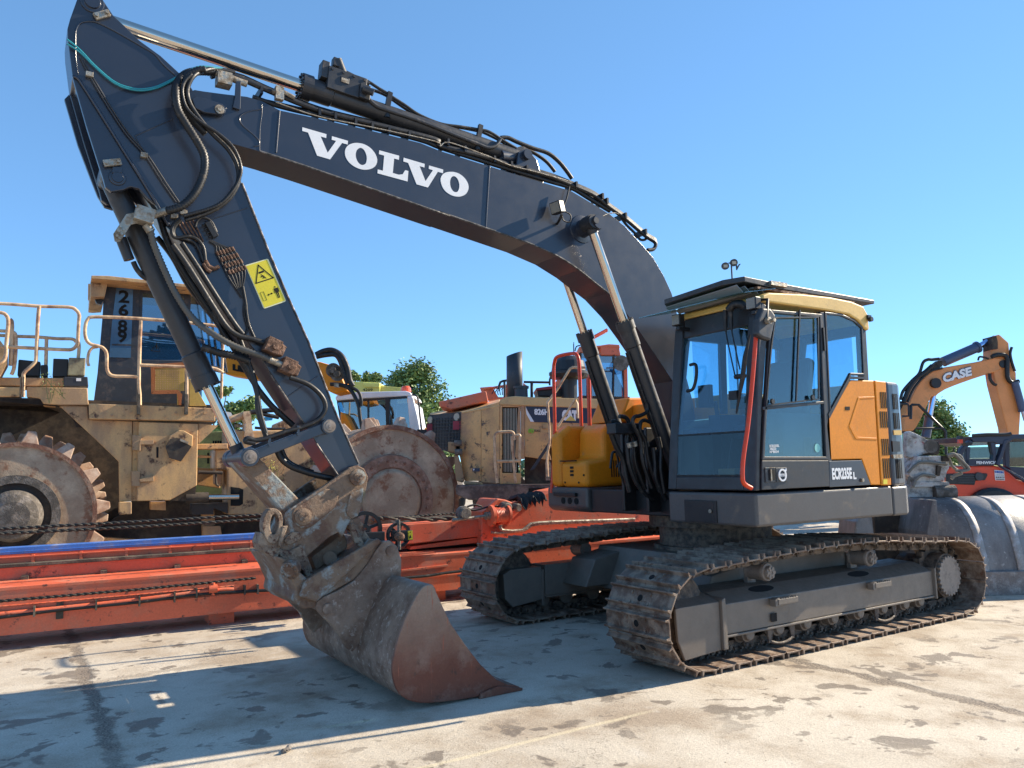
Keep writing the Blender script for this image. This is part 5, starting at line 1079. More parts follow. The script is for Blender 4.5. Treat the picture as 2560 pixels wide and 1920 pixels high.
# ================================================================ landfill compactor on the left
W0=at(2,1.09,35,1290); W1=at(2,1.09,976,1250); PA=Plane((W0.x,W0.y),math.degrees(math.atan2(W1.y-W0.y,W1.x-W0.x)))
C=TH(PA,'landfill_compactor','muddy tan landfill compactor with toothed steel wheels and the number 2689 on its dark cab','compactor')
def drum(u,v,Rr,off,hub,name):
    s,z=PA.q(u,v,0); b=MB(); Wd=1.1
    b.lathe((s,0,z),(0,1,0),[(-.0,Rr),(.03,Rr*1.012),(Wd-.03,Rr*1.012),(Wd,Rr)],64)
    b2=[]
    d=b.ob(name,M['drum'],C.r)
    b=MB()
    b.ring(circ(s,z,Rr*1.015,64),circ(s,z,Rr*.955,64),-.028,0); b.ob('rim',M['rimr'],d); b=MB()
    if hub: # raised hub plate with a bolt ring round a dished centre
        b.lathe((s,0,z),(0,-1,0),[(0,Rr*.62),(.045,Rr*.60),(.05,Rr*.57)],48); b.ring(circ(s,z,Rr*.60,48),circ(s,z,Rr*.44,48),-.075,-.03); hp=b.ob('hub_plate',M['drumd'],d)
        b=MB(); b.lathe((s,0,z),(0,-1,0),[(.045,Rr*.43),(.052,Rr*.42),(.10,Rr*.385),(.11,Rr*.36),(.105,0)],48); b.ob('hub_cap',M['drum'],hp)
        b=MB()
        for k in range(26): a=2*math.pi*k/26; b.cyl((s+Rr*.52*math.cos(a),-.10,z+Rr*.52*math.sin(a)),(s+Rr*.52*math.cos(a),-.07,z+Rr*.52*math.sin(a)),.021,8)
        b.ob('bolt_pattern',M['rimr'],hp)
    else:
        b.ring(circ(s,z,Rr*.56,48),circ(s,z,Rr*.45,48),-.06,0); b.lathe((s,0,z),(0,-1,0),[(0,Rr*.36),(.14,Rr*.34),(.2,Rr*.30),(.24,Rr*.2),(.25,0)],40); b.ob('hub',M['hub'],d)
        b=MB(); b.cyl((s,-.012,z),(s,0,z),Rr*.45,40); b.ob('hub_recess',M['shade'],d)
    proto=None; k=0; N_=14
    for row in range(3):
        for i in range(N_):
            a=2*math.pi*(i+off+(.5 if row%2 else 0)+.12*row)/N_
            if proto is None:
                tb=MB(); w,h,l=.105,.165,.11
                tb.add([(-l,-w,-.02),(l,-w,-.02),(l,w,-.02),(-l,w,-.02),(-l*.42,-w*.55,h),(l*.42,-w*.55,h),(l*.42,w*.55,h),(-l*.42,w*.55,h)],[(0,3,2,1),(4,5,6,7),(0,1,5,4),(1,2,6,5),(2,3,7,6),(3,0,4,7)])
                proto=tb.ob('tooth',M['tooth'],d,.012); o=proto
            else: o=proto.copy(); COL.objects.link(o); o.parent=d
            o.matrix_local=Matrix.Translation((s+Rr*math.cos(a),.12+row*.42,z+Rr*math.sin(a)))@Matrix.Rotation(-a+math.pi/2,4,'Y')
    return d,s,z
r0=abs(PA.q(240,1290)[0]-PA.q(35,1290)[0]); 
dA,sA,zA_=drum(35,1290,r0,.18,False,'drum_wheel'); r1=abs(PA.q(1143,1245)[0]-PA.q(976,1250)[0]); dB,sB,zB_=drum(976,1250,max(r1,.85),.1,True,'drum_wheel')
# body panels
C.n().p(mw((470,108),(690,112),(700,218),(1045,232),(1042,862),(942,868),(938,550),(750,368)),.12,.06).p(mw((940,868),(1040,868),(1040,965),(940,970)),.05,.12); C.o('wheel_arch_panel',M['tan'],None,.01)
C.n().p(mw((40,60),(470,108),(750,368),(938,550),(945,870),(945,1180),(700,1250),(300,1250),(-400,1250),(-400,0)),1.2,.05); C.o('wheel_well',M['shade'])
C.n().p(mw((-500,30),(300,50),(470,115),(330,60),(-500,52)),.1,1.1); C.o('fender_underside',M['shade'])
C.n().p(mc((-700,1038),(590,1050),(590,1130),(-700,1110)),.45,.6); C.o('deck_step',M['tan'],None,.01)
C.n().p(mc((-700,1128),(185,1135),(185,1225),(-700,1225)),.08,.5).p(mc((245,1132),(808,1142),(812,1245),(820,1300),(540,1300),(400,1290),(370,1240),(245,1225)),.08,.5); C.o('fender_beam',M['tan'],None,.012)
C.n().p(mc((820,1285),(1280,1300),(1985,1330),(1985,1450),(820,1430)),.02,.16); bm=C.o('cab_platform_beam',M['tan'],None,.012)
C.n()
for u,v in((1030,1392),(1520,1405),(1888,1332),(1888,1372),(1205,1360),(1620,1370)): c=C.w(mc((u,v)),.02)[0]; C.b.cyl(c,c+Vector((0,-.012,0)),.018,8)
C.o('bolt',M['tan'],bm)
C.n().p(mw((1050,235),(1095,235),(1080,860),(1040,860)),.14,.06); C.o('door_post',M['tan'])
C.n().p(mw((1097,236),(1566,252),(1556,738),(1342,856),(1080,862)),.06,.10); db=C.o('side_locker_door',M['tan'],None,.012)
C.n().p(mw((1045,340),(1120,345),(1120,460),(1045,460)),.035,.03).p(mw((1040,625),(1105,625),(1105,745),(1040,745)),.035,.03).p(mw((1105,380),(1215,380),(1215,415),(1110,415),(1110,465),(1095,465)),.02,.04).p(mw((1100,690),(1215,660),(1215,705),(1110,710)),.02,.04); C.o('hinge',M['tan'],db,.004)
C.n().p(mw((1235,435),(1252,435),(1252,520),(1235,520)),.055,.01); C.o('slot',M['cav'],db)
C.n().p(mw((1340,345),(1415,300),(1455,305),(1525,345),(1520,430),(1460,460),(1380,545),(1320,440)),-.02,.09); lb_=C.o('dented_cover',M['tan'],db,.01)
C.n().p(mw((1345,370),(1400,362),(1515,430),(1430,548),(1340,520),(1310,430)),-.022,.05); C.o('dark_recess',M['shade'],lb_)  # darker patch on the face of the cover
C.n().p(mw((1425,368),(1490,395),(1485,412),(1420,385)),-.04,.03); C.o('catch',M['zinc'],lb_)
C.n().p(mw((1567,250),(1725,265),(1567,412)),.1,.05); C.o('gusset',M['tan'])
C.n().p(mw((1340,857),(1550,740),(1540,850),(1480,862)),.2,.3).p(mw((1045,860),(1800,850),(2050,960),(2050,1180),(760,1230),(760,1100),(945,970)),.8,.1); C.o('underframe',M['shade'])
C.n().p(mw((1190,865),(1310,865),(1310,935),(1190,930)),.4,.2).p(mw((800,1150),(1100,1170),(1080,1200),(790,1215)),.5,.2).p(mw((1590,930),(1690,935),(1700,1050),(1600,1100)),.7,.09).p(mw((1600,1060),(1740,1060),(1760,1170),(1600,1160)),.6,.1); C.o('lower_bracket',M['tany'])
C.n().p(mc((600,1245),(1990,1300),(1990,1460),(1620,1650),(700,1500)),.34,.05).p(mw((1030,225),(1570,240),(1540,800),(1030,860)),.22,.05); C.o('dark_backing',M['shade'])  # added dark backing sheet, painted shade behind the gaps between panels
# cab
gd=.55
C.n().p(mc((842,105),(1000,108),(1370,148),(1760,190),(2080,235),(2080,262),(1760,218),(1370,180),(1000,145),(842,135)),.1,1.5).p(mc((842,135),(1000,145),(965,300),(880,305),(835,300)),.35,1.2).p(mc((812,180),(832,180),(822,335),(810,335)),.2,.02); C.o('cab_roof',M['tan'],None,.01)
C.n().p(mc((962,200),(1290,225),(1262,1290),(862,1282),(900,1000),(945,480)),gd,.04); cb1=C.o('cab_front_panel',M['cabd'],None,.01)
C.n().p(mc((1300,225),(1760,255),(1930,300),(2075,1000),(1700,1300),(1262,1290)),gd+.05,.02)
# window opening made of bars instead of a solid face
C.n().p(mc((1290,225),(1318,228),(1300,890),(1270,890)),gd,.06).p(mc((1318,225),(1740,250),(1740,300),(1318,262)),gd,.05).p(mc((1700,250),(1760,255),(1745,900),(1690,900)),gd,.05).p(mc((1270,880),(1745,890),(1745,1300),(1262,1290)),gd,.05)
for x0,x1 in((1790,1905),(1850,1960),(1900,2015),(1955,2080)): C.p(mc((x0,260),(x0+22,262),(x1+22,1000),(x1,1000)),gd+.1,.04)
C.p(mc((1745,890),(2080,960),(2080,1010),(1745,940)),gd+.05,.04)
cb2=C.o('cab_side_frame',M['cabd'],None,.008)
C.n().p(mc((1316,228),(1704,252),(1692,884),(1300,884)),gd+.025,.006).p(mc((1760,262),(1990,300),(2070,960),(1745,900)),gd+.1,.006); C.o('cab_side_glass',M['gl2'],cb2)
C.n().p(mc((1072,215),(1228,232),(1205,865),(1005,860),(1030,560)),gd-.012,.01); gq=C.o('number_window',mk('painted_blue_reflection',(.055,.12,.20),.12,coat=.6,var=.2),cb1)  # opaque pane, the blue reflection is painted into its base colour
C.n().p(mc((1030,735),(1262,742),(1262,755),(1030,750)),gd-.018,.01); C.o('window_bar',M['cabd'],cb1)
for ch,(u0,u1,v0,v1) in zip('2689',((1092,1192,355,237),(1090,1183,477,365),(1084,1172,625,512),(1082,1168,722,608))):
    a=C.w([mc((u0,v0))[0],mc((u1,v0))[0],mc((u0,v1))[0]],gd-.015); text('number_lettering',ch,cb1,M['cav'],(a[0].x,gd-.0155,a[0].z),(1,0,0),(0,0,1),a[1].x-a[0].x,a[2].z-a[0].z,.002,bold=.03)
C.n().bx(*mc((1180,235))[0],*mc((1860,1240))[0],gd+1.3,.03); C.o('cab_back_wall',mk('cab_back_glass',(.10,.22,.36),.3),cb2)
C.b=MB(); C.p(mc((1440,1010),(1560,770),(1570,900),(1450,900)),gd+.6,.2); 
a=C.w(mc((1390,800),(1475,808),(1442,745)),gd+.01); C.n(); C.b.tube([a[0],a[1],a[2],a[0]],.006,5); C.b.box((a[2].x-.006,gd,a[0].z+.03),(a[2].x+.006,gd+.01,a[0].z+.12)); C.o('warning_triangle',M['cav'],cb2)
C.n().p(mc((870,310),(905,315),(955,330),(930,375),(890,360)),.5,.1); C.o('cab_lamp',M['black'])
C.n().p(mc((1405,962),(1700,945),(1700,1168),(1665,1170),(1668,1300),(1635,1300),(1632,1190),(1405,1188)),.20,.03).p(mc((1745,1060),(1760,1060),(1905,1310),(1745,1310)),.18,.03); pn=C.o('perforated_step_panel',mk('perforated_yellow_panel',(.50,.33,.07),.5,dirt=(.3,.2,.1),damt=.2),None,.004)
C.n()
for r_ in range(10):
    for c_ in range(11):
        u,v=1435+c_*22,985+r_*20
        if u<1680: q=C.w(mc((u,v)),.2)[0]; C.b.box((q.x-.007,.196,q.z-.007),(q.x+.007,.1995,q.z+.007))
C.o('perforation',M['tan'],pn)
C.n().p(mc((1390,925),(1690,905),(1700,945),(1430,962),(1425,1190),(1395,1195)),.19,.02).p(mc((1425,1165),(1640,1160),(1680,1200),(1670,1300),(1650,1300),(1632,1195),(1400,1198)),.185,.02); C.o('rusty_edge',mk('orange_rust',(.30,.10,.03),.8,bump=.8,bscale=60),pn)
# handrails
def rail(p,t,r=.022): C.n().t(p,t,r,5); return C.o('handrail',M['rail'])
rail(mc((1290,1300),(1288,1200),(1280,1100),(1285,900),(1290,700),(1300,520)),-.05)
rail(mc((2010,590),(1985,570),(1600,528),(1200,498),(870,488),(810,510),(785,580),(790,680),(830,735),(900,755),(950,775),(982,830),(985,960),(1010,1015),(1060,1033),(1150,1035),(1275,1038)),-.05)
rail(mc((1280,930),(1690,948),(1960,960),(2060,1005)),-.05); rail(mc((820,940),(808,900),(818,820),(850,775),(900,765)),.0,.018)
rail(mc((1720,1330),(1722,1200),(1722,1010),(1712,955)),-.03,.02); rail(mc((2040,1240),(2045,1010),(2055,780),(2050,700)),.3,.02)
rail(m4((-900,70),(0,92),(480,125),(830,135),(920,165),(965,230),(960,330),(950,520),(935,600),(880,650),(780,655),(470,640),(0,618),(-900,590)),.05)
rail(m4((478,125),(462,300),(445,640),(440,760),(420,820),(300,930),(285,1000),(280,1230)),.0)
rail(m4((-900,400),(0,480),(450,500),(700,520),(880,525),(930,560)),.6); rail(m4((568,510),(560,840)),.6); rail(m4((955,560),(965,620),(955,760)),.6)
rail(m4((-300,150),(0,200),(70,230),(100,300),(90,450),(75,600),(70,720),(30,800),(-100,860)),-.1); rail(m4((120,290),(145,360),(130,850)),.4,.026); rail(m4((150,440),(190,480),(190,700),(170,880),(140,960)),.4); rail(m4((-900,380),(0,425),(130,430)),.5)
C.n()
for u in (262,300): C.p(m4((u-14,985),(u-2,985),(u-14,1235),(u-28,1235)),-.03,.05)
for u in (1270,1712): C.p(mc((u-5,1200),(u+22,1200),(u+22,1385),(u-5,1385)),-.08,.10)
C.o('rail_socket',M['msd'])
C.n().p(m4((225,772),(495,800),(480,985),(210,975)),.55,.4); bk1=C.o('battery_box',M['black'],None,.015)
C.n().p(m4((500,840),(585,840),(580,990),(495,985)),.55,.3); C.o('deck_box',M['black'],None,.01)
C.n().p(m4((650,762),(835,768),(830,985),(640,985)),.5,.4); C.o('deck_box',M['black'],None,.01)
C.n().p(m4((838,750),(1048,755),(1035,975),(825,970)),.42,.4); C.o('clear_tank',mk('dirty_clear_plastic',(.38,.34,.20),.35,dirt=(.15,.12,.08),damt=.35,dscale=6),None,.015)
C.n().p(m4((780,985),(1070,985),(1080,1105),(775,1105)),.40,.3); tk=C.o('tank_cradle',M['cabd'],None,.01)
C.n().p(m4((930,1003),(990,1003),(990,1038),(930,1038)),.396,.003); C.o('white_label',M['white'],tk)
C.n().p(m4((-300,560),(0,540),(80,650),(80,830),(0,980),(-300,980)),.3,.3); C.o('tank',M['tan'])
# articulation and rear frame
C.n().p(m5((330,600),(330,470),(575,465),(1200,455),(1240,900),(1240,1235),(330,1240),(328,830),(218,820),(215,640),(330,640)),.35,.5); rf_=C.o('rear_frame',M['tan'],None,.02)
C.n().p(m5((357,985),(440,995),(472,1010),(470,1140),(440,1160),(357,1160)),.34,.02); C.o('recess',M['cav'],rf_)
C.n().p(m5((-20,590),(330,585),(330,635),(-20,640)),.25,.3).p(m5((215,640),(275,640),(275,980),(215,960)),.5,.2).p(m5((55,690),(180,700),(180,715),(50,720)),.4,.2).p(m5((-10,800),(260,820),(260,1000),(-10,960)),1.0,.1); C.o('hitch_frame',M['tany'],None,.01)
C.n(); p_=C.w(m5((-60,1085),(150,1080),(430,1078)),.25); C.b.cyl(p_[0],p_[1],.07,16); C.o('steering_cylinder',M['shade']); C.n(); C.b.cyl(p_[1],p_[2],.038,16); C.o('steering_rod',M['chrome'])
C.n().p(m5((0,1140),(330,1130),(330,1230),(200,1180),(200,1240),(0,1240)),.3,.2).t(m5((60,850),(280,855)),.3,.025).t(m5((220,870),(225,960),(250,975)),.3,.015); C.o('axle_case',M['shade'])
C.n().t(m5((330,375),(400,350),(480,325)),.4,.05).p(m5((478,290),(530,285),(545,330),(555,440),(580,540),(480,520),(500,400),(470,330)),.3,.2); C.o('pipe_stub',M['rail'])
C.n().t(m5((540,300),(640,285),(790,275)),.35,.035).t(m5((540,290),(680,320),(800,345)),.35,.03).t(m5((580,440),(700,450),(860,450)),.4,.02); C.o('hydraulic_hose',M['rub'])
C.n().p(m5((400,405),(490,410),(490,435),(400,435)),.6,.1).p(m5((390,455),(500,460),(500,495),(390,490)),.6,.2); C.o('steel_pipe',M['hub'])
C.n().p(m5((310,290),(360,300),(375,330),(330,340)),.5,.1); C.o('white_cap',M['white'])
C.n()
for k in range(7): C.t(m5((640+k*30,760+k*18),(760+k*20,700+k*10)),.33,.006,1)
C.o('diagonal_rib',M['tan'])
C.n().p(m5((700,320),(720,325),(745,350),(740,370),(690,375),(670,345)),.5,.1); C.o('blue_lamp',mk('blue_reflector',(.02,.25,.6),.2,coat=1))
C.n().p(m5((800,400),(960,330),(970,460),(800,460)),.6,.5); C.o('engine_box',M['tan'],None,.02)
# weeds on the deck
def weed(T_,pts,t,n,label,h=1,col=(.16,.22,.06)):
    m_=mk('weed_leaf',col,.6); x=TH(T_.pl,'weed',label,'plant').n(); random.seed(n)
    for pth in pts: x.t(pth,t,.004,3,4)
    ends=[x.pl.q(*p_[-1],t) for p_ in pts]+[x.pl.q(*p_[len(p_)//2],t) for p_ in pts]
    for i in range(n):
        e=random.choice(ends); c=Vector((e[0]+random.uniform(-.07,.07)*h,t+random.uniform(-.06,.06),e[1]+random.uniform(-.11,.08)*h)); a=Vector([random.uniform(-1,1) for _ in range(3)]).normalized()*.014*h; c2=a.orthogonal().normalized()*.007*h
        x.b.add([c-a,c+c2,c+a,c-c2],[(0,1,2,3)])
    x.o('stems_and_leaves',m_)
weed(C,[m4((600,1310),(620,1180),(625,1000),(618,980)),m4((600,1310),(570,1150),(560,1000)),m4((800,1260),(740,1200),(640,1110),(570,1010)),m4((780,1250),(720,1130),(700,1110)),m4((620,1300),(655,1180),(650,1150))],.02,70,'straggly green weed growing from the rusty fender of the left compactor')
weed(C,[m5((760,910),(740,820),(725,760)),m5((770,920),(790,860),(740,800))],.28,40,'small yellow-flowered weed in front of the tan rear frame',.9,(.38,.36,.06))
# ================================================================ background machines, centre and right
def depth_pt(u,v,d): r=ray(u,v); return CAM+r*d
def frontal(u,v,d,da=0): p=depth_pt(u,v,d); return Plane((p.x,p.y),math.degrees(YAW)-90+da)
M['navy']=mk('navy_decal',(.025,.035,.065),.4)
M['exh']=mk('exhaust_grey',(.035,.042,.052),.5,dirt=(.1,.1,.1),damt=.1)
M['red']=mk('faded_red_plastic',(.30,.03,.05),.5)
M['lens2']=mk('dull_lamp_glass',(.40,.36,.28),.3)
PB=frontal(1200,1200,12.6,2); B=TH(PB,'landfill_compactor','yellow compactor with a navy side stripe, black grille and tall grey exhaust','compactor')
B.n().q([(*m3((50,668))[0],1.6),(*m3((352,640))[0],0),(*m3((330,1050))[0],0),(*m3((45,960))[0],1.6)]); B.o('rear_grille',mk('grille_black',(.012,.012,.016),.6))
B.n()
for i in range(9):
    y0=720+i*32; B.t(m3((60,y0+0),(340,y0-14)),[1.5,-.03],.010,1,4,False)
for i in range(11):
    f=i/10; B.t(m3((60+f*280,705-20*f),(55+f*275,950+80*f)),[1.5-1.5*f-.03]*2,.006,1,4,False)
B.o('grille_bars',mk('grille_bar',(.02,.02,.023),.6))
for u,v,t in((64,715,1.45),(315,688,.1)): B.n(); c=B.w(m3((u,v)),t)[0]; B.b.cyl(c,c+Vector((-.015,-.02,0)),.06,18); B.o('rear_lamp',M['lens2'])
for u,v,t in((75,788,1.45),(326,768,.05)): B.n(); c=B.w(m3((u,v)),t)[0]; B.b.box((c.x-.09,c.y-.05,c.z-.07),(c.x+.06,c.y,c.z+.07)); B.o('reflector',M['red'])
B.n().q([(*m3((352,640))[0],0),(*m3((536,604))[0],-.2),(*m3((536,1290))[0],-.2),(*m3((385,1292))[0],-.05),(*m3((335,1050))[0],0)]); B.o('curved_rear_panel',M['tany'])
B.n().q([(*m3((540,603))[0],-.2),(*m3((710,545))[0],-.35),(*m3((710,1312))[0],-.35),(*m3((540,1300))[0],-.2)]); B.o('dented_panel',M['tany'])
B.n().p(m3((714,572),(738,572),(738,1225),(714,1225)),-.36,.05).p(m3((738,572),(905,574),(905,596),(738,594)),-.36,.05).p(m3((888,596),(910,596),(912,1225),(888,1100),(860,1060)),-.36,.05).p(m3((714,1215),(915,1215),(915,1320),(714,1320)),-.36,.05).p(m3((912,574),(948,574),(948,1085),(912,1085)),-.36,.05); B.o('vent_door_frame',M['tany'],None,.01)
B.n().p(m3((738,594),(890,596),(890,1218),(738,1216)),-.30,.02); vd=B.o('vent_recess',M['cav'])
B.n()
for i in range(9): u=752+i*14.5; B.p(m3((u,605),(u+6,605),(u+6,1205),(u,1205)),-.34,.03)
B.o('louvre',M['lens2'],vd)
B.n().p(m3((948,580),(1700,610),(1700,1000),(1230,990),(1165,960),(1200,1095),(950,1062)),-.35,.06); sp2=B.o('side_panel',M['tany'],None,.01)
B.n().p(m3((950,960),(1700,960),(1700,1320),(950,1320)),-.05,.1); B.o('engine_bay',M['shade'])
B.n().p(m3((958,588),(1700,606),(1700,750),(1036,736)),-.362,.008); de=B.o('navy_stripe',M['navy'],sp2)
B.n().p(m3((958,590),(975,630),(1038,733),(1005,733),(965,660)),-.366,.003); B.o('white_stripe',M['white'],de)
def lt(s_,p0,p1,p2,t,par,mat,T_,bold=.05,name='lettering'):
    a=T_.w([p0,p1,p2],t); return text(name,s_,par,mat,(a[0].x,t,a[0].z),(a[1]-a[0]),(0,0,1),(a[1]-a[0]).length,(a[2]-a[0]).length,.003,bold=bold)
lt('826H',*m3((1040,668),(1178,672),(1040,608)),-.367,de,M['white'],B)
lt('CAT',*m3((1302,722),(1448,726),(1302,620)),-.367,de,M['white'],B,.09)
B.n().p(m3((1335,722),(1383,676),(1432,725)),-.372,.004); B.o('yellow_triangle',M['sticker'],de)
B.n().p(m3((1345,722),(1383,686),(1422,724)),-.374,.002); B.o('triangle_face',M['yeld'],de)
B.n().p(m3((1120,750),(1168,750),(1168,798),(1120,798)),-.37,.02); B.o('door_latch',M['tan'],sp2,.005)
B.n().t(m3((985,820),(1000,802),(1010,820),(1020,838),(1030,820),(1020,803),(1005,820),(995,836),(985,820)),-.362,.008); B.o('green_scribble',mk('green_marker',(.30,.60,.05),.5),sp2)
lt('SUEZ',*m3((1040,828),(1100,828),(1040,808)),-.366,sp2,M['msd'],B,.02)
B.n().p(m3((455,1170),(525,1170),(525,1202),(455,1202)),-.30,.05); pl_=B.o('small_badge',M['navy']); B.n().p(m3((460,1176),(478,1176),(469,1198)),-.304,.003); B.o('badge_mark',M['white'],pl_)
B.n().q([(*m3((55,648))[0],1.7),(*m3((715,520))[0],.9),(*m3((715,572))[0],-.36),(*m3((540,606))[0],-.22),(*m3((355,640))[0],-.02),(*m3((55,675))[0],1.6)]).p(m3((712,530),(770,500),(860,490),(1010,500),(1700,520),(1700,610),(905,580),(712,572)),-.38,1.2); B.o('hood',mk('pale_hood_paint',(.70,.46,.20),.45,dirt=(.44,.29,.17),damt=.25,dscale=2),None,.02)
B.n().p(m3((135,545),(585,442),(605,540),(260,617),(150,592)),.3,.9); B.o('orange_tray',M['msr'],None,.02)
B.n(); c0,c1=B.w(m3((853,490),(853,130)),.2); B.b.cyl((c0.x,c0.y,c0.z-.1),(c1.x,c1.y,c1.z),.25*0+abs(B.w(m3((925,300)),.2)[0].x-c0.x),28,caps=False)
r_=abs(B.w(m3((925,300)),.2)[0].x-c0.x); ztop=B.w(m3((780,120)),.2)[0].z; zt2=B.w(m3((925,72)),.2)[0].z
for i,v in enumerate(B.b.v[:]): 
    if v[2]>c1.z-.01: f=(v[0]-c1.x+r_)/(2*r_); B.b.v[i]=(v[0],v[1],ztop+(zt2-ztop)*f)
eo=B.o('exhaust_stack',M['exh']); so_=eo.modifiers.new('t','SOLIDIFY'); so_.thickness=.02
B.n(); c=B.w(m3((915,455)),.05)[0]; B.b.cyl((c.x,c.y,c.z-.2),(c.x,c.y,c.z+.08),.11,16); B.b.cyl((c.x,c.y,c.z+.06),(c.x,c.y,c.z+.1),.13,16); B.o('stack_collar',M['exh'])
for pts in (m3((690,1310),(672,1150),(665,900),(680,845),(720,830),(820,828),(845,850),(850,900)),m3((862,1308),(848,1150),(835,1000),(830,870)),m3((855,905),(845,870),(870,862),(900,860),(905,900),(900,1060),(890,1100),(690,1106))):
    B.n().t(pts,-.75,.022,4); B.o('ladder_rail',M['rail'])
B.n().p(m3((300,1330),(1250,1318),(1260,1480),(1100,1500),(880,1490),(420,1470),(300,1420)),-.45,.3); fr_=B.o('lower_frame',mk('rusty_frame',(.28,.20,.16),.6,dirt=(.10,.07,.06),damt=.5,dscale=4,bump=.4),None,.02)
B.n().p(m3((985,1360),(1140,1355),(1140,1440),(985,1440)),-.46,.02); B.o('frame_recess',M['cav'],fr_)
B.n().p(m3((375,1290),(540,1300),(560,1330),(375,1325)),-.3,.1).p(m3((285,1040),(320,1040),(345,1130),(385,1270),(370,1310),(300,1290),(290,1180)),-.15,.1).p(m3((225,920),(300,925),(300,1030),(225,1010)),-.1,.3); B.o('hitch_bracket',M['tan'],None,.02)
B.n()
for u,v in((285,935),(290,1020)): c=B.w(m3((u,v)),-.15)[0]; B.b.cyl(c,c+Vector((.12,0,0)),.05,12)
B.o('hitch_pin',M['hub'])
B.n().t(m3((1165,600),(1165,550),(1260,420),(1375,235),(1400,220),(1520,222)),-.9,.02,1,8,False).t(m3((1165,560),(1175,700),(1185,900),(1160,1060),(1165,1250)),-.9,.018,3).t(m3((1260,780),(1300,720),(1430,515),(1445,560),(1450,700)),-.9,.018,1); B.o('handrail',M['rail'])
B.n().t(m3((700,430),(720,360),(770,345),(780,345)),.6,.02,2).t(m3((940,358),(1180,362)),.6,.02,1).t(m3((1015,362),(1015,500)),.6,.025,1).t(m3((758,350),(760,500)),.6,.02,1); B.o('rear_handrail',M['exh'])
B.n().p(m3((1000,1190),(1225,850),(1260,830),(1225,900),(1040,1180)),-.7,.05); B.o('ladder_stringer',M['exh'])
B.n().p(m3((1060,430),(1330,410),(1320,500),(1075,495)),.2,.7); B.o('dark_bin',M['black'],None,.02); B.n().p(m3((1055,415),(1180,398),(1335,400),(1335,420),(1200,425),(1065,438)),.15,.8); B.o('bin_lid',M['red'],None,.01)
B.n(); c=B.w(m3((1362,200)),.1)[0]; B.b.lathe((c.x,c.y,c.z-.22),(0,0,1),[(-.9,.12),(-.02,.14),(0,.30),(.06,.33),(.10,.33),(.12,.29),(.28,.26),(.36,.16),(.38,.02)],24); B.o('air_precleaner',M['black'])
B.n().p(m3((1145,1110),(1185,1100),(1200,1150),(1190,1285),(1150,1285)),-.8,.05); B.o('tool_clamp',M['zinc'])
B.n().p(m3((1400,560),(1900,560),(1900,1400),(1250,1400),(1400,1000)),.3,1.2); B.o('cab_base',M['shade'])

# ---- orange machine with a cab behind it
PO=frontal(1520,1000,16,0); O=TH(PO,'orange_crane','orange tracked machine with a glazed cab behind the yellow compactor','crane')
zo=zr
O.n().p(zo((495,205),(640,215),(650,272),(500,268)),0,1.2).p(zo((330,205),(495,195),(560,185),(640,190),(645,215),(495,207),(340,250)),.0,1.2).t(zo((440,135),(545,78)),.0,.04,1); O.o('cab_roof',M['msr'],None,.01)
O.n().p(zo((330,250),(350,250),(350,590),(330,590)),0,.06).p(zo((595,265),(605,265),(600,590),(590,590)),0,.06).p(zo((650,270),(672,275),(700,595),(680,595)),0,.06).p(zo((330,580),(720,590),(720,900),(330,900)),0,.9); O.o('cab_frame',M['shade'])
O.n().p(zo((676,285),(700,290),(706,595),(680,595)),-.1,.05).p(zo((400,390),(425,390),(432,620),(400,620)),-.1,.05); O.o('orange_post',M['msr'])
O.n().p(zo((345,255),(650,275),(690,590),(345,590)),.1,.01); O.o('cab_glass',M['gl2'])
O.n().p(zo((340,360),(600,380),(700,590),(340,590)),1.0,.05); O.o('cab_rear_wall',mk('rear_glass_blue',(.08,.22,.40),.3))
O.n().bx(*zo((540,363))[0],*zo((660,372))[0],-.2,.04); c=O.w(zo((655,330)),-.25)[0]; O.b.cyl(c,c+Vector((0,.04,0)),.16,20); O.o('mirror',M['hub'])
O.n().p(m3((525,410),(640,400),(700,500),(760,500),(760,390),(785,385),(790,505),(610,530),(540,450)),.3,.5).p(m3((935,365),(975,395),(980,495),(930,490)),.3,.4).p(m3((1215,400),(1290,280),(1345,370),(1330,500),(1200,500)),.0,.5).p(m3((560,415),(780,380),(780,392),(560,430)),.2,.3); O.o('superstructure',M['msr'],None,.01)
O.n()
for k in range(5): O.t(m3((640+k*30,470-k*12),(680+k*28,400-k*2),(700+k*20,480)),.2,.012,1)
O.o('lattice',M['exh'])
O.n().t(zo((290,170),(292,240)),-.1,.008,1).t(zo((300,240),(310,205),(340,195)),-.1,.012); O.o('antenna',M['black'])
O.n().t(m3((1185,390),(1190,320),(1240,280),(1300,255)),0,.02).t(m3((1410,0),(1412,130)),0,.01,1); O.o('hose',M['rub'])
O.n().p([(1440,1100),(1720,1100),(1720,1290),(1440,1290)],.2,2.0); O.b.box((O.w([(1400,1250)],0)[0].x,.0,0),(O.w([(1750,1250)],0)[0].x,2.5,.7)); O.o('undercarriage',M['shade'])

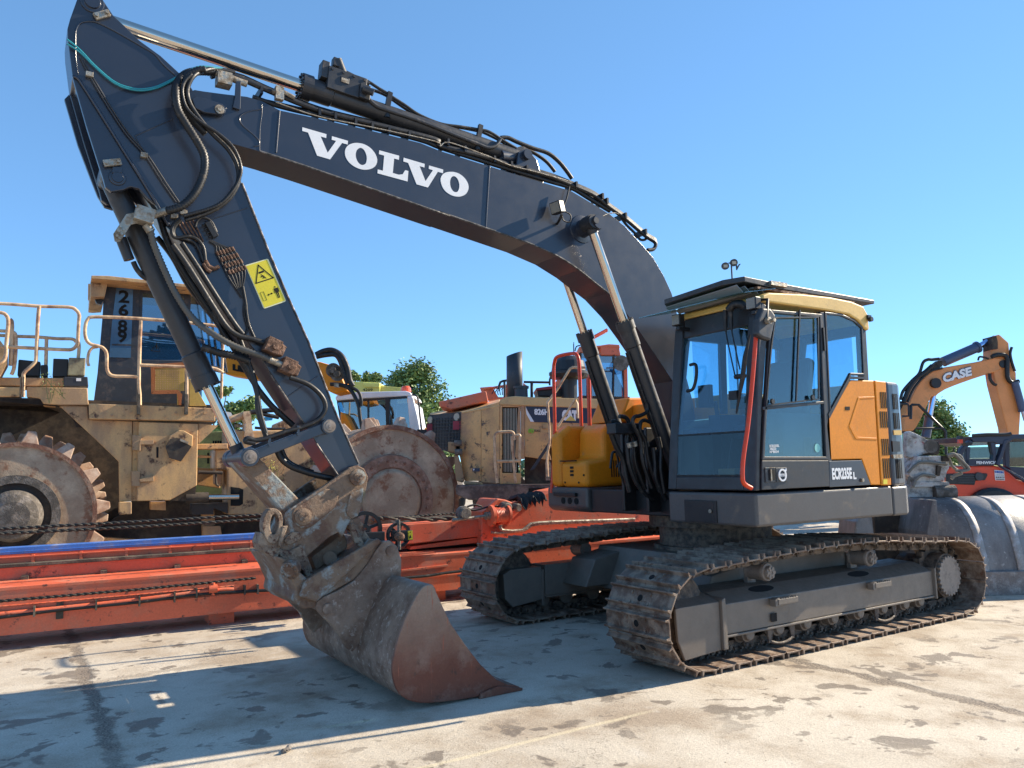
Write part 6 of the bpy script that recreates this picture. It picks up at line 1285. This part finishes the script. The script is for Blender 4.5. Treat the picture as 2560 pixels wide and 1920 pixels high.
# ---- machine with a white cab and a yellow-orange boom
PW=frontal(900,1000,15.5,0); Wt=TH(PW,'material_handler','white-cabbed machine with an ochre boom and orange beacon, behind the arm','excavator')
Wt.n().p(mA((248,490),(265,468),(430,447),(810,438),(850,450),(868,485),(820,480),(400,503),(255,518)),0,1.6).p(mA((822,480),(868,485),(905,640),(932,780),(900,820),(850,810),(840,700)),-.02,.12).p(mA((860,520),(880,540),(925,790),(900,800)),.1,1.4); Wt.o('white_cab',mk('white_cab_paint',(.80,.80,.82),.35),None,.03)
Wt.n().p(mA((262,517),(820,480),(826,495),(262,530)),0,.05).p(mA((648,492),(682,490),(682,760),(655,760)),-.01,.05).p(mA((505,510),(515,510),(515,740),(505,740)),0,.04).p(mA((262,525),(285,600),(400,760),(380,800),(290,700)),0,.05).p(mA((380,740),(850,730),(870,830),(380,830)),0,.9); Wt.o('cab_frame',M['black'])
Wt.n().p(mA((265,520),(820,485),(850,740),(400,760),(290,620)),.05,.01); Wt.o('cab_glass',M['gl2'])
Wt.n().p(mA((300,530),(560,500),(560,760),(380,760)),.9,.04); Wt.o('curtain',mk('yellowish_curtain',(.45,.40,.15),.7)); Wt.n().p(mA((690,500),(740,500),(730,740),(700,760)),.6,.1).p(mA((380,640),(440,600),(500,700),(440,760)),.5,.2); Wt.o('seat',M['black'])
Wt.n().p(mA((750,670),(770,668),(775,735),(745,735)),.3,.06); Wt.o('green_bottle',mk('green_bottle',(.1,.5,.3),.2))
Wt.n(); c=Wt.w(mA((812,420)),.3)[0]; Wt.b.lathe((c.x,c.y,c.z-.12),(0,0,1),[(0,.10),(.05,.10),(.06,.11),(.13,.10),(.17,.07),(.18,.0)],18); Wt.o('orange_beacon',mk('beacon_orange',(.9,.10,.01),.3,coat=1))
Wt.n().t(mA((860,470),(900,480),(915,540),(925,640),(940,760)),-.15,.018); Wt.b.box(tuple(Wt.w(mA((925,775)),-.2)[0]-Vector((.05,.02,.05))),tuple(Wt.w(mA((965,765)),-.2)[0]+Vector((.05,.05,.05)))); Wt.o('mirror_arm',M['black'])
Wt.n().p(zn((110,760),(120,560),(240,520),(560,560),(1000,600),(1350,645),(1500,690),(1570,720))+mA((350,440),(240,462),(160,420))+zn((1200,900),(640,880),(460,862),(110,805)),-1.6,.5); bo=Wt.o('ochre_boom',M['yel'],None,.03)
lt('LIEB',*zn((215,755),(465,810),(215,672)),-1.61,bo,M['cav'],Wt,.08)
Wt.n(); 
for u,v in((232,272),(265,302)): c=Wt.w(mA((u,v)),-1.62)[0]; Wt.b.cyl(c,c+Vector((0,.05,0)),.13,18); Wt.b.cyl(c+Vector((0,-.05,0)),c,.06,12)
Wt.o('boom_pin',M['hub'],bo)
for pth,r in ((((95,150),(160,120),(230,115),(300,160),(345,250),(365,350),(390,400)),.05),(((100,165),(180,150),(250,150),(290,200),(320,300),(350,380)),.045),(((210,385),(290,390),(370,430),(430,540),(445,640),(465,750)),.035),(((265,385),(350,400),(430,440),(455,500),(455,560)),.03)):
    Wt.n().t(mA(*pth),-1.75,r,5); Wt.o('hydraulic_hose',M['rub'])
Wt.n().p(mA((238,375),(275,378),(275,408),(238,405)),-1.82,.1); Wt.o('hose_clamp',M['zinc'])
Wt.n().p(mA((290,600),(340,640),(395,750),(380,900),(280,900)),-.3,.5).p(mA((960,730),(1000,735),(1000,870),(955,850)),.2,.8).p(mA((380,800),(1000,800),(1000,1300),(380,1300)),.3,1.8); Wt.o('upper_body',M['yel'],None,.03)
Wt.n(); Wt.b.box((Wt.w([(780,1200)],0)[0].x,.2,0),(Wt.w([(1080,1200)],0)[0].x,2.6,.8)); Wt.o('undercarriage',M['shade'])
# articulated dumper body
PD=frontal(930,980,20,0); D=TH(PD,'dump_truck','pale yellow dumper body numbered 4209 behind the white cab','truck')
D.n().p(mA((375,362),(605,372),(605,440),(600,480),(375,480)),0,2.4).p(mA((605,395),(780,412),(780,480),(605,480)),.1,2.2).p(mA((466,372),(605,375),(600,412),(480,408)),-.06,.06); db_=D.o('dump_body',mk('pale_yellow_body',(.72,.68,.16),.45,dirt=(.4,.38,.15),damt=.2,dscale=2),None,.02)
lt('4209',*mA((468,440),(548,440),(468,418)),-.064,db_,M['cav'],D,.02)
D.n().p(mA((375,478),(850,478),(850,700),(375,700)),.1,2); x0=D.w([(860,1000)],0)[0].x
for s in (.4,2.2,4.0): D.b.cyl((x0+s,.0,.75),(x0+s,2.4,.75),.75,24)
D.o('chassis_and_wheels',M['shade'])
# greenish yellow machine glimpsed between the compactor halves
PG=frontal(560,1150,12.5,0); G=TH(PG,'parked_loader','greenish-yellow machine glimpsed between the two halves of the left compactor','loader')
G.n().p(m5((-40,490),(300,470),(620,500),(620,1240),(-40,1240)),0,1.0); gb=G.o('side_panel',mk('greenish_yellow_paint',(.55,.50,.14),.5,dirt=(.3,.25,.1),damt=.3,dscale=2),None,.02)
G.n()
for k in range(5): G.bx(*m5((190+k*22,560))[0],*m5((203+k*22,600))[0],-.01,.01)
for k in range(3): G.bx(*m5((140+k*28,670))[0],*m5((153+k*28,770))[0],-.01,.01)
G.o('louvre_slot',M['cav'],gb); G.n().p(m5((-40,1180),(180,1190),(150,1420),(-200,1420),(-400,1340)),-.2,.3).p(m5((80,1340),(300,1350),(300,1500),(80,1480)),-.3,.2); G.o('bumper',M['yel'],None,.02)
G.b=MB(); G.b.box((G.w([(400,1300)],0)[0].x,.1,0),(G.w([(750,1300)],0)[0].x,1.5,.9)); G.o('chassis',M['shade'])
# ================================================================ right edge
M['orx']=mk('ochre_boom_paint',(.76,.29,.09),.4,dirt=(.4,.22,.1),damt=.12,dscale=1.5)
M['bx']=mk('dark_blue_steel',(.06,.085,.15),.4)  # even dark blue base colour
M['gbk']=mk('polished_grey_bucket',(.30,.28,.265),.45,metal=.2,dirt=(.13,.12,.12),damt=.42,dscale=1.4,streak=.4,d2=(.45,.43,.41),d2amt=.06,d2scale=14,bump=.3)
PE=frontal(2350,1000,20,0); E_=TH(PE,'tracked_excavator','distant ochre excavator with white lettering on its raised boom, above the telehandler','excavator')
E_.n().p(m6((225,1330),(265,1285),(330,1170),(430,950),(470,880),(520,880),(560,845),(640,795),(760,745),(980,665),(1210,590),(1290,570),(1400,515),(1410,480),(1400,400),(1250,375),(1240,395),(1040,440),(620,510),(500,535),(430,590),(330,680),(260,780),(200,900),(120,1100),(100,1330)),0,.45); eb=E_.o('boom',M['orx'],None,.03)
lt('CASE',*m6((605,715),(985,615),(605,590)),-.02,eb,M['bx'],E_,.10); 
a=E_.w(m6((608,720),(985,622),(608,598)),-.03); text('lettering','CASE',eb,M['white'],(a[0].x+.01,-.03,a[0].z+.015),(a[1]-a[0]),(0,0,1),(a[1]-a[0]).length*.985,(a[2]-a[0]).length*.95,.004,bold=.05)
E_.n().p(m6((1240,110),(1345,82),(1465,190),(1480,380),(1505,470),(1560,580),(1565,880),(1620,1080),(1600,1400),(1450,1400),(1440,1300),(1290,720),(1240,400)),.02,.40); E_.o('arm',M['orx'],None,.03)
def cylx(a,b_,c,r1,r2): 
    q=E_.w(m6(a,b_,c),-.08 if r1<.1 else .2); E_.b=MB(); E_.b.cyl(q[0],q[1],r1,16); E_.b.cyl(q[0],q[0].lerp(q[1],-.06),r1*1.2,16); o=E_.o('cylinder_barrel',M['bx']); E_.b=MB(); E_.b.cyl(q[0],q[2],r2,14); E_.o('cylinder_rod',mk('bluish_chrome',(.45,.6,.9),.15,metal=1),o)
cylx((1040,255),(610,440),(1280,130),.13,.075); cylx((430,1160),(385,1420),(510,740),.11,.07); cylx((1640,1060),(1540,700),(1680,1200),.09,.05)
E_.n().p(m6((470,490),(560,420),(600,430),(600,500),(480,540)),.1,.2).p(m6((1240,110),(1300,100),(1320,180),(1320,270),(1250,280)),-.03,.4); E_.o('lug',M['shade'])
E_.n(); c=E_.w(m6((525,712)),-.1)[0]; E_.b.cyl(c,c+Vector((0,.1,0)),.13,16); c=E_.w(m6((1395,465)),-.03)[0]; E_.b.cyl(c,c+Vector((0,.1,0)),.10,16); E_.o('pin_boss',M['black'])
for pth,r in ((((60,930),(90,820),(200,690),(300,590),(350,450),(410,410),(470,410),(560,400)),.04),(((100,960),(160,800),(260,660),(380,570),(470,490)),.06),(((150,960),(220,800),(330,660),(450,560),(600,520)),.03),(((1240,375),(1300,350),(1400,350),(1440,400),(1440,560),(1450,650),(1500,705),(1590,690)),.055),(((1215,590),(1220,660),(1260,720),(1300,740)),.04),(((1065,420),(1080,375),(1140,380),(1200,400)),.025),(((1500,250),(1480,330),(1500,440),(1540,560)),.035)):
    E_.n().t(m6(*pth),-.05,r,5); E_.o('hose',M['rub'])
E_.n().p(m6((60,940),(200,1000),(230,1180),(265,1360),(60,1360)),.3,1.5).p(m6((-200,900),(60,900),(60,1700),(-200,1700)),.6,2); E_.o('dark_cab',M['black'],None,.03)
E_.n().t(m6((60,985),(150,985),(165,1010),(168,1140),(80,1145)),-.3,.03,1,6,False).t(m6((190,1180),(195,1005),(205,995),(290,995),(590,1290),(640,1340),(650,1640)),-.3,.035,1,6,False).t(m6((265,1300),(600,1300),(640,1350)),-.3,.03,1,6,False); E_.o('handrail',M['black'])
x0,x1=E_.w([(2200,1200)],0)[0].x,E_.w([(2420,1200)],0)[0].x
E_.n(); E_.b.box((x0,.5,.9),(x1,3,1.3)); E_.b.box((x0,0,0),(x1+1.2,.6,.9)); E_.b.box((x0,2.8,0),(x1+1.2,3.4,.9)); E_.o('undercarriage',M['shade'],None,.1)
E_.n().p(m6((80,1370),(130,1380),(130,1650),(85,1650)),-.4,.2); E_.o('coloured_cloth',mk('coloured_cloth',(.15,.45,.30),.7))
# grey bucket with wear straps
gb0=at(2,0,2450,1484); PK=Plane((gb0.x,gb0.y),math.degrees(YAW)-90); K=TH(PK,'digging_bucket','large scraped grey digging bucket with wear straps, lying behind the right track','bucket')
prK=[(1.10,.62),(1.105,.57),(1.06,.35),(.95,.18),(.75,.04),(.45,-.06),(.22,-.10),(.0,-.12)] # (z, t)
zK0=K.w(m7((600,1395)),0)[0].z; zK=K.w(m7((600,690)),.55)[0].z
xs0=K.w(m7((175,700)),.62)[0].x; xs1=K.w([(2640,1240)],.4)[0].x
def shellK(x0,x1,off,b):
    P_=cr([(0,t-off,z*zK/1.1) for z,t in prK],5); n=len(P_)
    vs=[Vector((x0,p.y,p.z)) for p in P_]+[Vector((x1,p.y,p.z)) for p in P_]+[Vector((x0,p.y+.03,p.z-.0)) for p in P_]+[Vector((x1,p.y+.03,p.z)) for p in P_]
    fs=[(i,i+1,n+i+1,n+i) for i in range(n-1)]+[(2*n+i,3*n+i,3*n+i+1,2*n+i+1) for i in range(n-1)]+[(i,2*n+i,2*n+i+1,i+1) for i in range(n-1)]+[(n+i,n+i+1,3*n+i+1,3*n+i) for i in range(n-1)]
    b.add(vs,fs,True)
b=MB(); shellK(xs0,xs1,0,b); b.ob('shell',M['gbk'],K.r)
for u in (470,790,1130):
    xx=K.w(m7((u,705)),.6)[0].x; b=MB(); shellK(xx,xx+.09,.022,b); b.ob('wear_strap',mk('wear_strap_steel',(.34,.30,.27),.45,metal=.3,dirt=(.5,.5,.52),damt=.3,dscale=9),K.r)
b=MB(); b.prism([(xs0-.16,0),(xs0-.14,.7),(xs0-.05,zK),(xs0,zK),(xs0,0)],.02,.9); b.box((xs0-.1,-.13,0),(xs1,-.09,zK0+.02)); b.ob('side_plate',M['gbk'],K.r,.01)
b=MB(); b.box((xs0,-.15,0),(xs1,-.122,.26)); b.ob('cutting_edge',mk('worn_edge_plate',(.22,.18,.16),.5,dirt=(.4,.36,.33),damt=.3,dscale=12,bump=.5),K.r,.005)
# tiltrotator standing on it
PT=Plane((gb0.x-.0,gb0.y),math.degrees(YAW)-90-4); 
Q=TH(PT,'rotary_hitch','weathered grey rotary hitch with loose hoses, standing on the grey bucket','attachment')
M['wh']=mk('chipped_grey_white_steel',(.58,.55,.51),.6,dirt=(.22,.19,.165),damt=.3,dscale=9,d2=(.32,.05,.05),d2amt=.06,d2scale=8,bump=.6)
Q.n().p(m7((140,80),(165,65),(240,95),(330,145),(400,175),(412,215),(380,260),(250,300),(180,320),(130,310)),.7,.12).p(m7((240,300),(500,300),(540,330),(540,420),(520,450),(500,540),(240,560),(160,480),(190,400),(230,340)),.6,.5).p(m7((150,590),(540,560),(560,650),(590,695),(150,695)),.62,.4).p(m7((200,540),(540,545),(550,590),(180,600)),.58,.5); Q.o('hitch_casting',M['wh'],None,.012)
Q.n().p(m7((380,165),(430,160),(460,210),(440,290),(260,300),(380,250)),.78,.1); Q.o('dark_cheek_plate',M['shade'],None,.01)
Q.n(); c=Q.w(m7((370,210)),.69)[0]; Q.b.cyl(c,c+Vector((0,.05,0)),.085,20); c=Q.w(m7((470,645)),.6)[0]; Q.b.cyl(c+Vector((-.1,0,0)),c+Vector((.15,0,0)),.09,18); Q.o('pin',M['hub'])
for k,pth in enumerate((((520,300),(580,280),(640,330),(710,400),(720,430),(640,450)),((525,310),(600,300),(650,370),(690,430),(600,440)),((540,290),(640,300),(680,380),(715,430)),((200,590),(230,520),(290,480),(380,490),(410,500)),((150,460),(230,380),(300,360),(430,370),(520,380)),((560,520),(600,480),(660,465),(560,500)),((150,570),(170,500),(200,560)),((540,330),(570,400),(640,450)))):
    Q.n().t(m7(*pth),.5+.02*k,.018,5); Q.o('loose_hose',mk('weathered_hose',(.20,.18,.15),.7) if k==0 else Q.hm); Q.hm=bpy.data.materials['weathered_hose'] 
Q.n().p(m7((430,390),(470,400),(450,490),(425,480)),.55,.05).p(m7((480,300),(540,300),(540,350),(480,350)),.55,.2); Q.o('dark_fitting',M['shade'])
# second bucket partly hidden + rubble
K2=TH(PK,'digging_bucket','dark grey bucket side seen under the counterweight, left of the ribbed bucket','bucket')
K2.n().p([(2135,1352),(2140,1305),(2152,1292),(2180,1280),(2188,1352)],.4,.5).p([(2135,1500),(2135,1352),(2188,1352),(2200,1500)],.4,.5); K2.o('side_plate',M['gbk'],None,.02); K2.n().p([(2188,1280),(2262,1275),(2262,1500),(2188,1500)],.7,.1); K2.o('inner_wall',M['shade'])
random.seed(11)
stn=mk('tan_rock',(.42,.30,.20),.8,dirt=(.2,.14,.1),damt=.4,bump=.5)
for i,(u,v,s) in enumerate(((1975,1345,.28),(2010,1335,.38),(2060,1330,.40),(2105,1335,.33),(1990,1352,.22),(2085,1350,.25))):
    p=depth_pt(u,v,11.5+.3*(i%3)); b=MB(); vs=[];n1,n2=9,6
    for a in range(n2+1):
        for c in range(n1):
            th=math.pi*a/n2; ph=2*math.pi*c/n1; r=s*random.uniform(.8,1.15); vs.append((p.x+r*math.sin(th)*math.cos(ph)*1.3,p.y+r*math.sin(th)*math.sin(ph),max(0,.28*s+r*.75*math.cos(th)+ (.0))))
    b.add(vs,[(a*n1+c,(a+1)*n1+c,(a+1)*n1+(c+1)%n1,a*n1+(c+1)%n1) for a in range(n2) for c in range(n1)])
    o=b.ob('rock',stn); tag(o,'tan rubble block on the concrete seen beneath the cab','rock','rubble blocks beneath the cab')
# red telehandler
PR=frontal(2480,1150,13,0); H=TH(PR,'telehandler','red and black telehandler with a white sign on its hood, behind the grey bucket','telehandler')
M['redp']=mk('red_orange_paint',(.72,.065,.02),.35,dirt=(.4,.15,.08),damt=.08,dscale=3)
H.n().p(m7((510,420),(560,400),(730,395),(960,390),(1010,400),(1100,450),(1180,520),(1560,640),(1560,900),(1150,780),(1090,700),(1000,640),(930,650),(830,700),(540,690),(545,570),(510,520)),0,1.5); hb=H.o('hood',M['redp'],None,.03)
H.n().p(m7((515,470),(620,465),(895,465),(905,480),(880,530),(790,535),(780,575),(520,565)),-.02,.05); gr=H.o('front_grille',M['black'],hb,.01)
H.n()
for k in range(4): H.bx(*m7((625,480+k*22))[0],*m7((780,488+k*22))[0],-.03,.01)
H.o('grille_bar',M['exh'],gr)
H.n(); c=H.w(m7((825,495)),-.04)[0]; H.b.cyl(c,c+Vector((0,.03,0)),.07,14); H.o('headlamp',M['exh'],gr)
H.n().p(m7((965,433),(1055,440),(1065,532),(975,530)),-.012,.01); sg=H.o('white_sign',M['white'],hb)
lt('DRON',*m7((972,462),(1052,468),(972,440)),-.02,sg,mk('sign_blue',(.03,.12,.45),.5),H,.06)
lt('LOCATION',*m7((978,484),(1055,486),(978,476)),-.02,sg,M['navy'],H,.0); lt('00 00 30 37 30',*m7((980,508),(1060,508),(980,496)),-.02,sg,M['cav'],H,.02); lt('WWW.DRON.FR',*m7((982,526),(1060,526),(982,516)),-.02,sg,M['cav'],H,.02)
H.n().p(m7((700,330),(970,330),(965,392),(700,392)),-.02,.1).p(m7((700,215),(740,215),(730,390),(700,385)),-.02,.08).p(m7((735,120),(1090,100),(1500,85),(1500,150),(1150,140),(1080,190),(1000,190),(960,170),(770,170)),-.05,1.6).p(m7((610,310),(650,230),(735,150),(770,170),(700,230),(650,330)),-.05,.1).p(m7((925,165),(980,170),(985,300),(960,390),(940,385),(955,290)),-.03,.1).p(m7((1060,150),(1110,140),(1080,190),(1050,300),(1010,390),(980,380),(1020,280)),-.06,.1).p(m7((975,370),(1000,370),(1400,600),(1400,640)),-.08,.06).p(m7((1060,180),(1110,170),(1110,420),(1070,400)),.3,.08).p(m7((1100,400),(1500,420),(1500,640),(1130,460)),.3,.6); H.o('cab_frame',M['navy'],None,.01)
lt('FENWICK',*m7((797,378),(985,378),(797,350)),-.03,hb,M['white'],H,.03)
H.n().p(m7((740,170),(925,168),(955,300),(940,330),(735,330)),.02,.01).p(m7((1110,170),(1500,160),(1500,420),(1110,400)),.3,.01); H.o('cab_glass',glass('greenish_glass',(.75,.85,.80),.02))
H.n().p(m7((1120,150),(1500,150),(1500,400),(1120,400)),1.2,.05); H.o('cab_interior',M['shade'])
H.n().p(m7((690,175),(765,175),(745,205),(700,205)),-.2,.12).p(m7((640,110),(670,112),(680,170),(640,170)),-.2,.1).t(m7((580,230),(585,270),(610,275),(620,235),(585,228)),-.2,.012,1).t(m7((760,110),(900,100),(1060,100),(1120,92)),-.06,.03,2); H.o('mirror_and_lamp',M['black'])
H.n().p(m7((635,145),(668,145),(668,182),(632,182)),-.24,.06); H.o('orange_indicator',M['ora'])
H.n(); c=H.w(m7((980,790)),-.1)[0]; rr=.52; H.b.lathe((c.x,-.12,rr),(0,1,0),[(0,rr*.55),(.02,rr*.9),(.05,rr),(.4,rr),(.43,rr*.9)],28); c=H.w([(2640,1270)],0)[0]; H.b.lathe((c.x,-.12,rr),(0,1,0),[(0,rr*.55),(.02,rr*.9),(.05,rr),(.4,rr),(.43,rr*.9)],28); H.o('wheel',M['rub'])
H.n().p(m7((1180,700),(1500,740),(1500,900),(1160,830)),-.1,.4); H.o('step_box',M['black'],None,.01)
# lamp post behind the cab roof
PL=frontal(1828,700,34,0); Lp=TH(PL,'lamp_post','thin floodlight pole with two round lamps showing above the cab roof','lamp post')
zl2=Z(1780,640,.04822); Lp.n(); a,c=Lp.w(zl2((1075,1350),(1000,400)),0); a2=Vector((a.x,0,0)); Lp.b.cyl(a2,c,.045,10,.035); Lp.o('pole',M['exh'])
for (u,v) in((705,515),(1150,340)):
    Lp.n(); c=Lp.w(zl2((u,v)),-.05)[0]; Lp.b.cyl(c,c+Vector((0,.12,.02)),.16,20); f_=Lp.o('floodlight',M['exh']); Lp.n(); Lp.b.box((c.x-.09,c.y-.01,c.z-.07),(c.x+.09,c.y+.0,c.z+.07)); Lp.o('lens',M['lens2'],f_)
Lp.n().t(zl2((860,360),(1000,380),(1100,420)),0,.03,1).p(zl2((1240,480),(1320,480),(1320,560),(1400,410),(1500,400),(1420,500),(1300,740),(1260,700)),0,.05); Lp.o('bracket',M['exh'])

# ---- trees, hedge field, far shed
leafm=mk('tree_leaves',(.17,.25,.07),.55,var=.45,dscale=1.2)
leafd=mk('tree_leaves_dark',(.10,.16,.055),.55,var=.4,dscale=1.2)
bark=mk('bark',(.10,.075,.05),.9)
def tree(pt,h,lobes,label,n=2600,ls=.16,seed=1,mat=None):
    random.seed(seed); r=thing('tree',label,'tree',Matrix.Translation(Vector((pt.x,pt.y,0))))
    b=MB(); b.cyl((0,0,0),(0.1,0,h*.45),.09*h/3,10,.05*h/3)
    for L_ in lobes: b.tube(cr([(0,0,h*.3),(L_[0]*.4,L_[1]*.4,(L_[2]+h*.35)/2),(L_[0],L_[1],L_[2])],3),[.035*h/3*(1-i/8) for i in range(7)],5)
    b.ob('trunk',bark,r); b=MB()
    tot=sum(l[3]**2 for l in lobes)
    for (x,y,z,rad) in lobes:
        cl=[]
        for k in range(max(14,int(46*rad))): 
            d=Vector((random.gauss(0,1),random.gauss(0,1),random.gauss(0,.9))).normalized()*rad*random.uniform(.25,1.05); cl.append(Vector((x,y,z))+d)
        for k in range(int(n*rad**2/tot)):
            c=random.choice(cl)+Vector((random.gauss(0,1),random.gauss(0,1),random.gauss(0,.8)))*rad*.26
            a=Vector((random.uniform(-1,1),random.uniform(-1,1),random.uniform(-.6,.6))).normalized()*ls*random.uniform(.6,1.2); q=a.cross(Vector((random.uniform(-1,1),random.uniform(-1,1),random.uniform(-1,1)))).normalized()*ls*.5
            b.add([c-a,c+q,c+a,c-q],[(0,1,2,3)])
    b.ob('crown',mat or leafm,r); return r
def treeat(u0,u1,vt,d,label,seed,n=2600,spec=None,mat=None,ls=.10):
    p=depth_pt((u0+u1)/2,1150,d); h=depth_pt((u0+u1)/2,vt,d).z; w=(u1-u0)*d/F_; random.seed(seed+50); lob=[]
    rt=_r
    for (fx,fz,fr) in (spec or [(0,.62,.3),(-.25,.5,.26),(.28,.52,.27),(.05,.85,.2),(-.12,.74,.22),(.3,.7,.2),(-.35,.36,.2),(.38,.36,.2),(0,.36,.25)]):
        rr=fr*w*1.45; q=rt*(fx*w)+_f*random.uniform(-.2,.2)*w; lob.append((q.x,q.y,h*fz if fz<.8 else h-rr*.9,rr))
    return tree(p,h,lob,label,n,ls,seed,mat)
treeat(955,1125,898,38,'round green tree between the white cab and the yellow compactor',3,26000,[(-.30,.78,.16),(-.1,.80,.17),(.08,.90,.15),(.22,.74,.17),(.36,.58,.18),(0,.62,.26),(-.28,.55,.22),(.3,.40,.22),(-.1,.35,.28),(-.36,.36,.16),(.38,.30,.16)])
treeat(875,960,928,44,'small tree top peeping over the yellow dumper body',5,5000,[(-.35,.92,.12),(.0,.88,.14),(.3,.92,.14),(0,.6,.3)])
treeat(535,640,1000,30,'bushy green tree seen between the left compactor and the arm',8,12000,[(-.3,.7,.22),(0,.8,.2),(.25,.92,.2),(.1,.5,.3),(-.3,.4,.25),(.4,.5,.2)])
treeat(500,575,965,33,'spiky young tree behind the left compactor cab',9,5000,[(-.1,.95,.08),(.1,.8,.12),(.3,.92,.1),(0,.6,.2),(.1,.4,.3)])
treeat(2278,2392,1010,40,'broad green tree under the raised ochre boom at the right',12,22000,[(-.1,.84,.2),(.12,.8,.2),(-.3,.66,.2),(.3,.62,.2),(0,.55,.3),(.36,.42,.18),(-.36,.42,.18),(.1,.3,.25),(-.2,.28,.22),(.4,.25,.14)],leafm)
gm=mk('meadow_grass',(.20,.24,.06),.9,var=.3,dscale=.3); a=depth_pt(2150,1130,48); 
def groundpt(u,d): p=depth_pt(u,1150,d); return (p.x,p.y)
b=MB(); b.slab([groundpt(2050,44),groundpt(3000,44),groundpt(3300,300),groundpt(1900,300)],-.01,.006); o=b.ob('meadow',gm); tag(o,kind='structure',label='strip of rough green meadow beyond the yard')
random.seed(5); b=MB()
for i in range(9000):
    u=random.uniform(2240,2620); d=random.uniform(45,60); p=depth_pt(u,1150,d); hh=random.uniform(.3,1.0)*(1+.9*(d>56)); w_=.06; t=random.uniform(-.2,.2)
    b.add([(p.x-w_,p.y,0),(p.x+w_,p.y+w_,0),(p.x+t,p.y+t,hh)],[(0,1,2)])
o=b.ob('tall_grass',gm); tag(o,'tall pale green grass beyond the fence at the right','grass',kind='stuff')
PF=frontal(2400,1150,43,0); Fn=TH(PF,'wire_fence','thin post and rail fence in front of the meadow at the right','fence').n()
for k in range(10): x=-4+k*1.6; Fn.b.cyl((x,0,0),(x,0,1.5),.04,6)
for z in(1.45,.9): Fn.b.cyl((-4,0,z),(10.5,0,z),.03,6)
Fn.o('posts_and_rails',mk('fence_grey',(.45,.45,.40),.6))
PS=frontal(2400,1150,150,0); S_=TH(PS,'long_shed','long low dark blue shed on the horizon behind the right-hand tree','building').n(); S_.b.box((-14,0,0),(14,8,3.1)); S_.o('wall',mk('shed_blue_grey',(.10,.13,.19),.6)); S_.n(); S_.b.prism([(-14.3,3.1),(-14.3,3.4),(14.3,3.4),(14.3,3.1)],-.3,8.3); S_.o('roof',mk('shed_roof',(.16,.18,.22),.6))
for i,(u0,u1,d,hh) in enumerate(((300,900,90,2.2),(900,1500,110,2.6),(1400,2100,120,3.0))):
    b=MB(); random.seed(20+i)
    for k in range(3500):
        u=random.uniform(u0,u1); p=depth_pt(u,1150,d+random.uniform(-3,3)); z=random.uniform(0,hh)*random.uniform(.6,1); a=Vector((random.uniform(-1,1),random.uniform(-1,1),random.uniform(-.6,.6))).normalized()*.4; q=a.orthogonal().normalized()*.25; c=Vector((p.x,p.y,z)); b.add([c-a,c+q,c+a,c-q],[(0,1,2,3)])
    if i==0: hgo=thing('hedge','far green hedge line glimpsed behind the yard machines','hedge',Matrix.Identity(4))
    b.ob('foliage',leafd,hgo)
# clod on the concrete
random.seed(2); p=at(2,0,715,1880); b=MB()
for k in range(7):
    c=p+Vector((random.uniform(-.02,.02),random.uniform(-.02,.02),random.uniform(.0,.02))); b.lathe(c,(random.uniform(-1,1),random.uniform(-1,1),1),[(-.0,.002),(.006,.016),(.014,.012),(.02,.003)],7)
o=b.ob('mud_clod',M['hub']); tag(o,'small dark mud clod lying on the sunlit concrete in front','mud')
split_parts()
